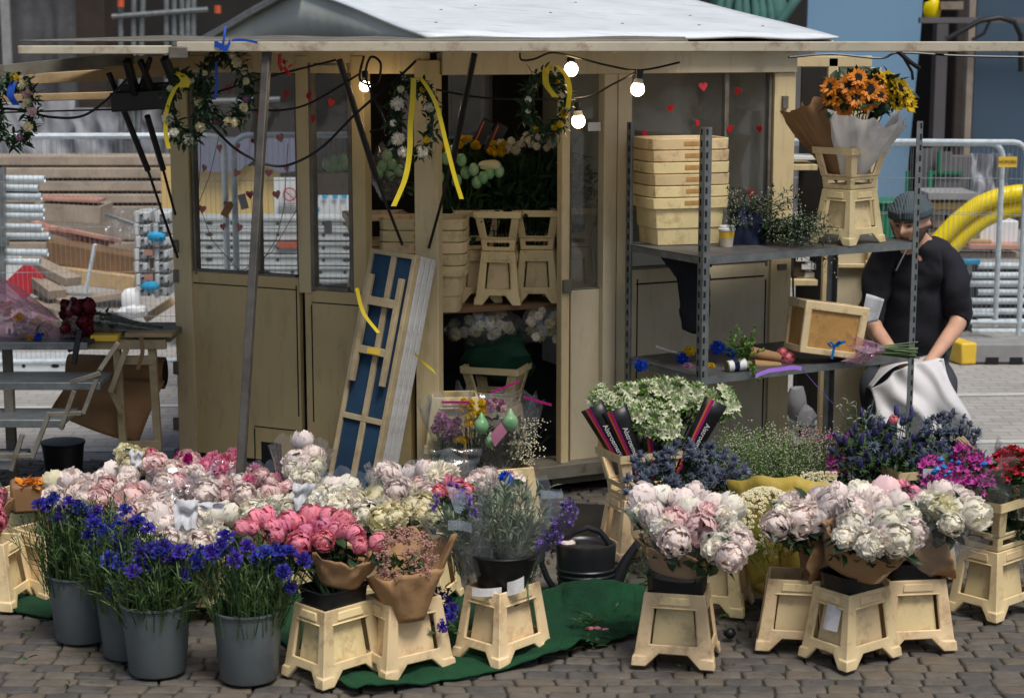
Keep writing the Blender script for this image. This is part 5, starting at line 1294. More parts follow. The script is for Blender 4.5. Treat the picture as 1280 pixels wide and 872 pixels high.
# wrapped bunch with stems at right of middle shelf
mb = MB(); c = mid(1085, 455) + V((0, .06, .05)); wrapcone(mb, c + V((.1, .03, 0)), c + V((-.075, -.01, .01)), .016, .07, 0, 6.28, rg, .05, .2, seed=5); t = thing('wrapped_bunch', 'lilac wrapped bunch with green stems lying at the right end of the middle shelf', 'bouquet', c); mb.build('wrap', K['cel_pink'], t)
mb = MB(); leaf_mass(mb, c, (.06, .045, .045), 60, .03, .012, rg); mb.build('blooms', K['p_mum'], t, angle=0)
mb = MB(); rg = random.Random(4)
for i in range(26): a = c + V((.05, .02, rg.uniform(-.02, .02))); mb.tube([a, a + V((.17 + rg.uniform(-.02, .03), rg.uniform(-.05, .06), rg.uniform(-.03, .02)))], .004, 5)
mb.build('stems', K['stem'], t)
mb = MB(); c2_ = P(1090, 388, 8.95); mb.sheet(lambda u, v: c2_ + V(((u - .5) * .09 + (v - .5) * .03, .03 * math.sin(u * 3), (v - .5) * .17 * (1 - .35 * u))), 8, 8); tag(mb.build('white_paper', K['white_paper'], loc=c2_, solid=.002), 'white folded paper held against the dark sweater beside the cabinet', 'paper')

# ------------------------------------------------------------------ cabinet at the right end of the kiosk
cb = thing('storage_cabinet', 'cream storage cabinet with books at the right end of the kiosk', 'cabinet', (1.62, 9.45, 0))
CYd = 9.42
mb = MB(); rectat(mb, 990, 75, 1036, 560, CYd + .38, .03, .05, 2.03); mb.build('back', K['inner_dk'], cb)
mb = MB(); rectat(mb, 1022, 85, 1034, 560, CYd, .05, .05, 2.03); rectat(mb, 990, 70, 1090, 84, CYd, .05); mb.build('frame', K['paint_lt'], cb, bevel=.004)
mb = MB()
for y in (206, 350): rectat(mb, 986, y, 1022, y + 7, CYd + .02, .34)
mb.build_each('shelf', K['paint_lt'], cb, bevel=.002)
mb = MB(); rectat(mb, 1037, 80, 1086, 560, CYd + .02, .04, .05, 1.98); d_ = mb.build('door', K['paint_gr'], cb, bevel=.004)
mb = MB(); rectat(mb, 1077, 85, 1083, 560, CYd - .02, .04, .06, 1.97); rectat(mb, 1040, 330, 1092, 335, CYd - .015, .03); rectat(mb, 1082, 326, 1092, 340, CYd - .03, .03); mb.build('door_trim', K['paint_lt'], d_, bevel=.003)
mb = MB(); rectat(mb, 1029.5, 350, 1032.5, 540, CYd - .01, .008); mb.build('light_strip', K['white'], cb)
for i, (x0, y0, x1, y1, m, lb) in enumerate(((992, 195, 1020, 200, 'white', 'flat stack of papers on the top cabinet shelf'), (995, 316, 1012, 327, 'white', 'small white box tipped on the cabinet shelf'), (1002, 330, 1020, 337, 'white', 'lower white box on the cabinet shelf'), (992, 305, 1006, 346, 'inner', 'dark file standing on the cabinet shelf'), (996, 341, 1018, 347, 'label', 'flat book lying on the lower cabinet shelf'))):
    mb = MB(); rectat(mb, x0, y0, x1, y1, CYd + .06 + .01 * i, .2); tag(mb.build('stored_item', K[m], loc=P(x0, y1, CYd + .06), bevel=.003), lb, 'box' if 'box' in lb else 'papers')
mb = MB(); mb.tube([P(991, 345, 9.3), P(993, 420, 9.3), P(998, 500, 9.3), P(1000, 545, 9.3)], .006, 6); tag(mb.build('hanging_cable', K['black_metal'], loc=P(998, 500, 9.3)), 'black cable hanging down beside the cabinet', 'cable')
mb = MB(); mb.blob(P(995, 505, 9.3), (.06, .05, .09), 6, .4); mb.blob(P(1006, 520, 9.28), (.05, .05, .07), 8, .4); tag(mb.build('plastic_bag', K['sheetpl'], loc=P(1000, 530, 9.3)), 'pale plastic bag hanging behind the gypsophila', 'bag')

# ------------------------------------------------------------------ leaning trestle panels
tl = P(463, 310, 7.84); psi = R(33)
w_ = V((math.cos(psi), -math.sin(psi), 0)); l_ = V((.19, .17, 1)).normalized(); w_ = (w_ - l_ * w_.dot(l_)).normalized(); t_ = l_.cross(w_) * -1
if t_.y < 0: t_ = -t_
PWd = .25; TL_ = tl; LEN = (tl.z - .02) / l_.z
def pp_(u, v, n): return TL_ + w_ * u - l_ * v + t_ * n
def pbox(mb, u0, u1, v0, v1, n0, n1): mb.prism([pp_(u0, v0, n0), pp_(u1, v0, n0), pp_(u1, v1, n0), pp_(u0, v1, n0)], t_ * (n1 - n0))
grp = 'panels leaning in the stack on the kiosk'
for k in range(4):
    t = thing('folded_table', ['front blue backed panel with pale wood frame leaning on the kiosk', 'second panel of the leaning stack, just behind the blue front', 'third panel of the leaning stack beside the kiosk', 'rearmost panel of the leaning stack, nearest the doorway'][k], 'table panel', pp_(PWd / 2, LEN, .04 * k), group=grp)
    o = .044 * k; du = -.003 * k
    mb = MB(); pbox(mb, du, .02 + du, 0, LEN, o, o + .034); pbox(mb, PWd - .02 + du, PWd + du, 0, LEN, o, o + .034); pbox(mb, .02 + du, PWd - .02 + du, 0, .02, o, o + .034); pbox(mb, .02 + du, PWd - .02 + du, LEN - .02, LEN, o, o + .034); pbox(mb, .02 + du, PWd - .02 + du, .72, .745, o, o + .03); pbox(mb, PWd * .47 + du, PWd * .47 + .028 + du, .02, .72, o + .001, o + .03); pbox(mb, PWd * .47 + du, PWd * .47 + .028 + du, .745, LEN - .02, o + .001, o + .03)
    mb.build('frame', K['alu_edge'] if k else K['lad_wood'], t, bevel=.002)
    mb = MB(); pbox(mb, .018 + du, PWd - .018 + du, .018, LEN - .018, o + .012, o + .022); mb.build('board', K['blue_tarp'], t)
    if k == 0:
        mb = MB(); pbox(mb, .03, .055, .11, .58, -.022, -.002); pbox(mb, .195, .22, .11, .58, -.022, -.002); pbox(mb, .055, .195, .205, .243, -.02, -.002); pbox(mb, .055, .195, .42, .455, -.02, -.002); g_ = mb.build('folding_leg', K['lad_wood'], t, bevel=.002)
        mb = MB(); pbox(mb, .10, .17, .425, .45, -.0215, -.0195); mb.build('yellow_stain', K['yellow_sign'], g_)
mb = MB(); pbox(mb, .282, .288, .0, LEN, -.001, .165); 
mb = MB(); ribbon(mb, [P(446, 360, 7.72), P(452, 385, 7.7), P(462, 402, 7.68), P(473, 416, 7.66)], .02, (.8, .5, 0)); tag(mb.build('yellow_strap', K['ribbon_y'], loc=P(470, 410, 7.7), angle=0), 'long yellow strap end hanging across the front blue panel', 'strap'); mb = MB(); ribbon(mb, [P(517, 441, 7.75), P(530, 453, 7.72), P(544, 466, 7.7)], .028, (-.5, .3, .8)); tag(mb.build('yellow_strap', K['ribbon_y'], loc=P(530, 453, 7.7), angle=0), 'short yellow strap end sticking out right of the leaning panels', 'strap')

# ------------------------------------------------------------------ wreaths hanging under the awning
def wreath(label, px, py, rx, ry, Y, fl, seed, ribbonm=None, rib=(), yaw=0, fs=.4):
    rg = random.Random(seed); c = P(px, py, Y); t = thing('flower_wreath', label, 'wreath', c, group='flower wreaths hanging under the awning'); k = Y / FPX
    mb = MB()
    def pt(a, j=0): return c + V((math.cos(a) * rx * k * math.cos(yaw), math.cos(a) * rx * k * math.sin(yaw), math.sin(a) * ry * k)) + (rdir(rg, 0) * j if j else V((0, 0, 0)))
    mb.tube([pt(2 * PI * i / 24) for i in range(25)], .008, 6)
    for i in range(430): leaf(mb, pt(rg.uniform(0, 2 * PI), .026), rdir(rg, 0), rg.uniform(.02, .06), .008, .4, None, rg)
    mb.build('foliage', K['leaf_dk'], t, angle=0)
    for i in range(len(fl)):
        a, me, s = fl[i]; inst('bloom', me, t, pt(a, .01) + V((0, -.022, 0)), look((rg.uniform(-.4, .4), -1, rg.uniform(-.3, .5)), rg.random() * 6), s * .8 * rg.uniform(.7, 1.15))
    if ribbonm:
        mb = MB()
        for r_ in rib: ribbon(mb, [P(*q) for q in r_[0]], r_[1], r_[2])
        mb.build_each('ribbon', K[ribbonm], t, angle=0)
    return t
W_, Y_, M_, C_, B_ = MUM['p_white'], MUM['p_yellow'], MUM['p_mum'], MUM['p_cream'], MUM['p_pale']
wreath('flower wreath with dried cream flowers and blue ribbon at the far left edge', 18, 138, 22, 38, 7.5, [(.3, C_[0], .45), (.9, C_[1], .55), (-.6, C_[0], .55), (-.1, B_[0], .5), (-1.2, M_[0], .35), (1.5, Y_[0], .5), (.55, B_[1], .5)], 1, 'ribbon_b', (([(17, 102, 7.46), (13, 118, 7.44), (20, 132, 7.45)], .03, (1, 0, 0)),))
wreath('flower wreath with white flowers on a yellow ribbon, left of the blue ribboned one', 232, 135, 20, 38, 7.46, [(2.4, C_[0], .35), (.2, C_[1], .5), (-1.3, W_[0], .5), (3.5, W_[1], .6), (-.6, C_[0], .5), (-2.2, W_[0], .4), (1.2, C_[1], .45)], 2, 'ribbon_y', (([(222, 90, 7.43), (230, 100, 7.42), (218, 112, 7.42), (209, 135, 7.42), (207, 165, 7.42), (211, 186, 7.42)], .017, (1, .2, 0)), ([(222, 92, 7.43), (232, 100, 7.42), (230, 110, 7.42)], .04, (1, 0, 0))))
wreath('large open wreath hung with royal blue ribbon beside the leaning pole', 282, 112, 27, 42, 7.44, [(1.0, C_[0], .5), (.6, C_[1], .5), (.2, C_[0], .5), (-.25, M_[0], .45), (-.6, C_[1], .55), (-1.1, C_[0], .55), (-1.5, C_[1], .5), (-2.0, M_[1], .4), (2.6, C_[0], .4), (1.3, W_[0], .4)], 3, 'ribbon_b', (([(282, 32, 7.28), (280, 48, 7.26), (276, 62, 7.27), (266, 60, 7.3)], .009, (1, 0, 0)), ([(290, 51, 7.25), (305, 50, 7.25), (322, 54, 7.25)], .01, (0, 0, 1)), ([(270, 78, 7.42), (271, 105, 7.42), (268, 125, 7.42)], .012, (1, 0, 0)), ([(268, 55, 7.27), (282, 60, 7.26), (288, 52, 7.26)], .025, (0, 0, 1))))
wreath('wreath of white daisies with a long yellow ribbon at the kiosk corner', 516, 148, 24, 44, 7.5, [(2.7, W_[0], .65), (2.1, C_[0], .35), (3.8, W_[1], .75), (4.3, W_[0], .6), (5.2, W_[1], .65), (.35, W_[0], .5), (-.6, Y_[0], .35), (.9, Y_[1], .3), (3.3, W_[0], .4)], 4, 'ribbon_y', (([(517, 98, 7.45), (516, 125, 7.45), (513, 155, 7.46), (512, 190, 7.45), (506, 225, 7.43), (492, 258, 7.4)], .022, (1, .2, 0)), ([(517, 98, 7.45), (527, 100, 7.44), (545, 130, 7.43), (558, 180, 7.42), (568, 220, 7.42), (577, 249, 7.42)], .018, (1, .3, 0))))
wreath('round green wreath with small white and yellow flowers right of the doorway top', 683, 130, 24, 34, 7.55, [(2.9, W_[0], .4), (3.5, W_[1], .35), (.4, W_[0], .35), (-.3, Y_[1], .4), (-.8, Y_[0], .4), (-.1, W_[1], .4), (-1.2, Y_[1], .35), (1.0, Y_[0], .3), (4.1, Y_[0], .3)], 5, 'ribbon_y', (([(682, 88, 7.5), (692, 82, 7.48), (705, 90, 7.48), (712, 110, 7.48), (710, 135, 7.5)], .02, (1, 0, 0)), ([(682, 88, 7.5), (683, 105, 7.49), (694, 122, 7.49)], .026, (1, 0, 0))))
mb = MB(); mb.tube([P(350, 68, 7.45), P(349, 80, 7.45), P(352, 88, 7.45), P(355, 84, 7.44), P(362, 94, 7.45)], .008, 6)
for i in range(6): leaf(mb, P(350 + i * 2.5, 70 + i * 4, 7.44), rdir(rnd, 0), .03, .008)
tag(mb.build('curled_ribbon', K['ribbon_r'], loc=P(350, 70, 7.45)), 'curled red ribbon dangling right of the leaning pole', 'ribbon')
# ------------------------------------------------------------------ goods inside the kiosk
def ins(px, off, z=ISZ):
    p = WR.at(px, 380, -off); return V((p.x, p.y, z))
rzk = ANG
cl = ['left pale crate in the row on the kiosk interior shelf', 'middle pale crate in the row on the kiosk interior shelf', 'right pale crate on the interior shelf, just inside the doorway post', 'rear pale crate in the shadow at the left of the interior row']
co = ['collar on the left crate of the row inside the kiosk', 'collar on the middle crate of the row inside the kiosk', 'collar on the right crate of the row inside the kiosk', 'collar on the shadowed rear crate inside the kiosk']
for i, (px, off) in enumerate(((626, .38), (672, .36), (718, .4), (596, .5))):
    p = ins(px, off); a = PI / 2 + (-.12, -.06, -.1, .1)[i]
    place(CR, cl[i], p, a); place(CO, co[i], p + V((0, 0, CH + .002)), a)
p = ins(532, .3, ISZ)
for i in range(5):
    dup(nc, (p.x, p.y, ISZ + .167 + i * .0535), rzk - .5, ['lowest', 'second', 'third', 'fourth', 'topmost'][i] + ' crate of the nested stack inside the kiosk by the corner post')
q = V((WL.at(470, 350, -.25).x, WL.at(470, 350, -.25).y, ISZ))
place(CR, 'crate standing at the left inside the kiosk, behind the black strut', q, .2); place(CO, 'collar on the crate at the left inside the kiosk', q + V((0, 0, CH + .002)), .2)
rg = random.Random(21)
def foliage_bunch(name, label, cat, base, top, r, m='leaf_dk', n=120, L=.07, W=.014, ns=20, seed=1, group=None):
    rg = random.Random(seed); t = thing(name, label, cat, base, group=group); base, top = V(base), V(top)
    mb = MB(); leaf_mass(mb, top - V((0, 0, r * .3)), (r, r, r * .9), n, L, W, rg, .5); stems(mb, base, r * .25, top, r * .8, ns, .0022, rg); mb.build('foliage', K[m], t, angle=0); return t
for i, (px, off) in enumerate(((624, .38), (666, .36), (706, .4), (592, .55))):
    p = ins(px, off, ISZ + .2); t = foliage_bunch('dark_foliage_bunch', ['dark leafy bunch in the left interior crate', 'dark leafy bunch under the white flowers in the middle interior crate', 'dark leafy bunch in the right interior crate by the post', 'dark leafy bunch in the shadowed rear interior crate'][i], 'foliage', p, p + V((0, .05, .3 + .06 * (i % 2))), .2, 'leaf_dk', 170, .1, .014, 40, 30 + i)
def px_blooms(t, lst, Y, meshes, s, dy=(-.05, .05), seed=1, name='bloom', face=(0, -.7, .7), jit=.4):
    rg = random.Random(seed)
    for (x, y) in lst: inst(name, rg.choice(meshes), t, P(x, y, Y + rg.uniform(*dy)), look(V(face) + V((rg.uniform(-jit, jit), rg.uniform(-jit, jit), rg.uniform(-jit, jit)))), s * rg.uniform(.8, 1.15))
def scatter(n, x0, x1, y0, y1, rg): return [(rg.uniform(x0, x1), rg.uniform(y0, y1)) for _ in range(n)]
t = thing('white_flower_bunch', 'bunch of small white flowers inside the kiosk under the round wreath', 'bouquet', P(660, 250, 8.7)); px_blooms(t, [(x, 178 + (660 - x) * .18 + rg.uniform(-9, 11)) for x in [626 + i * 3.2 for i in range(26)]], 8.62, W_, .38, seed=3)
mb = MB(); stems(mb, P(665, 265, 8.75), .05, P(660, 190, 8.65), .13, 30, .003, rg); mb.build('stems', K['leaf_dk'], t)
for i, (x, y, z) in enumerate(((560, 205, .22), (620, 215, .26), (668, 225, .24), (690, 200, .2))):
    c = P(x, y, 8.95); foliage_bunch('dark_foliage_bunch', ['broad dark leafy bunch behind the green eggs at the left', 'broad dark leafy bunch behind the middle of the green eggs', 'broad dark leafy bunch below the white flowers inside the kiosk', 'broad dark leafy bunch beside the doorway post inside the kiosk'][i], 'foliage', c - V((0, 0, .35)), c, z, 'leaf', 260, .1, .016, 40, 50 + i)
t = thing('yellow_flower_bunch', 'bunch of yellow flowers inside the kiosk above the green eggs', 'bouquet', P(560, 240, 8.6)); px_blooms(t, scatter(16, 536, 560, 178, 192, rg) + scatter(12, 572, 600, 172, 185, rg) + scatter(12, 612, 632, 178, 200, rg), 8.55, Y_, .3, seed=4)
mb = MB(); stems(mb, P(575, 260, 8.65), .08, P(580, 190, 8.6), .18, 30, .003, rg); leaf_mass(mb, P(575, 215, 8.62), (.2, .08, .08), 90, .06, .012, rg); mb.build('foliage', K['leaf_dk'], t)
eggs = thing('green_egg_garland', 'row of glossy green decorative eggs inside the kiosk', 'decoration', P(570, 215, 8.45))
for (x, y) in ((536, 205), (545, 212), (558, 198), (566, 190), (577, 200), (582, 216), (592, 212), (604, 222), (612, 216), (624, 214), (549, 222), (571, 226), (596, 228)):
    mb = MB(); mb.blob(P(x, y, 8.42 + rg.uniform(-.03, .03)), (.024, .024, .031), x, .06, 12); mb.build('egg', K['egg_green'], eggs)
mb = MB(); stems(mb, P(575, 262, 8.55), .1, P(575, 218, 8.45), .16, 14, .002, rg); mb.build('stems', K['stem'], eggs)
eg2 = thing('green_egg_bouquet', 'green egg bouquet in clear film left of the kiosk corner post', 'decoration', P(485, 235, 8.32))
for (x, y) in ((478, 208), (484, 195), (490, 206), (499, 213), (473, 216), (488, 218)):
    mb = MB(); mb.blob(P(x, y, 8.32), (.024, .024, .03), x, .06, 12); mb.build('egg', K['egg_green'], eg2)
mb = MB(); leaf_mass(mb, P(486, 225, 8.36), (.12, .07, .1), 110, .06, .012, rg); mb.build('foliage', K['leaf_dk'], eg2, angle=0)
mb = MB(); wrapcone(mb, P(487, 250, 8.33), P(485, 188, 8.32), .04, .11, 0, 6.2, rg, .05, .1, seed=3); mb.build('film', K['cel'], eg2, angle=0)
eg3 = thing('green_egg_bouquet', 'green egg bouquet behind the narrow left kiosk window', 'decoration', P(425, 225, 8.5))
for (x, y) in ((409, 205), (417, 201), (424, 210), (432, 206), (414, 213), (428, 199)):
    mb = MB(); mb.blob(P(x, y, 8.5), (.024, .024, .03), x, .06, 12); mb.build('egg', K['egg_green'], eg3)
mb = MB(); leaf_mass(mb, P(422, 215, 8.55), (.08, .05, .06), 70, .05, .012, rg); mb.build('foliage', K['leaf'], eg3, angle=0); mb = MB(); mb.box(P(424, 229, 8.5), (.2, .14, .1)); mb.build('tray', K['wood_old'], eg3, bevel=.004)
mb = MB(); mb.blob(P(612, 206, 8.44), (.055, .03, .022), 3, .3, 14); tag(mb.build('cream_blossom', K['p_cream'], loc=P(612, 206, 8.44)), 'long cream blossom lying among the green eggs', 'flower')
for i, (x, y, lb) in enumerate(((602, 168, 'dark printed flower box standing under the small back window, left one'), (620, 173, 'dark printed flower box with pale lettering, right of its twin under the back window'))):
    t = thing('printed_box', lb, 'box', P(x, y + 18, 8.75)); mb = MB(); mb.box(P(x, y, 8.75), (.06, .05, .15), Matrix.Rotation(.5, 3, 'Y')); mb.build('box', K['black'], t, bevel=.002)
    mb = MB(); mb.bar(P(x - 9, y + 12, 8.722), P(x + 3, y - 16, 8.722), .004, .006); mb.build('stripe', K['orange'], t)
# lower shelf goods
lw = thing('white_flower_bundle', 'white flowers in clear film under the kiosk interior shelf', 'bouquet', ins(630, .4, .62))
px_blooms(lw, scatter(26, 565, 640, 392, 422, rg) + scatter(16, 655, 698, 388, 425, rg), 8.45, W_ + C_, .5, (-.06, .1), 6)
mb = MB(); mb.blob(P(605, 408, 8.45), (.16, .1, .09), 4, .4, 20); mb.blob(P(675, 406, 8.5), (.1, .1, .09), 7, .4, 20); mb.build('film', K['cel'], lw)
gb = thing('green_cloth_bundle', 'dark green cloth bundle under the white flowers inside the kiosk', 'bundle', P(625, 470, 8.5)); mb = MB(); mb.blob(P(622, 445, 8.5), (.17, .12, .12), 9, .35, 20); mb.build('cloth', mat('dark_green_cloth', (.006, .05, .025), .8, .3, 8, .4, 20), gb)
place(CO, 'open collar low in the kiosk doorway under the green bundle', V((P(620, 500, 8.35).x, 8.4, .42)), rzk - .75); place(CR, 'shadowed crate under the low collar in the kiosk doorway', V((P(620, 500, 8.35).x, 8.4, ZF + .02)), rzk - .75)
# wrapped bouquets at the doorway
dY = 7.78
place(CR, 'pale crate at the kiosk doorway holding the wrapped egg bouquets', V((P(632, 600, dY).x, dY, .02)), R(20)); place(CR, 'pale crate behind the mauve wrapped bunch at the kiosk doorway', V((P(566, 560, dY).x, dY + .2, .3)), R(5))
place(CR, 'pale crate under the one behind the mauve wrapped bunch', V((P(566, 560, dY).x, dY + .2, .03)), R(5))
t = thing('egg_bouquet', 'mixed bouquet with green eggs and a pink card at the kiosk doorway', 'bouquet', P(622, 592, dY)); rg = random.Random(8)
for (x, y, r) in ((602, 532, .032), (638, 528, .034), (613, 552, .024)):
    mb = MB(); mb.blob(P(x, y, dY - .09), (r, r, r * 1.15), x, .05, 14); mb.lathe([(r * .9, r * .4), (r * .5, r * 1.1), (r * .2, r * 1.7), (0, r * 1.9)], 10, Matrix.Translation(P(x, y, dY - .09))); mb.build('egg', K['egg_green'], t)
mb = MB(); mb.prism([P(626, 528, dY - .13), P(634, 540, dY - .12), P(619, 558, dY - .13), P(612, 544, dY - .14)], (0, .003, 0)); mb.build('card', K['p_hot'], t, smooth=False)
mb = MB(); leaf_mass(mb, P(620, 555, dY), (.14, .09, .14), 190, .06, .012, rg); stems(mb, P(622, 600, dY), .03, P(620, 530, dY), .12, 20, .003, rg); mb.build('foliage', K['leaf_dk'], t, angle=0)
px_blooms(t, scatter(8, 606, 630, 500, 514, rg), dY, M_ + B_, .35, seed=5)
mb = MB(); wrapcone(mb, P(622, 600, dY), P(622, 500, dY), .06, .2, -.1, 6.2, rg, .06, .1, seed=11); mb.build('film', K['cel'], t, angle=0)
for i, (x, y, s) in enumerate(((570, 508, 1), (632, 490, -1), (672, 502, 1.2))):
    mb = MB(); mb.prism([P(x - 18, y - 4 - 3 * s, dY - .1), P(x + 18, y - 4 + 8 * s * (i > 0) - 3, dY - .1), P(x + 17, y - 1 + 8 * s * (i > 0) - 3, dY - .1), P(x - 18, y - 1 - 3 * s, dY - .1)], (0, .002, 0)); mb.build('pink_stripe', K['p_mag'], t, smooth=False)
t = thing('mauve_bunch', 'mauve chrysanthemums in clear film at the kiosk doorway, beside the panels', 'bouquet', P(560, 590, dY)); px_blooms(t, scatter(11, 540, 572, 522, 552, rg), dY, M_, .6, seed=7)
mb = MB(); wrapcone(mb, P(566, 596, dY), P(556, 498, dY), .03, .12, 0, 6.2, rg, .05, .1, seed=13); mb.build('film', K['cel'], t, angle=0); mb = MB(); stems(mb, P(566, 596, dY), .02, P(558, 535, dY), .07, 16, .003, rg); leaf_mass(mb, P(562, 560, dY), .06, 40, .05, .012, rg); mb.build('foliage', K['leaf_dk'], t, angle=0)
t = thing('yellow_bunch', 'yellow chrysanthemums between the mauve bunch and the green eggs', 'bouquet', P(590, 590, dY)); px_blooms(t, scatter(22, 575, 606, 502, 530, rg) + scatter(5, 566, 580, 540, 552, rg), dY, Y_, .36, seed=9); mb = MB(); stems(mb, P(592, 592, dY), .02, P(590, 520, dY), .07, 16, .003, rg); mb.build('stems', K['leaf_dk'], t)
def dots(mb, lst, r=.004, flat=False, rg=rnd):
    for p in lst:
        q = r * rg.uniform(.6, 1.25); a = rg.uniform(0, 6)
        x = V((math.cos(a), math.sin(a), rg.uniform(-.4, .4))) * q; y = V((-math.sin(a), math.cos(a), rg.uniform(-.4, .4))) * q; z = V((0, 0, q * .9))
        mb.add([p + x, p + y, p - x, p - y, p + z, p - z], [(0, 1, 4), (1, 2, 4), (2, 3, 4), (3, 0, 4), (1, 0, 5), (2, 1, 5), (3, 2, 5), (0, 3, 5)])
t = thing('gypsophila_bunch', 'bunch of white gypsophila drooping right of the egg bouquet in the doorway', 'bouquet', P(655, 590, dY)); mb = MB(); pl_ = [P(660 + rg.gauss(0, 9) + (560 - yy) * .12, yy, dY - .05 + rg.uniform(-.05, .05)) for yy in [rg.uniform(522, 580) for _ in range(260)]]; dots(mb, pl_, .0042); tag(mb.build('florets', K['daisy'], t, smooth=False), kind='stuff'); mb = MB(); stems(mb, P(640, 592, dY), .02, P(664, 540, dY), .09, 40, .0012, rg); mb.build('stems', K['leaf_dk'], t)

# ------------------------------------------------------------------ tables at the left
ps = thing('plant_steps', 'grey metal folding plant steps at the far left', 'plant stand', P(60, 600, 8.2))
for (y, Y, x1, z) in ((437, 8.25, 112, .735), (485, 8.05, 128, .585), (534, 7.85, 84, .455), (588, 7.7, 22, .3)):
    mb = MB(); a = P(-160, y, Y); b = P(x1, y, Y); mb.box(((a.x + b.x) / 2, Y + .1, z), (b.x - a.x, .26, .022)); mb.box(((a.x + b.x) / 2, Y - .035, z - .006), (b.x - a.x, .012, .035)); mb.build('shelf', K['galv'], ps, bevel=.003)
mb = MB()
for x, Y, z in ((12, 8.4, .73), (12, 8.0, .57)):
    p = P(x, 500, Y); mb.box((p.x, Y, z / 2), (.04, .04, z))
mb.build_each('leg', K['dirty_metal'], ps)
mb = MB()
for pts in (((126, 460), (104, 517)), ((104, 516), (62, 518)), ((62, 515), (40, 572)), ((93, 488), (76, 536)), ((41, 569), (-8, 569)), ((88, 478), (126, 466)), ((148, 428), (125, 462)), ((28, 542), (14, 588))):
    mb.bar(P(*pts[0], 7.66), P(*pts[1], 7.65), .02, .02, (0, 1, 0))
mb.build_each('scissor_bar', K['dirty_metal'], ps, bevel=.002)
tr = thing('trestle_table', 'low wooden trestle table beside the kiosk holding the dark red roses', 'table', P(175, 600, 8.4))
mb = MB(); a, b = P(100, 421, 8.35), P(216, 423, 8.35); mb.box(((a.x + b.x) / 2, 8.5, a.z), (b.x - a.x, .42, .03)); mb.build('top', K['dirty_metal'], tr, bevel=.003)
mb = MB(); mb.bar(P(110, 430, 8.28), P(208, 430, 8.28), .03, .045); mb.bar(P(150, 450, 8.3), P(196, 450, 8.3), .03, .04); mb.bar(P(158, 558, 8.32), P(202, 556, 8.32), .03, .05); mb.build_each('rail', K['lad_wood'], tr, bevel=.003)
for pts in (((146, 432), (160, 640)), ((190, 432), (203, 640))):
    mb = MB(); mb.bar(P(*pts[0], 8.3), P(*pts[1], 8.36), .035, .035, (0, 1, 0)); mb.build('leg', K['lad_wood'], tr, bevel=.003)
mb = MB(); mb.bar(P(158, 436, 8.26), P(138, 490, 8.24), .025, .02, (0, 1, 0)); mb.bar(P(138, 488, 8.25), P(152, 515, 8.28), .02, .02, (0, 1, 0)); mb.build_each('brace', K['lad_wood'], tr)
mb = MB(); mb.bar(P(100, 412, 8.22), P(92, 455, 8.2), .025, .02, (0, 1, 0)); mb.bar(P(85, 438, 8.22), P(118, 425, 8.22), .02, .02, (0, 1, 0)); tag(mb.build('clamp', K['black_metal'], loc=P(95, 430, 8.22), bevel=.003), 'black screw clamp gripping the table edge between steps and trestle', 'clamp')
mb = MB(); mb.box(P(133, 421, 8.28), (.13, .1, .03)); tag(mb.build('yellow_tray', K['yellow_sign'], loc=P(133, 424, 8.28), bevel=.006), 'small yellow tray on the trestle under the dark red roses', 'tray')
mb = MB(); mb.box(P(188, 417, 8.3), (.22, .1, .02)); tag(mb.build('wood_strip', K['wood'], loc=P(188, 420, 8.3), bevel=.003), 'pale wood strip on the trestle top beside the kiosk', 'wood strip')
mb = MB(); ribbon(mb, [P(176, 420, 8.22), P(178, 440, 8.2), P(172, 462, 8.2)], .02, (1, 0, 0)); tag(mb.build('strap', K['wood_brown'], loc=P(176, 420, 8.22), angle=0), 'short brown strap hanging over the trestle rail', 'strap')
pr = thing('kraft_paper_roll', 'big roll of brown wrapping paper under the trestle with a loose sheet hanging', 'paper roll', P(150, 470, 8.6))
mb = MB(); mb.tube([P(86, 462, 8.62), P(206, 466, 8.62)], .078, 24); mb.mi = 1; mb.tube([P(206, 466, 8.62), P(207.5, 466, 8.62)], .06, 20); mb.build('roll', [K['kraft_dk'], K['hole']], pr)
mb = MB(); A_, B_2, C2, D2 = P(92, 470, 8.54), P(207, 475, 8.54), P(172, 556, 8.4), P(60, 516, 8.35)
mb.sheet(lambda u, v: A_.lerp(B_2, u) * (1 - v) + D2.lerp(C2, u) * v + V((0, -.05 * math.sin(v * PI) + .02 * math.sin(u * 5 + v * 2), 0)), 16, 12); mb.build('loose_sheet', K['kraft'], pr, solid=.002)
# bouquets on the tables
t = thing('pink_wrapped_bouquet', 'bouquet in pale pink film with yellow and violet flowers at the far left', 'bouquet', P(30, 425, 8.3)); rg = random.Random(31)
mb = MB(); wrapcone(mb, P(95, 424, 8.35), P(-20, 385, 8.3), .02, .16, 0, 6.28, rg, .08, .15, seed=3); mb.build('film', K['cel_pink'], t, angle=0)
mb = MB(); mb.sheet(lambda u, v: P(0 + 75 * u, 350 + 62 * u + 22 * v * (1 - .3 * u), 8.2 + .05 * math.sin(u * 6 + v * 2)), 14, 6); mb.build('film_flap', K['cel_pink'], t)
px_blooms(t, scatter(12, 22, 62, 395, 422, rg), 8.28, Y_, .42, seed=2); px_blooms(t, scatter(6, 18, 50, 400, 424, rg), 8.24, MUM['p_blue'], .3, seed=3); px_blooms(t, scatter(6, 0, 40, 375, 395, rg), 8.3, B_, .5, seed=4); px_blooms(t, [(72, 405), (74, 415)], 8.28, C_, .4, seed=4)
mb = MB(); leaf_mass(mb, P(40, 412, 8.32), (.13, .08, .06), 90, .05, .012, rg); mb.build('foliage', K['leaf'], t, angle=0)
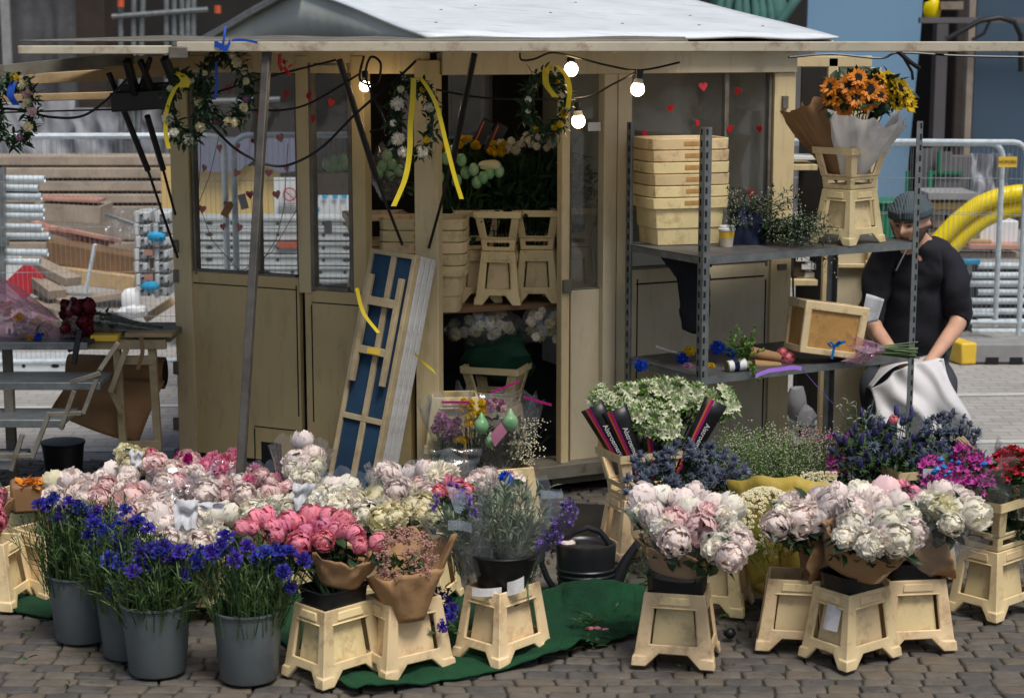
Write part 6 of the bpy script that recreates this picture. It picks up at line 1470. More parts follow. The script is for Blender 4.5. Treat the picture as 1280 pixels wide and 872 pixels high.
t = thing('red_rose_bunch', 'bunch of dark red roses in clear film lying on the trestle table', 'bouquet', P(130, 422, 8.35)); px_blooms(t, [(82 + (i % 5) * 6.5 + rg.uniform(-2, 2), 383 + (i // 5) * 9 + rg.uniform(-2, 2)) for i in range(25)], 8.33, ROSE, .58, (-.09, .07), 8, face=(-.7, -.5, .4))
mb = MB()
for i in range(26):
    a = P(112 + rg.uniform(-5, 4), rg.uniform(388, 424), 8.34 + rg.uniform(-.07, .07)); b = P(200 + rg.uniform(-10, 4), 412 + rg.uniform(-4, 3), 8.36); mb.tube([a, a.lerp(b, .5) + V((0, 0, .01)), b], .0035, 5)
leaf_mass(mb, P(128, 405, 8.34), (.08, .06, .06), 90, .05, .016, rg); mb.build('stems', K['leaf_dk'], t, angle=0)
mb = MB(); wrapcone(mb, P(205, 414, 8.36), P(85, 398, 8.33), .012, .1, 0, 6.28, rg, .05, .12, seed=6); mb.build('film', K['cel'], t, angle=0)
BP = pail_proto('black_bucket', 'empty black bucket on the road between the plant steps and the peonies', None, .101, .078, .225, 'black'); BP.location = G(81, 609)
mb = MB(); mb.lathe([(.0985, .219), (.104, .222), (.105, .227), (.1, .228)], 32); mb.build('rim', mat('bluish_rim', (.03, .05, .09), .4), BP, local=True)
mb = MB(); g0 = G(25, 640)
mb.sheet(lambda u, v: V((g0.x + u * .75, g0.y + .1 + v * .35, .01 + .05 * abs(noise.noise(V((u * 5, v * 4, 2)))) + .03 * abs(noise.noise(V((u * 14, v * 11, 5)))))), 40, 20); tag(mb.build('clear_film_litter', K['cel'], loc=g0, angle=0), 'crumpled clear film lying on the road behind the peonies', 'film')

# ------------------------------------------------------------------ the man
PY = 9.15
man = None
def skinmesh(name, verts, edges, radii, m, parent, root=0, sub=2, sm=True):
    me = bpy.data.meshes.new(name); off = worg(parent) if parent is not None else V((0, 0, 0))
    me.from_pydata([tuple(V(v) - off) for v in verts], edges, []); me.update(); me.materials.append(m)
    o = bpy.data.objects.new(name, me); col.objects.link(o); o.parent = parent
    md = o.modifiers.new('skin', 'SKIN'); md.use_smooth_shade = True; md.branch_smoothing = .3
    for i, r in enumerate(radii):
        sv = me.skin_vertices[0].data[i]; sv.radius = r if hasattr(r, '__len__') else (r, r)
    me.skin_vertices[0].data[root].use_root = True
    s = o.modifiers.new('sub', 'SUBSURF'); s.levels = sub; s.render_levels = sub
    return o
man = thing('person', 'seated bearded man in grey beanie and black sweater bending over pale cloth', 'person', G(1140, 590))
Hc = P(1137, 278, PY - .14)       # head centre
pel = P(1138, 462, PY + .12); chest = P(1142, 350, PY + .05); neckb = P(1142, 306, PY - .02); neck = P(1141, 294, PY - .06)
shL, shR = P(1100, 324, PY), P(1184, 322, PY); elL, elR = P(1088, 405, PY - .05), P(1200, 402, PY - .05); wrL, wrR = P(1120, 447, PY - .32), P(1168, 444, PY - .3)
hipL, hipR = P(1115, 468, PY + .08), P(1162, 468, PY + .08); knL, knR = P(1092, 478, PY - .3), P(1178, 478, PY - .28); anL, anR = P(1100, 575, PY - .28), P(1172, 575, PY - .26); toL, toR = anL + V((-.02, -.16, -.05)), anR + V((.03, -.16, -.05))
hdL, hdR = wrL + V((.04, -.06, -.03)), wrR + V((-.04, -.06, -.03))
vs = [pel, chest, neckb, neck, Hc, shL, elL, wrL, shR, elR, wrR, hipL, knL, anL, toL, hipR, knR, anR, toR, hdL, hdR]
es = [(0, 1), (1, 2), (2, 3), (3, 4), (2, 5), (5, 6), (6, 7), (2, 8), (8, 9), (9, 10), (0, 11), (11, 12), (12, 13), (13, 14), (0, 15), (15, 16), (16, 17), (17, 18), (7, 19), (10, 20)]
rs = [.13, .14, .08, .058, .075, .07, .052, .033, .07, .052, .033, .1, .07, .045, .03, .1, .07, .045, .03, .028, .028]
# fingers: five short chains a hand
for hi, (w, h, sg_) in enumerate(((7, 19, 1), (10, 20, -1))):
    hp = V(vs[h]); d = (hp - V(vs[w])).normalized(); s = d.cross(V((0, 0, 1))).normalized()
    for k in range(5):
        if k < 4: a = hp + d * .035 + s * (k - 1.5) * .02; b = a + d * (.032 - abs(k - 1.3) * .005) + V((0, 0, -.012)); c = b + d * .014 + V((0, 0, -.024))
        else: a = hp + s * -.03 * sg_ - d * .01; b = a + d * .03 + s * -.012 * sg_; c = b + d * .024 + V((0, 0, -.01))
        i = len(vs); vs += [a, b, c]; es += [(h, i), (i, i + 1), (i + 1, i + 2)]; rs += [.0105, .0095, .0075]
body = skinmesh('body', vs, es, rs, K['skin'], man, 0, 2)
# head with a face, tipped forward; joined to the body mesh object as its own closed surface
def headfn(u, v):
    a = u * 2 * PI; b = (v - .5) * PI            # a=0 faces -Y (the camera)
    x, y, z = math.sin(a) * math.cos(b), -math.cos(a) * math.cos(b), math.sin(b)
    p = V((x * .086, y * .108, z * .13))
    if z < 0: p.x *= 1 - .22 * (-z) ** 1.4; p.y *= 1 - .1 * (-z)
    f = max(0, -y)
    if f > 0:
        g = lambda cx, cz, sx, sz: math.exp(-((x - cx) / sx) ** 2 - ((z - cz) / sz) ** 2)
        dep = .03 * g(0, -.1, .13, .2) + .012 * g(0, -.2, .2, .1) - .016 * g(.34, .06, .18, .1) - .016 * g(-.34, .06, .18, .1) + .008 * g(0, .22, .6, .08) + .009 * g(.4, -.15, .2, .18) + .009 * g(-.4, -.15, .2, .18) - .009 * g(0, -.52, .3, .05) + .009 * g(0, -.6, .25, .06) + .01 * g(0, -.82, .3, .15) + .008 * g(0, -.43, .25, .06)
        p.y -= dep * f
    for s in (-1, 1):
        e = math.exp(-((y - .1) / .16) ** 2 - ((z + .05) / .22) ** 2) * (abs(x) > .7) * (x * s > 0)
        p.x += s * .022 * e
    return p
HR = Matrix.Rotation(R(-30), 3, 'Z') @ Matrix.Rotation(R(9), 3, 'X')
def hd(p): return Hc + HR @ V(p)
mb = MB(); mb.sheet(lambda u, v: hd(headfn(u, v)), 56, 40)
mb.build('head', K['skin'], man, angle=0)
def shell(name, cond, grow, m):
    mb = MB(); nu, nv = 56, 40; vs_ = {}; fs = []
    for j in range(nv):
        for i in range(nu):
            u, v = (i + .5) / nu, (j + .5) / nv; a = u * 2 * PI; b = (v - .5) * PI
            x, y, z = math.sin(a) * math.cos(b), -math.cos(a) * math.cos(b), math.sin(b)
            if cond(x, y, z):
                idx = []
                for (di, dj) in ((0, 0), (1, 0), (1, 1), (0, 1)):
                    k = (i + di, j + dj)
                    if k not in vs_:
                        p = headfn(k[0] / nu, k[1] / nv); n = p.normalized()
                        vs_[k] = (len(vs_), hd(p + n * grow(x, y, z)))
                    idx.append(vs_[k][0])
                fs.append(idx)
    mb.add([q[1] for q in sorted(vs_.values(), key=lambda q: q[0])], fs); return mb.build(name, m, man, angle=0, merge=.0005)
shell('beard', lambda x, y, z: y < .35 and z < -.5 and not (abs(x) < .2 and -.58 < z < -.5 and y < 0) or (y < 0 and abs(x) < .33 and -.5 < z < -.36) or (abs(x) > .72 and y < .2 and z < -.1), lambda x, y, z: .004 + .003 * noise.noise(V((x * 20, y * 20, z * 20))), K['hair'])
shell('eyebrows', lambda x, y, z: y < 0 and .14 < z < .24 and .12 < abs(x) < .6, lambda x, y, z: .003, K['hair'])
for sg in (-1, 1): shell('eye', lambda x, y, z: y < 0 and .0 < z < .08 and .2 < x * sg < .46, lambda x, y, z: .002, K['hair'])
def bf(u, v):
    a = u * 2 * PI; b = .2 + v * (PI / 2 - .2); z0 = math.sin(b); q = 1 + .025 * noise.noise(V((math.cos(a) * 2, math.sin(a) * 2, v * 3)))
    rr = 1.12 * math.cos(b) if v > .2 else 1.14 - .02 * abs(v - .1) * 10
    return hd(V((math.sin(a) * .09 * rr * q, -math.cos(a) * .116 * rr * q + .012, .03 + z0 * .12 * q)))
mb = MB(); mb.sheet(bf, 40, 16)
mb.sheet(lambda u, v: hd(V((math.sin(u * 2 * PI) * .104, -math.cos(u * 2 * PI) * .1325 + .012, .036 + .045 * v)) ), 40, 3); mb.build('beanie', K['beanie'], man, angle=0, solid=.006)
W4 = [P(1136, 452, PY + .12), P(1138, 400, PY + .1), chest, P(1142, 322, PY + .02), P(1142, 304, PY - .03), P(1141, 296, PY - .05)]
vs = W4 + [shL, elL, elL.lerp(wrL, .12), shR, elR, elR.lerp(wrR, .12), P(1120, 318, PY), P(1166, 316, PY)]
es = [(0, 1), (1, 2), (2, 3), (3, 4), (4, 5), (3, 12), (12, 6), (6, 7), (7, 8), (3, 13), (13, 9), (9, 10), (10, 11)]
rs = [(.19, .15), (.2, .16), (.195, .155), (.13, .11), (.082, .08), (.075, .075), .098, .074, .062, .1, .078, .064, .11, .11]
sw = skinmesh('sweater', vs, es, rs, K['sweater'], man, 1, 3)
tx = bpy.data.textures.new('folds', 'CLOUDS'); tx.noise_scale = .11; tx.noise_depth = 2
md = sw.modifiers.new('folds', 'DISPLACE'); md.texture = tx; md.strength = .05; md.mid_level = .5; md.texture_coords = 'LOCAL'
mb = MB(); mb.tube([P(1133, 312, PY - .24), P(1128, 322, PY - .25), P(1120, 338, PY - .25)], .004, 6); mb.build('zip', K['galv'], man)
vs = [pel, hipL, knL, P(1100, 560, PY - .28), hipR, knR, P(1172, 560, PY - .26)]
skinmesh('trousers', vs, [(0, 1), (1, 2), (2, 3), (0, 4), (4, 5), (5, 6)], [.16, .125, .088, .065, .125, .088, .065], K['trouser'], man, 0, 2)
for a, b in ((anL, toL), (anR, toR)):
    mb = MB(); c = (a + b) / 2; mb.blob((c.x, c.y, .045), (.05, .14, .05), a.x, .1, 14); mb.build('shoe', K['shoe'], man)
sl = thing('wooden_stool', 'low wooden stool the man sits on, mostly hidden by flowers', 'stool', V((pel.x, pel.y + .02, 0)))
mb = MB(); mb.box((pel.x, pel.y + .02, .31), (.34, .3, .03)); mb.build('seat', K['wood_old'], sl, bevel=.004)
for sx in (-1, 1):
    for sy in (-1, 1):
        mb = MB(); mb.box((pel.x + sx * .14, pel.y + .02 + sy * .12, .147), (.035, .035, .294)); mb.build('leg', K['wood_old'], sl, bevel=.003)
mb = MB()
lap = [P(1088, 486, PY - .42), P(1178, 448, PY - .46), P(1216, 545, PY - .5), P(1090, 560, PY - .5)]
def af(u, v):
    t = lap[0].lerp(lap[1], u); b = lap[3].lerp(lap[2], u); p = t.lerp(b, v)
    return p + V((.012 * math.sin(v * 7 + u * 9), -.07 * math.sin(PI * v) - .05 * math.sin(u * PI) + .05 * noise.noise(V((u * 5 - v * 2, v * 1.2, 4))) + .03 * math.sin(u * 16 - v * 5) * v, .05 * math.sin(u * PI) * (1 - v)))
mb.sheet(af, 44, 30); mb.sheet(lambda u, v: lap[0].lerp(lap[1], u) + V((0, .3 * v, .02 * math.sin(u * 6) + .05 * math.sin(u * PI) - .03 * v)), 24, 8)
mb.build('apron', K['apron'], man, angle=0, solid=.003)
# ------------------------------------------------------------------ green carpet
def carpet():
    fr = [(-160, 700), (10, 772), (60, 780), (200, 752), (325, 790), (440, 880), (560, 858), (690, 836), (760, 812), (800, 800)]
    bk = [(-160, 640), (10, 680), (60, 690), (200, 690), (340, 712), (440, 735), (560, 745), (690, 742), (770, 738), (812, 742)]
    def lerp(l, u):
        f = u * (len(l) - 1); i = min(int(f), len(l) - 2); t = f - i
        return (l[i][0] + (l[i + 1][0] - l[i][0]) * t, l[i][1] + (l[i + 1][1] - l[i][1]) * t)
    mb = MB()
    def fn(u, v):
        a = G(*lerp(fr, u)); b = G(*lerp(bk, u)); p = a.lerp(b, v)
        e = min(1, min(v, 1 - v) * 12)
        z = .034 + .03 * noise.noise(V((p.x * 3.2, p.y * 5, 1))) + .018 * noise.noise(V((p.x * 8, p.y * 13, 4))) - .012 * abs(noise.noise(V((p.x * 5 + p.y * 6, p.y * 5 - p.x * 3, 6))))
        cxy = G(735, 762); d = math.hypot((p.x - cxy.x) / .32, (p.y - cxy.y) / .1); z += .085 * math.exp(-d * d * 1.5)
        cxy = G(735, 822); d = math.hypot((p.x - cxy.x) / .2, (p.y - cxy.y) / .05); z += .03 * math.exp(-d * d)
        return V((p.x + .02 * noise.noise(V((u * 30, v * 2, 3))), p.y + (.03 * noise.noise(V((u * 22, 3, 8))) + .02 * noise.noise(V((u * 60, 3, 8)))), max(.027, z)))
    mb.sheet(fn, 150, 36)
    tag(mb.build('green_carpet', K['carpet'], loc=G(400, 800), angle=0, solid=.006), 'dark green artificial grass carpet rumpled on the cobbles under the flowers', 'carpet')
carpet()
ZC = .03
def rot2(p, a): return V((p[0] * math.cos(a) - p[1] * math.sin(a), p[0] * math.sin(a) + p[1] * math.cos(a), 0))
def crate_at(px, py, corner, deg, label, z=0.0, collar=None, tub=None, proto=None):
    a = R(deg); c = {'l': (-.142, -.112), 'r': (.142, -.112)}[corner]
    g = G(px, py, z); ctr = g - rot2(c, a); ctr.z = z + .026
    place(CR, label, ctr, a)
    if collar: place(CO, collar, ctr + V((0, 0, CH + .002)), a)
    if tub: place(TU, tub, ctr + V((0, 0, .105)), a)
    return ctr
c1 = crate_at(404, 873, 'l', 45, 'front crate under the coral pink peonies, partly cut by the bottom edge', .0, tub='black tub holding the coral pink peonies')
c2 = crate_at(482, 864, 'l', 36, 'front crate below the brown paper cone of dusty pink sedum')
c3 = crate_at(624, 847, 'l', 48, 'front crate on the carpet holding the bucket of grey green lavender leaves')
c4 = crate_at(893, 848, 'r', -12, 'front crate at the carpet end holding white peonies, its front face square on', tub='black tub of the white peonies at the end of the carpet')
c5 = crate_at(943, 822, 'l', -9, 'crate under the yellow wrapped chamomile, behind the corner crate')
c6 = crate_at(1058, 850, 'l', 38, 'foremost right crate with a torn white sticker, turned corner on', tub='black tub in the foremost right crate with the sticker')
c7 = crate_at(1197, 822, 'r', 8, 'crate right of the stickered one, under the rightmost white peonies', tub='black tub under the rightmost white peonies')
c8 = crate_at(929, 782, 'r', -18, 'crate half hidden behind the white peonies at the carpet end')
c9 = crate_at(957, 756, 'r', 4, 'crate in the second row behind the yellow paper wrap')
c10 = crate_at(1245, 788, 'l', 42, 'dirty crate at the right edge carrying a collar of fuchsia flowers', collar='open collar at the right edge holding fuchsia flowers')
c11 = crate_at(774, 712, 'l', 24, 'crate behind the watering can, left of the white peonies', collar='collar on the crate behind the watering can')
c12 = crate_at(1118, 738, 'l', 15, 'crate under the violet thistles, hidden behind the peonies', collar='collar below the violet thistles in the second row')
e1 = crate_at(58, 764, 'r', -40, 'crate on the carpet left of the cornflower buckets')
e3 = crate_at(16, 774, 'r', -10, 'foremost crate at the left edge, cut by the photo border')
e4 = crate_at(48, 704, 'r', -25, 'small looking far crate on the carpet near the left edge')
mb = MB(); ax_ = c6 + rot2((-.118, -.02), R(38)) + V((0, 0, .165))
nL = rot2((-1, 0), R(38)); ofs = ax_ + nL * .012
mb.sheet(lambda u, v: ofs + rot2((0, 1), R(38)) * ((.5 - u) * .062) + V((0, 0, (v - .5) * .085)) + nL * (.004 * math.sin(u * 5) - .022 * v) + nL * .0, 6, 6)
st_ = mb.build('sticker', K['label'], loc=ofs); tag(st_, 'torn white printed sticker on the foremost right crate', 'sticker')

# ------------------------------------------------------------------ bunches
def bunch(label, base, blooms, meshes, z=None, Y=None, s=1.0, pitch=.006, seed=1, name='peony_bunch', cat='bouquet', fol=60, folr=.1, kraft=None, film=None, group=None, leafm='leaf_dk', L=.07, W=.022, face=.55, stemr=.003):
    rg = random.Random(seed); base = V(base); t = thing(name, label, cat, base, group=group)
    ym = sum(b[1] for b in blooms) / len(blooms); pts = []
    for b in blooms:
        x, y = b[0], b[1]
        if Y is not None: p = P(x, y, Y + (ym - y) * pitch + rg.uniform(-.015, .015))
        else: p = G(x, y, z + rg.uniform(-.02, .025))
        pts.append(p)
    c = sum(pts, V((0, 0, 0))) / len(pts)
    for b, p in zip(blooms, pts):
        d = (p - c) * 2.2 + V((0, -.16 * face * 2, .2)) + V((rg.uniform(-.06, .06), rg.uniform(-.06, .06), rg.uniform(-.05, .05)))
        q = b[2] if len(b) > 2 else 1
        me = b[3] if len(b) > 3 else rg.choice(meshes)
        inst('bloom', me, t, p, look(d, rg.random() * 6), s * q * rg.uniform(.86, 1.1))
    mb = MB()
    for p in pts:
        b0 = base + V((rg.uniform(-.03, .03), rg.uniform(-.03, .03), 0)); m = b0.lerp(p, .55) + V((0, 0, .02)); mb.tube([b0, m, p], [stemr, stemr, stemr * .8], 5, False)
    n = fol
    for i in range(n):
        p = rg.choice(pts); q = base.lerp(p, rg.uniform(.6, .93) if kraft else rg.uniform(.4, .92)) + rdir(rg, 0) * .03; d = (p - base).normalized() * .5 + rdir(rg, .1)
        leaf(mb, q, d, L * rg.uniform(.6, 1.2), W * rg.uniform(.7, 1.2), .4, None, rg)
    mb.build('foliage', K[leafm], t, angle=0)
    if kraft:
        mb = MB(); wrapcone(mb, base + V((0, 0, kraft[3] if len(kraft) > 3 else .112)), kraft[0], kraft[1], kraft[2], 0, 6.28, rg, .012, .1, seed=seed + 3); mb.build('kraft_wrap', K['kraft'], t, angle=0, solid=.0015)
    if film:
        mb = MB(); wrapcone(mb, film[3] if len(film) > 3 else base + V((0, 0, .1)), film[0], film[1], film[2], 0, 6.28, rg, .04, .1, seed=seed + 5); mb.build('film', K['cel'], t, angle=0)
    return t
Wt = PEO['p_white'] + PEO['p_blush'] * 2
A = [(799, 621, 1), (825, 619, 1), (850, 621, 1), (811, 640, 1), (841, 651, 1.0, PEO['p_pale'][3]), (862, 633, .95), (843, 676, .95), (876, 663, 1.0, PEO['p_pale_bud'][0]), (885, 643, .95, PEO['p_pale'][1]), (893, 628, 1), (917, 631, 1), (917, 666, 1.05, PEO['p_white'][0]), (897, 685, 1, PEO['p_white'][1]), (915, 696, .95), (927, 680, .85), (800, 640, .85), (826, 660, .95), (908, 645, .9), (868, 615, .8)]
tA = bunch('big bunch of white and blush peonies in brown paper at the end of the carpet', c4 + V((0, 0, .2)), A, Wt, Y=c4.y - .03, s=.92, seed=2, fol=150, kraft=(P(852, 680, c4.y), .1, .15), film=(P(852, 640, c4.y), .11, .19))
B = [(968, 656, .95), (977, 643, 1), (1005, 627, 1), (999, 650, 1.1), (1020, 648, 1), (1040, 632, 1.0), (1028, 621, .9), (988, 630, .9)]
bunch('left bunch of white peonies between the chamomile and the stickered crate', c5 + V((.1, 0, .22)), B, Wt, Y=c5.y - .02, s=.95, seed=3, fol=130, kraft=(P(1005, 690, c5.y), .07, .12))
C_l = [(1064, 656, 1), (1076, 644, 1), (1086, 679, 1.05, PEO['p_white'][0]), (1112, 652, 1.05), (1124, 675, 1.05), (1144, 664, 1), (1100, 630, 1), (1137, 645, .95), (1064, 633, .95), (1093, 621, .95), (1075, 616, .9), (1046, 614, .75), (1108, 612, .9, PEO['p_pale_bud'][1]), (1126, 626, .9), (1105, 672, .9), (1055, 672, .8)]
bunch('central bunch of white peonies above the stickered crate in brown paper', c6 + V((0, 0, .2)), C_l, Wt, Y=c6.y - .02, s=.98, seed=4, fol=130, kraft=(P(1082, 674, c6.y - .02), .1, .145), film=(P(1095, 635, c6.y), .1, .2))
D = [(1178, 611, 1), (1179, 638, 1.15, PEO['p_cream'][1]), (1203, 620, .95), (1202, 640, 1), (1222, 642, .95), (1152, 626, .9), (1140, 618, .7, PEO['p_hot'][3]), (1125, 610, .6, PEO['p_coral'][3]), (1163, 628, .85), (1212, 628, .8), (1190, 655, .7)]
bunch('rightmost bunch of creamy white peonies in film and brown paper', c7 + V((0, 0, .2)), D, Wt, Y=c7.y - .02, s=.95, seed=5, fol=130, kraft=(P(1178, 680, c7.y), .08, .12), film=(P(1185, 640, c7.y), .1, .18))
def cells(x0, x1, y0, y1, sx, sy, rg, jit=.35):
    l = []; y = y0; k = 0
    while y <= y1 + .1:
        x = x0 + (sx / 2 if k % 2 else 0)
        while x <= x1 + .1: l.append((x + rg.uniform(-jit, jit) * sx, y + rg.uniform(-jit, jit) * sy, rg.uniform(.8, 1.15))); x += sx
        y += sy; k += 1
    return l
rg = random.Random(77)
MX = PEO['p_blush'] + PEO['p_pale']
mass = [('cream peony bunch at the far left end of the flower bank', 62, 128, 602, 628, PEO['p_cream'] + PEO['p_blush'], .36),
        ('pale peony bunch second from the left in the flower bank', 118, 172, 594, 624, PEO['p_cream'] + MX, .37),
        ('cream peony bunch at the back of the bank below the trestle table', 148, 200, 571, 590, PEO['p_cream'], .4),
        ('blush peony bunch at the back of the bank, left of the hot pink one', 200, 244, 577, 596, MX, .4),
        ('blush peony bunch in film in the middle of the flower bank', 204, 266, 600, 624, MX, .38),
        ('pale pink peony bunch between the cornflowers and the film wrapped bunch', 160, 214, 612, 650, PEO['p_pale'] + PEO['p_blush'], .37),
        ('large white peony bunch at the front of the bank, left of the pole', 196, 288, 640, 684, PEO['p_white'] + PEO['p_blush'], .35),
        ('pale pink peony bunch just left of the leaning pole', 262, 312, 592, 624, PEO['p_pale'] + PEO['p_blush'], .39),
        ('white peony bunch behind the coral peonies, right of the pole', 312, 396, 612, 648, PEO['p_white'] + MX, .38),
        ('white peony bunch in front of the leaning blue panels', 392, 446, 604, 634, PEO['p_white'] + PEO['p_blush'], .4),
        ('cream peony bunch right of the coral peonies, behind the sedum', 432, 500, 622, 660, PEO['p_cream'] + PEO['p_white'], .38),
        ('large pink tinged peony bunch right of the leaning panels', 488, 534, 592, 622, PEO['p_pale'] + PEO['p_blush'], .43),
        ('creamy green tinged peony bunch behind the lavender leaves', 500, 546, 618, 652, PEO['p_cream'], .4)]
for i, (lb, x0, x1, y0, y1, ms, z) in enumerate(mass):
    bl = cells(x0, x1, y0, y1, 22, 13, rg)
    g = G((x0 + x1) / 2, (y0 + y1) / 2, z); base = V((g.x, g.y + .03, .14))
    bunch(lb, base, bl, ms, z=z, s=.88, seed=100 + i, fol=44, face=.75, film=(V((base.x, base.y, z + .05)), .07, .17) if i in (4, 7, 9, 11) else None, group='peony bunches in the flower bank')
    if i in (0, 3, 5, 6, 8, 10, 12): place(CR, 'crate buried under the flower bank, below the ' + lb.split(' in ')[0].split(' at ')[0].split(' behind ')[0].split(' between ')[0].split(' second ')[0], V((base.x, base.y + .02, .028)), R(rg.uniform(-25, 40)))
bunch('hot pink peony bunch below the clear film, left of the pole', G(272, 590, .4) * 1 + V((0, .05, -.26)), [(258, 583, .9), (270, 575, 1.0), (283, 578, 1.1), (292, 570, .8), (277, 587, .9), (265, 574, .8), (289, 585, .9)], MUM['p_hot'], z=.41, s=.8, seed=130, fol=20, face=.8)
bunch('single magenta peony standing at the back of the bank', G(231, 574, .42) + V((0, .04, -.25)), [(227, 571, .85), (235, 573, .6)], MUM['p_mag'], z=.43, s=.7, seed=131, fol=10)
bunch('small rose pink peony bunch right of the leaning pole', G(325, 598, .4) + V((0, .05, -.25)), [(308, 592, .8), (318, 590, .9), (328, 596, .9), (338, 602, .9), (322, 604, .8), (344, 598, .7), (312, 600, .8)], PEO['p_pale'] + MUM['p_hot'], z=.4, s=.75, seed=132, fol=24)
bunch('single salmon rose standing at the back of the bank below the trestle', G(191, 572, .44) + V((0, .03, -.3)), [(189, 566, .7), (193, 571, .5)], PEO['p_coral'][3:], z=.45, s=.55, seed=134, fol=10)
bunch('tall clear wrapped bunch of blush peonies beside the kiosk hatch', V((G(378, 700, 0).x, 7.0, .12)), [(378, 548, 1), (392, 567, .95), (367, 572, .95), (381, 582, 1), (395, 582, .85), (364, 586, .8), (386, 596, .9), (372, 594, .8)], PEO['p_blush'] + PEO['p_white'], Y=6.95, s=.86, seed=133, fol=30, film=(P(378, 560, 6.95), .05, .13))
coral = [(351, 656, 1), (383, 664, 1), (373, 679, 1), (405, 656, .95), (406, 675, 1.05), (432, 650, 1.0), (445, 668, .9), (452, 682, .8), (474, 677, .95, PEO['p_coral'][3]), (389, 642, .9), (412, 645, .9), (432, 662, .95), (338, 659, .9), (330, 644, .85), (344, 668, .8), (318, 648, .8), (301, 660, .75, PEO['p_coral'][3]), (360, 648, .85), (395, 652, .7), (420, 662, .85), (372, 652, .8), (314, 660, .7)]
bunch('coral pink peonies in brown paper at the front, right of the cornflowers', c1 + V((.02, .0, .2)), coral, PEO['p_coral'] * 3 + PEO['p_hot'][:1], Y=c1.y + .02, s=.68, pitch=.003, seed=6, fol=110, L=.05, kraft=(P(430, 692, c1.y), .07, .11))
bunch('white chrysanthemum in film above the small coral peonies', G(556, 592, .45) + V((0, .06, -.25)), [(552, 588, 1.0), (562, 593, .95), (543, 594, .85)], MUM['p_white'], z=.46, s=.95, seed=141, fol=14, film=(P(556, 580, 6.9), .05, .12))
bunch('small coral peonies between the cream bunch and the lavender leaves', G(560, 606, .42) + V((0, .05, -.25)), [(541, 607, .9), (553, 600, .9), (563, 601, .9), (574, 608, .9), (584, 613, .85), (548, 614, .8), (566, 613, .8)], PEO['p_coral'], z=.43, s=.65, seed=142, fol=20)
bunch('pale peonies behind the long lavender leaves near the doorway', G(618, 600, .42) + V((0, .05, -.25)), [(598, 598, .9), (610, 594, 1), (622, 600, 1), (634, 597, .9, MUM['p_mum'][0]), (646, 602, .9), (604, 608, .8), (590, 604, .8)], PEO['p_blush'], z=.43, s=.78, seed=143, fol=20)
bunch('lone violet bloom above the lavender leaves', P(632, 640, 6.45), [(631, 597, 1), (637, 601, .7)], [MUM['p_blue'][0]], Y=6.45, s=.5, seed=144, fol=8)
# clear film, white paper slips among the bank
for i, (x, y, w, h, lb, m) in enumerate(((232, 642, 30, 34, 'crumpled white film standing in the large white peonies left of the pole', 'white_paper'), (262, 632, 38, 8, 'flat white paper sleeve edge left of the pole', 'white_paper'), (380, 620, 26, 30, 'white flower card in film right of the pole', 'white_paper'), (224, 612, 26, 26, 'shiny clear film over the middle peonies', 'cel'), (400, 628, 14, 26, 'small glossy clear film beside the white flower card', 'cel'), (170, 575, 16, 22, 'shiny foil scrap in the cream peonies at the back', 'white_paper'), (570, 576, 60, 30, 'clear film collar above the white chrysanthemum', 'cel'))):
    Y = G(x, y, .42).y - .06; c = P(x, y, Y); k = Y / FPX; mb = MB()
    mb.sheet(lambda u, v: c + V(((u - .5) * w * k * (1 + .25 * (v - .5)), .04 * noise.noise(V((u * 3 + i, v * 3, 1))) + (v - .5) * h * k * .35, (v - .5) * h * k + .02 * noise.noise(V((u * 4 + i, v * 2, 9))))), 10, 8)
    tag(mb.build('film_scrap', K[m], loc=c, angle=0), lb, 'film')

# ------------------------------------------------------------------ cornflower buckets
PA = pail_proto('flower_bucket', 'x', 'grey buckets of cornflowers', .117, .095, .242)
corn_spec = [(97, 815, 'leftmost grey bucket, at the back left of the cornflowers', 'cornflower bunch in the leftmost grey bucket', [(46, 632), (56, 630), (66, 628), (70, 622), (93, 632), (99, 628), (78, 640), (110, 648), (90, 653), (104, 655), (117, 652), (128, 655), (140, 648), (60, 634), (85, 628), (122, 642), (134, 662), (70, 650), (115, 665), (100, 640)], 6.35),
             (158, 836, 'grey bucket half hidden between the leftmost and the front left ones', 'cornflower bunch in the half hidden second bucket', [(122, 680), (138, 690), (115, 710), (135, 700), (158, 638), (150, 655), (165, 655), (172, 650), (145, 672), (160, 668), (128, 664), (178, 668), (186, 662), (120, 655), (142, 735), (112, 668), (170, 682), (155, 690)], 6.2),
             (191, 858, 'front left grey bucket, second from the right among the cornflowers', 'cornflower bunch in the front left grey bucket', [(185, 697), (172, 702), (180, 710), (168, 715), (205, 684), (214, 690), (222, 692), (228, 700), (208, 694), (231, 716), (240, 694), (252, 690), (262, 694), (150, 706), (155, 695), (198, 690), (190, 685), (234, 686), (246, 702), (176, 692), (143, 741), (218, 702), (186, 688)], 6.0),
             (307, 867, 'front right grey bucket beside the coral peonies', 'cornflower bunch in the front right grey bucket', [(272, 690), (282, 688), (290, 692), (262, 688), (300, 690), (320, 695), (330, 690), (340, 692), (350, 698), (338, 705), (332, 715), (346, 712), (352, 716), (365, 735), (378, 700), (360, 690), (310, 685), (275, 680), (282, 672), (372, 712), (345, 688), (295, 700)], 5.98)]
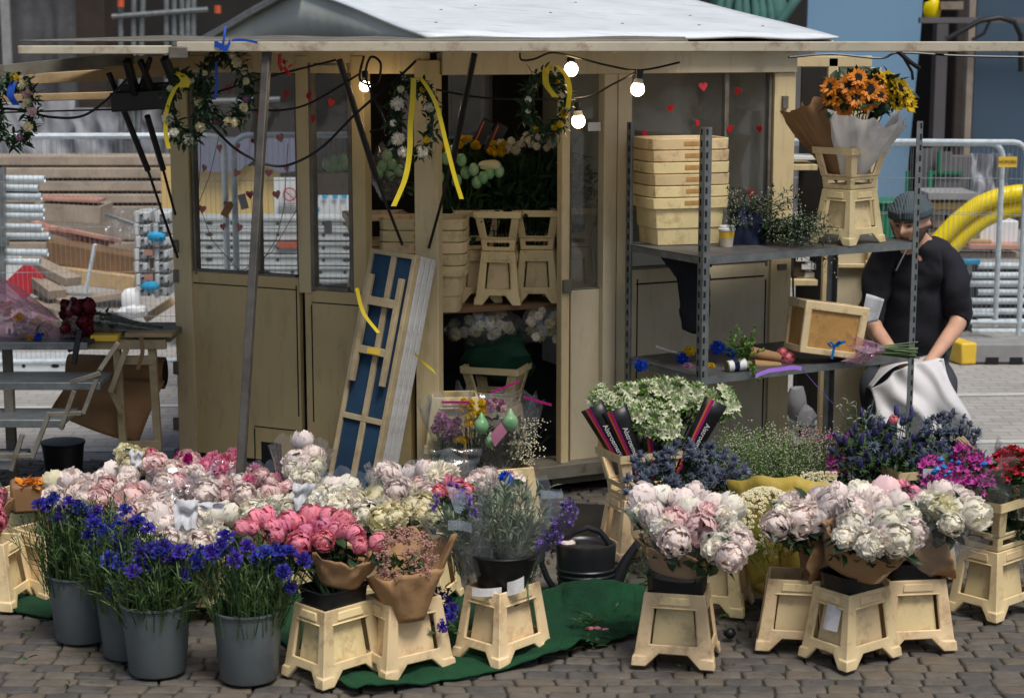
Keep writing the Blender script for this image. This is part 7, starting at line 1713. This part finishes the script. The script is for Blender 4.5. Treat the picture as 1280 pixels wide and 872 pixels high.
for i, (px, py, lb, lb2, heads, Y) in enumerate(corn_spec):
    g = G(px, py); pos = V((g.x, g.y + .093, .026 if i < 3 else .026)); place(PA, lb, pos, rnd.random() * 6)
    rg = random.Random(600 + i); t = thing('cornflower_bunch', lb2, 'flowers', pos + V((0, 0, .2)), group='cornflower bunches in the grey buckets')
    mb = MB(); pts = []
    for (x, y) in heads:
        p = P(x + rg.uniform(-2, 2), y + rg.uniform(-2, 2), pos.y - .04 + rg.uniform(-.09, .12)); pts.append(p)
        d = V(((p.x - pos.x) * 2, -.35 + (p.y - pos.y) * 2, .7)) + rdir(rg, 0) * .35
        inst('bloom', CORN[rg.randrange(3)], t, p, look(d), rg.uniform(.8, 1.2))
    zc_ = sum(p.z for p in pts) / len(pts); cxm = sum(p.x for p in pts) / len(pts)
    allp = pts + [V((pos.x + rg.gauss(0, .075) + (cxm - pos.x) * .6, pos.y + rg.gauss(0, .07), zc_ + rg.uniform(-.1, .04))) for _ in range(300)]
    for j, p in enumerate(allp):
        a = rg.uniform(0, 2 * PI); q = math.sqrt(rg.random()) * .1
        b0 = pos + V((math.cos(a) * q, math.sin(a) * q, .17)); out = V((p.x - pos.x, p.y - pos.y, 0))
        if (out.length > .04): b0 = pos + out.normalized() * min(.105, out.length * .8) + V((rg.uniform(-.02, .02), rg.uniform(-.02, .02), .17))
        m = b0.lerp(p, .5) + V((rg.uniform(-.012, .012), rg.uniform(-.012, .012), 0))
        mb.mi = rg.choice((0, 0, 1)); mb.tube([b0, m, p], [.0019, .0017, .0011], 3, False)
        for k in range(5): leaf(mb, b0.lerp(p, rg.uniform(.2, .95)), (p - b0).normalized() + rdir(rg, 0) * .6, rg.uniform(.04, .08), .0028, .5, None, rg)
        if j >= len(pts) and rg.random() < .35: mb.blob(p, (.0045, .0045, .007), j, .1, 5)
    tag(mb.build('stems', [K['stem'], K['leaf_dk']], t, angle=0), kind='stuff')

# ------------------------------------------------------------------ sedum, lavender, watering can
rg = random.Random(50)
t = thing('sedum_bunch', 'dusty pink sedum heads in a big brown paper cone at the front', 'bouquet', c2 + V((0, -.02, .22)))
mb = MB(); bs = P(512, 774, c2.y - .06); wrapcone(mb, bs, P(514, 668, c2.y + .02), .045, .15, -.5, 2.3, rg, .03, .08, seed=17, tilt=(1, 0, 0)); mb.build('kraft_wrap', K['kraft'], t, angle=0, solid=.0015)
mb = MB(); wrapcone(mb, bs + V((0, -.015, 0)), P(505, 716, c2.y - .04), .05, .128, 0, 6.2, rg, .012, .1, seed=19, tilt=(1, 0, 0)); mb.build('kraft_wrap', K['kraft'], t, angle=0, solid=.0015)
cc = P(506, 694, c2.y - .07); pl_ = []
for i in range(70):
    d = rdir(rg, .3); h = cc + V((d.x * .105, d.y * .07 - .02, d.z * .085))
    for k in range(24): pl_.append(h + rdir(rg, .4) * rg.uniform(.004, .02))
mb = MB(); dots(mb, pl_, .0042, rg=rg); mb.mi = 1; leaf_mass(mb, cc + V((0, .02, -.05)), (.09, .06, .06), 60, .05, .01, rg); tag(mb.build('florets', [K['sedum'], K['leaf']], t, smooth=False), kind='stuff')
place(BP, 'x', BP.location) if False else None
LB = pail_proto('black_bucket', 'glossy black bucket holding grey green lavender leaves in the front crate', None, .122, .062, .2, 'black'); LB.location = c3 + V((0, 0, .17))
mb = MB(); mb.tube([c3 + V((.128 * math.cos(a), .128 * math.sin(a), .366)) for a in [2 * PI * i / 32 for i in range(33)]], .004, 6, False); mb.build('rim', K['black'], LB)
for i, (x0, x1) in enumerate(((590, 627), (634, 655))):
    mb = MB(); a = P(x0, 746, c3.y - .105); b = P(x1, 738 if i else 745, c3.y - .1); mb.sheet(lambda u, v: a.lerp(b, u) + V((0, -.012 * math.sin(u * PI), .004 + .048 * v * (1 if i else .6))), 6, 2); tag(mb.build('price_card', K['label'], loc=a), ['wide white card tucked between black bucket and crate', 'narrow white card tucked right of the wide one in the front crate'][i], 'card')
def blades(t, base, lst, Y, n, L, W, m, seed, name='foliage', side=3):
    rg = random.Random(seed); mb = MB(); base = V(base)
    for (x, y) in lst:
        p = P(x, y, Y + rg.uniform(-.07, .07)); b0 = base + V((rg.uniform(-.06, .06), rg.uniform(-.05, .05), 0)); m_ = b0.lerp(p, .5) + V((rg.uniform(-.01, .01), 0, .01)); mb.tube([b0, m_, p], [.0022, .002, .0014], 3, False)
        for k in range(n):
            tt_ = rg.uniform(.25, 1); q = b0.lerp(m_, tt_).lerp(m_.lerp(p, tt_), tt_); leaf(mb, q, (p - b0).normalized() * .9 + rdir(rg, .1) * .7, L * rg.uniform(.6, 1.2), W, .3, None, rg)
    return mb.build(name, K[m], t, angle=0)
t = thing('lavender_leaf_bunch', 'tall bunch of grey green lavender leaves in film in the black bucket', 'bouquet', c3 + V((0, 0, .28))); blades(t, c3 + V((.03, 0, .2)), scatter(46, 598, 690, 604, 660, rg), c3.y, 20, .055, .0042, 'sage', 5); blades(t, c3 + V((.03, .03, .2)), scatter(16, 610, 690, 620, 690, rg), c3.y + .05, 14, .06, .005, 'leaf', 6)
mb = MB(); wrapcone(mb, c3 + V((.03, 0, .36)), P(650, 612, c3.y), .1, .15, 0, 6.28, rg, .05, .08, seed=23); mb.build('film', K['cel'], t, angle=0)
mb = MB(); a = P(676, 612, c3.y - .12); mb.sheet(lambda u, v: a + V((u * .075, .02 * u, -.012 * u - v * .03 * (1 - .3 * u))), 4, 3); mb.build('label_strip', K['cel_blue'], t)
t = thing('lavender_leaf_bunch', 'leaning bunch of grey green leaves in glossy film left of the black bucket', 'bouquet', P(578, 706, c3.y + .02)); blades(t, P(590, 716, c3.y + .02), scatter(34, 548, 606, 630, 672, rg), c3.y - .02, 18, .05, .0045, 'sage', 7); blades(t, P(590, 716, c3.y + .02), scatter(10, 548, 600, 640, 690, rg), c3.y + .03, 12, .05, .005, 'leaf', 8)
mb = MB(); wrapcone(mb, P(600, 712, c3.y), P(565, 638, c3.y), .07, .12, 0, 6.28, rg, .05, .1, seed=29); mb.build('film', K['cel'], t, angle=0)
for (x0, y0, w, h) in ((557, 607, 26, 34), (560, 650, 30, 13)):
    mb = MB(); a = P(x0, y0, c3.y - .14); k = c3.y / FPX; mb.sheet(lambda u, v: a + V(((u * w + v * h * .35 * (h > 20)) * k * (1 - .6 * u * v * (h > 20)), .02 * math.sin(u * 3), (-u * h * .3 - v * h) * k)), 5, 4); mb.build('label_strip', K['cel_blue'], t)
bunch('few violet statice blooms tucked above the leaning leaf bunch', P(575, 690, c3.y + .06), [(572, 618, 1), (578, 625, 1), (584, 632, 1), (567, 612, .9), (588, 640, .9), (545, 630, .8), (550, 624, .8)], LAVF, Y=c3.y + .02, s=1.2, seed=150, fol=8, name='statice_bunch')
t = thing('lavender_bunch', 'deep purple lavender in film slanting out right of the black bucket', 'bouquet', P(668, 700, c3.y)); rg = random.Random(51)
for i in range(34):
    f = rg.random(); x, y = 672 + 38 * f + rg.uniform(-6, 8), 692 - 58 * f + rg.uniform(-3, 5); inst('bloom', LAVF[i % 2], t, P(x, y, c3.y - .03 + rg.uniform(-.04, .04)), look((.5, -.3, .8)), rg.uniform(.8, 1.2))
mb = MB(); wrapcone(mb, P(662, 708, c3.y), P(706, 630, c3.y - .03), .02, .055, 0, 6.28, rg, .02, .08, seed=31); mb.build('film', K['cel'], t, angle=0)
mb = MB()
for i in range(20): mb.tube([P(655 + rg.uniform(-4, 8), 712, c3.y), P(690 + rg.uniform(-12, 12), 660, c3.y - .02)], .0018, 3, False)
mb.build('stems', K['sage'], t)
bunch('blue violet flowers drooping between the sedum crate and the bucket crate', P(556, 790, c3.y + .02), [(552, 745, 1), (560, 750, 1), (556, 765, 1), (563, 772, 1), (548, 775, .9), (565, 760, 1), (545, 738, .9), (560, 738, .8), (553, 783, .9)], [CORN[0], CORN[1]], Y=c3.y - .04, s=.85, seed=151, fol=90, L=.04, W=.006, leafm='leaf', name='blue_flower_bunch')
# small extra eryngium spray beside the bucket
can = thing('watering_can', 'dark ribbed watering can on the cobbles beside the carpet fold', 'watering can', G(733, 760)); b0 = G(733, 757); b0 = V((b0.x, b0.y + .08, .026)); Mx = Matrix.Translation(b0)
can.location = b0
kc = b0.y / FPX
CB = mat('watering_can_plastic', (.016, .017, .021), .33, .2, 6, .05, 30, spec=.5)
mb = MB(); pr_ = [(0, 0), (.1, 0), (.106, .006)]
for i in range(3): z = .05 + i * .022; pr_ += [(.107 + .002 * i, z), (.111 + .002 * i, z + .005), (.111 + .002 * i, z + .009), (.1075 + .002 * i, z + .013)]
pr_ += [(.113, .15), (.117, .19), (.114, .2), (.105, .202), (.1, .195), (.09, .19), (0, .19)]
mb.lathe(pr_, 36, Mx, ay=.8); mb.build('tank', CB, can, angle=30)
def Pc(x, y, dy=0): return P(x, y, b0.y + dy)
mb = MB(); mb.tube([Pc(702, 690), Pc(706, 676), Pc(718, 664), Pc(735, 659), Pc(750, 664), Pc(760, 676), Pc(763, 692)], [.014, .013, .012, .012, .012, .013, .015], 10); mb.build('carry_handle', CB, can)
mb = MB(); mb.tube([Pc(706, 668), Pc(690, 672), Pc(678, 688), Pc(677, 704), Pc(684, 722), Pc(694, 738)], [.01, .011, .012, .012, .012, .012], 10); mb.build('rear_handle', CB, can)
mb = MB(); mb.tube([Pc(764, 742), Pc(772, 722), Pc(784, 698), Pc(799, 676)], [.036, .028, .02, .015], 14); mb.build('spout', CB, can)
mb = MB(); mb.blob(b0 + V((-.07, 0, .2)), (.03, .03, .012), 3, .4); tag(mb.build('petal_scrap', K['p_blush'], loc=b0 + V((-.07, 0, .2))), 'wilted pink petals lying on the watering can', 'petals')

# ------------------------------------------------------------------ right-hand flowers in the second row
rg = random.Random(61)
aY = 7.35
t = thing('alstroemeria_bunch', 'white alstroemeria bunch in black printed sleeves below the rack', 'bouquet', P(825, 600, aY))
lst = []
while len(lst) < 84:
    x = rg.uniform(742, 915); top = 482 + abs(x - 838) * .09; y = top + rg.random() ** 1.2 * 36
    lst.append((x, y))
lst += [(800 + rg.uniform(0, 42), 515 + rg.uniform(0, 30)) for _ in range(26)] + [(868 + rg.uniform(0, 44), 500 + rg.uniform(0, 25)) for _ in range(12)]
for (x, y) in lst: inst('bloom', rg.choice(ALST), t, P(x, y, aY + (505 - y) * .003 + rg.uniform(-.03, .05)), look(((x - 828) / 140, -.6, .8)), rg.uniform(.75, 1.05))
mb = MB(); stems(mb, P(822, 610, aY), .05, P(828, 515, aY), .2, 60, .003, rg); leaf_mass(mb, P(828, 520, aY + .02), (.27, .08, .06), 200, .05, .01, rg); mb.build('foliage', K['leaf'], t, angle=0)
def sleeve(px_t, py_t, px_b, py_b, w, Y, txt, seed):
    a, b = P(px_t, py_t, Y), P(px_b, py_b, Y); ax = (a - b); L_ = ax.length; ax.normalize(); n = V((0, -1, 0)); s = ax.cross(n).normalized(); n = s.cross(ax).normalized()
    if n.y > 0: n = -n
    def q(u, v, o=0): return b + ax * (L_ * v) + s * (u * w * (.55 + .45 * v)) - n * (.35 * abs(u) ** 2 * w) + n * o
    mb = MB(); mb.sheet(lambda u, v: q((u - .5) * 2, v), 8, 6); sl_ = mb.build('printed_sleeve', K['black'], t, solid=.001)
    mb = MB(); mb.sheet(lambda u, v: q(-.62 + .18 * u, v, .0025), 2, 6); mb.build('orange_stripe', K['orange'], sl_)
    mb = MB(); mb.sheet(lambda u, v: q(-.42 + .2 * u, v, .0025), 2, 6); mb.build('magenta_stripe', K['p_mag'], sl_)
    if txt:
        m = Matrix((-ax, s if s.x < 0 else -s, n)).transposed(); 
        if m.determinant() < 0: m = Matrix((-ax, -(s if s.x < 0 else -s), n)).transposed()
        text(txt, .029, K['label'], sl_, q(.25, .52, .004), m)
sleeve(740, 508, 790, 600, .05, aY - .1, 'Alstroemeria', 1)
sleeve(768, 512, 806, 604, .055, aY - .12, 'Alstroemeria', 2)
sleeve(896, 502, 846, 600, .05, aY - .13, 'Alstroemeria', 3)
sleeve(820, 548, 822, 604, .06, aY - .12, '', 4)
ap = TU; place(TU, 'black tub holding the alstroemeria bunch', V((P(822, 640, aY).x, aY, .14)), .2)
place(CR, 'crate under the alstroemeria bunch below the rack', V((P(822, 640, aY).x, aY, .01)), .3)
def headmass(t, meshes, n, x0, x1, y0, y1, Y, s, seed, base, dome=True, stemm='leaf_dk', leafn=80, pitch=.003, L=.05, W=.008, dz=(0, -.4, .9), keep=None):
    rg = random.Random(seed); pts = []
    while len(pts) < n:
        x, y = rg.uniform(x0, x1), rg.uniform(y0, y1)
        if dome and ((x - (x0 + x1) / 2) / ((x1 - x0) / 2)) ** 2 * .5 > (y - y0) / (y1 - y0): continue
        pts.append(P(x, y, Y + ((y0 + y1) / 2 - y) * pitch + rg.uniform(-.05, .05)))
    mb = MB(); c = sum(pts, V()) / n
    for p in pts:
        inst('bloom', rg.choice(meshes), t, p, look(V(dz) + (p - c) * 2 + rdir(rg, 0) * .35), s * rg.uniform(.75, 1.2))
        b0 = V(base) + V((rg.uniform(-.05, .05), rg.uniform(-.04, .04), 0)); mb.tube([b0, b0.lerp(p, .5) + V((0, 0, .02)), p], .0018, 3, False)
        for k in range(2): leaf(mb, b0.lerp(p, rg.uniform(.4, .95)), rdir(rg, .3), L * rg.uniform(.6, 1.2), W, .4, None, rg)
    rr = (c - V(base)).length
    for i in range(leafn): p = rg.choice(pts); leaf(mb, V(base).lerp(p, rg.uniform(.55, .97)), rdir(rg, .2), L * rg.uniform(.6, 1.2), W, .4, None, rg)
    mb.build('foliage', K[stemm], t, angle=0)
t = thing('eryngium_bunch', 'steel blue sea holly bunch between the alstroemeria and the white peonies', 'bouquet', P(855, 640, 6.9)); headmass(t, ERYN, 95, 782, 938, 552, 616, 6.85, 1.0, 62, P(855, 665, 6.9), L=.045, W=.007, leafn=260)
t = thing('gypsophila_cloud', 'hazy green gypsophila bunch in front of the rack', 'bouquet', P(985, 640, 7.1)); rg = random.Random(63)
mb = MB(); db = MB(); b0 = P(990, 655, 7.1); pl1 = []; 
for i in range(420):
    x = rg.uniform(892, 1068); y = 528 + abs(x - 975) ** 1.6 * .008 + rg.random() * 62; p = P(x, y, 7.05 + rg.uniform(-.12, .16)); b = b0 + V((rg.uniform(-.08, .08), rg.uniform(-.06, .06), rg.uniform(0, .1))); m = b.lerp(p, .6) + V((rg.uniform(-.02, .02), 0, 0)); mb.tube([b, m, p], [.0012, .001, .0007], 3, False)
    for k in range(6):
        q = m.lerp(p, rg.uniform(.2, 1)); e = q + rdir(rg, .5) * rg.uniform(.02, .05); mb.tube([q, e], .0006, 3, False); pl1.append(e)
        if rg.random() < .6: pl1.append(q + rdir(rg, .3) * .02)
dots(db, pl1, .0034, rg=rg); mb.build('stems', K['herb'], t, smooth=False); tag(db.build('florets', K['gyp'], t, smooth=False), kind='stuff')
mb = MB(); dots(mb, [P(rg.gauss(1020, 18), rg.gauss(545, 8), 7.0) for _ in range(160)], .004, rg=rg); tag(mb.build('pink_florets', K['gyp_pink'], t, smooth=False), kind='stuff')
t = thing('pink_filler_bunch', 'small bright pink flowers between the gypsophila and the thistles', 'bouquet', P(1052, 590, 6.98)); headmass(t, FUCH, 16, 1038, 1064, 545, 600, 6.98, .7, 64, P(1055, 640, 7.0), dome=False, leafn=10)
t = thing('thistle_bunch', 'dark violet blue thistle bunch above the crate collar, right of centre', 'bouquet', P(1112, 600, 6.98)); headmass(t, STAT + ERYN[:1], 98, 1042, 1184, 512, 592, 6.98, 1.0, 65, P(1112, 640, 7.0), L=.045, W=.01, leafn=260)
inst('bloom', PEO['p_coral'][3], t, P(1117, 524, 6.9), look((0, -.6, .8)), .3)
t = thing('sea_holly_bunch', 'grey green sea holly leaning right over the fuchsia flowers', 'bouquet', P(1180, 600, 7.0)); headmass(t, ERYN, 60, 1150, 1222, 512, 572, 7.0, .9, 66, P(1185, 640, 7.0), L=.045, W=.006, leafn=160, dz=(.4, -.3, .8)); spray('herb_spray', 'loose grey green sprig rising left of the violet thistles', 'greenery', [P(1068, 560, 7.05)], [P(x, y, 7.05) for x, y in ((1055, 492), (1070, 500), (1092, 502), (1048, 505), (1085, 510), (1100, 512), (1062, 512))], 'sage', 14, .025, .004, 70)
mb = MB()
for i in range(16): mb.tube([P(1202 + rg.uniform(-6, 6), 548 + rg.uniform(-4, 6), 6.9), P(1240 + rg.uniform(-10, 10), 590, 6.85)], .0035, 5)
tag(mb.build('straw_bundle', K['wood'], loc=P(1240, 590, 6.85)), 'pale straw sticks slanting beside the fuchsia flowers', 'sticks')
fb = c10 + V((-.02, 0, .38)); t = thing('fuchsia_bunch', 'fuchsia flowers with dyed blue buds in the right edge collar', 'bouquet', fb); headmass(t, FUCH, 70, 1155, 1240, 564, 612, c10.y - .02, 1.0, 67, fb, leafn=160, L=.07, W=.016, stemm='leaf')
mb = MB(); dots(mb, [P(x, y, c10.y - .14) for x, y in ((1172, 585), (1180, 583), (1190, 576), (1198, 578), (1168, 590), (1186, 590), (1176, 574), (1182, 594), (1230, 580))], .013, rg=rg); mb.build_each('blue_bud', K['ribbon_cy'], t)
mb = MB(); a = P(1154, 582, c10.y - .1); mb.sheet(lambda u, v: a + V((u * .05, 0, -.01 - v * .05 * (1 - .6 * u))), 4, 3); mb.build('film_corner', K['white_paper'], t)
mb = MB(); wrapcone(mb, fb, P(1205, 590, c10.y), .1, .18, 0, 6.28, rg, .04, .1, seed=41); mb.build('film', K['cel'], t, angle=0)
t = thing('red_flower_bunch', 'red flowers in film at the right edge of the photo', 'bouquet', fb + V((.17, 0, 0))); headmass(t, REDF, 42, 1240, 1300, 566, 604, c10.y, 1.0, 68, fb + V((.15, .02, 0)), leafn=160, L=.08, W=.018, stemm='leaf')
mb = MB(); wrapcone(mb, fb + V((.15, 0, -.02)), P(1275, 585, c10.y), .09, .17, 0, 6.28, rg, .05, .1, seed=43); mb.build('film', K['cel'], t, angle=0)
mb = MB(); leaf_mass(mb, fb + V((.05, 0, -.02)), (.15, .1, .12), 120, .09, .022, rg, .6); tag(mb.build('leaf_bunch', K['leaf_dk'], loc=fb, angle=0), 'dark leaves filling the right edge collar under the fuchsia flowers', 'foliage')
# chamomile
cY = 6.42; t = thing('chamomile_bunch', 'yellow paper wrap full of tiny chamomile daisies behind the white peonies', 'bouquet', P(980, 700, cY))
YP = mat('yellow_wrap_paper', (.5, .36, .05), .6, .2, 9, .5, 18, trans=.2, c2=(.6, .46, .1), dist=.01); rg = random.Random(80)
mb = MB(); wrapcone(mb, P(975, 738, cY - .05), P(986, 622, cY + .14), .1, .24, 0, 6.28, rg, .012, .07, seed=47); mb.build('yellow_wrap', YP, t, angle=0, solid=.0015)
mb = MB(); pl_ = []
for i in range(900):
    d = rdir(rg, .5); c = P(955, 652, cY - .1); pl_.append(c + V((d.x * .13, d.y * .1 - .02, d.z * .13)))
pl_ += [P(rg.uniform(1000, 1045), rg.uniform(590, 606), cY + .1) for _ in range(140)]
def daisies(mb, pts, r, rg):
    for p in pts:
        nrm = V((rg.uniform(-.5, .5), -.8, rg.uniform(.2, 1))).normalized(); s = nrm.orthogonal().normalized(); u = nrm.cross(s); q = r * rg.uniform(.7, 1.2); mb.mi = 0
        k = 7; vs = [p + nrm * q * .2]
        for i in range(2 * k): a = PI * i / k; e = q * (1 if i % 2 else .55); vs.append(p + (s * math.cos(a) + u * math.sin(a)) * e)
        mb.add(vs, [(0, 1 + i, 1 + (i + 1) % (2 * k)) for i in range(2 * k)]); mb.mi = 1
        mb.add([p + nrm * q * .5] + [p + nrm * q * .22 + (s * math.cos(a) + u * math.sin(a)) * q * .36 for a in (0, 1.25, 2.5, 3.75, 5)], [(0, 1 + i, 1 + (i + 1) % 5) for i in range(5)])
daisies(mb, pl_, .0075, rg); tag(mb.build('daisy_heads', [K['daisy'], K['p_yellow']], t, smooth=False), kind='stuff')
mb = MB(); stems(mb, P(975, 735, cY - .02), .05, P(957, 655, cY - .08), .13, 120, .0014, rg); leaf_mass(mb, P(957, 672, cY - .06), (.11, .08, .08), 160, .03, .004, rg); mb.build('stems', K['herb'], t, angle=0)
# left edge flowers
bunch('orange red flowers at the far left edge above the crates', P(2, 690, 6.75), [(-16, 610, 1), (-6, 616, 1), (-10, 634, 1), (-8, 650, 1), (-16, 640, 1)], PEO['p_coral'][:3], Y=6.75, s=.8, seed=160, fol=60, name='orange_flower_bunch', kraft=(P(-10, 640, 6.75), .04, .1))
t = thing('kraft_parcel', 'brown paper parcel with yellow petals behind the cornflowers at the far left', 'parcel', G(42, 640)); mb = MB(); mb.box(P(45, 618, 7.2), (.2, .15, .12), Matrix.Rotation(.3, 3, 'Z')); mb.build('paper', K['kraft_dk'], t, bevel=.015)
mb = MB(); leaf_mass(mb, P(38, 606, 7.15), (.07, .05, .02), 40, .04, .015, rg); mb.build('petals', K['p_sun'], t, angle=0)
# litter on the ground: individual cut leaves and stems
LT = MB()
for (x0, x1, y0, y1, n) in ((775, 815, 700, 755, 60), (715, 745, 788, 802, 16), (700, 800, 750, 830, 30), (905, 930, 765, 780, 10), (650, 1270, 800, 868, 40), (20, 140, 790, 870, 10), (880, 960, 750, 800, 20)):
    for i in range(n):
        g = G(rg.uniform(x0, x1), rg.uniform(y0, y1)); g.z = .055 if x0 in (715, 700) else .028
        leaf(LT, g + V((0, 0, rg.uniform(0, .008))), (rg.uniform(-1, 1), rg.uniform(-1, 1), rg.uniform(0, .25)), rg.uniform(.02, .06) * (1 if n != 40 else .4), rg.uniform(.004, .009) * (1 if n != 40 else .6), .3, None, rg)
for i in range(9): g = G(rg.uniform(775, 812), rg.uniform(735, 758)); g.z = .03; LT.tube([g, g + V((rg.uniform(.05, .12), rg.uniform(-.02, .05), .01))], .004, 5)
g = G(735, 797); g.z = .045
for i in range(4): LT.tube([g, g + V((rg.uniform(.03, .07), rg.uniform(0, .03), .02))], .003, 5)
tag(LT.build('leaf_litter', K['leaf'], angle=0), 'scattered cut leaves and stems on cobbles and carpet', 'litter', kind='stuff')
mb = MB(); g = G(742, 800); g.z = .045
for i in range(5): mb.blob(g + V((rg.uniform(-.02, .05), rg.uniform(-.02, .02), 0)), (.015, .012, .006), i, .4, 8)
tag(mb.build('fallen_petals', K['p_coral'], loc=g), 'few fallen pink petals on the green carpet', 'petals')
mb = MB(); mb.blob(G(912, 806) + V((0, 0, .045)), (.022, .02, .02), 4, .15, 12); tag(mb.build('black_ball', K['black'], loc=G(912, 806)), 'small dark round cap on the cobbles right of the front crate', 'cap')

# ------------------------------------------------------------------ camera, light, world
cam = bpy.data.cameras.new('camera'); co_ = bpy.data.objects.new('camera', cam); col.objects.link(co_)
cam.sensor_width = 36; cam.lens = FPX / 1280 * 36; cam.clip_end = 400; cam.clip_start = .1
co_.location = (0, 0, EYE); co_.rotation_euler = (PI / 2 - PITCH, 0, 0)
cam.dof.use_dof = True; cam.dof.focus_distance = 7.2; cam.dof.aperture_fstop = 4.5
scene.camera = co_
SEL, SAZ = R(62), R(30)      # sun elevation; azimuth measured from -Y (behind the camera) towards +X
sd = V((math.sin(SAZ) * math.cos(SEL), -math.cos(SAZ) * math.cos(SEL), math.sin(SEL)))
sl_ = bpy.data.lights.new('sun', 'SUN'); sl_.energy = 2.5; sl_.angle = R(20); sl_.color = (1, .96, .9)
so = bpy.data.objects.new('sun', sl_); col.objects.link(so); so.rotation_euler = look(sd).to_euler()
w = bpy.data.worlds.new('World'); scene.world = w; w.use_nodes = True; nt = w.node_tree
bg = nt.nodes['Background']; sk = nt.nodes.new('ShaderNodeTexSky'); sk.sky_type = 'NISHITA'; sk.sun_disc = False; sk.sun_elevation = SEL
sk.sun_rotation = math.atan2(sd.x, sd.y); sk.air_density = 1; sk.dust_density = 3.5; sk.ozone_density = 1
nt.links.new(sk.outputs[0], bg.inputs[0]); bg.inputs[1].default_value = .085
vs_ = scene.view_settings; vs_.view_transform = 'Standard'; vs_.look = 'None'; vs_.gamma = 1; vs_.exposure = .1; vs_.use_curve_mapping = False
scene.cycles.max_bounces = 8; scene.cycles.transparent_max_bounces = 24; scene.cycles.use_denoising = True
scene.cycles.caustics_reflective = False; scene.cycles.caustics_refractive = False
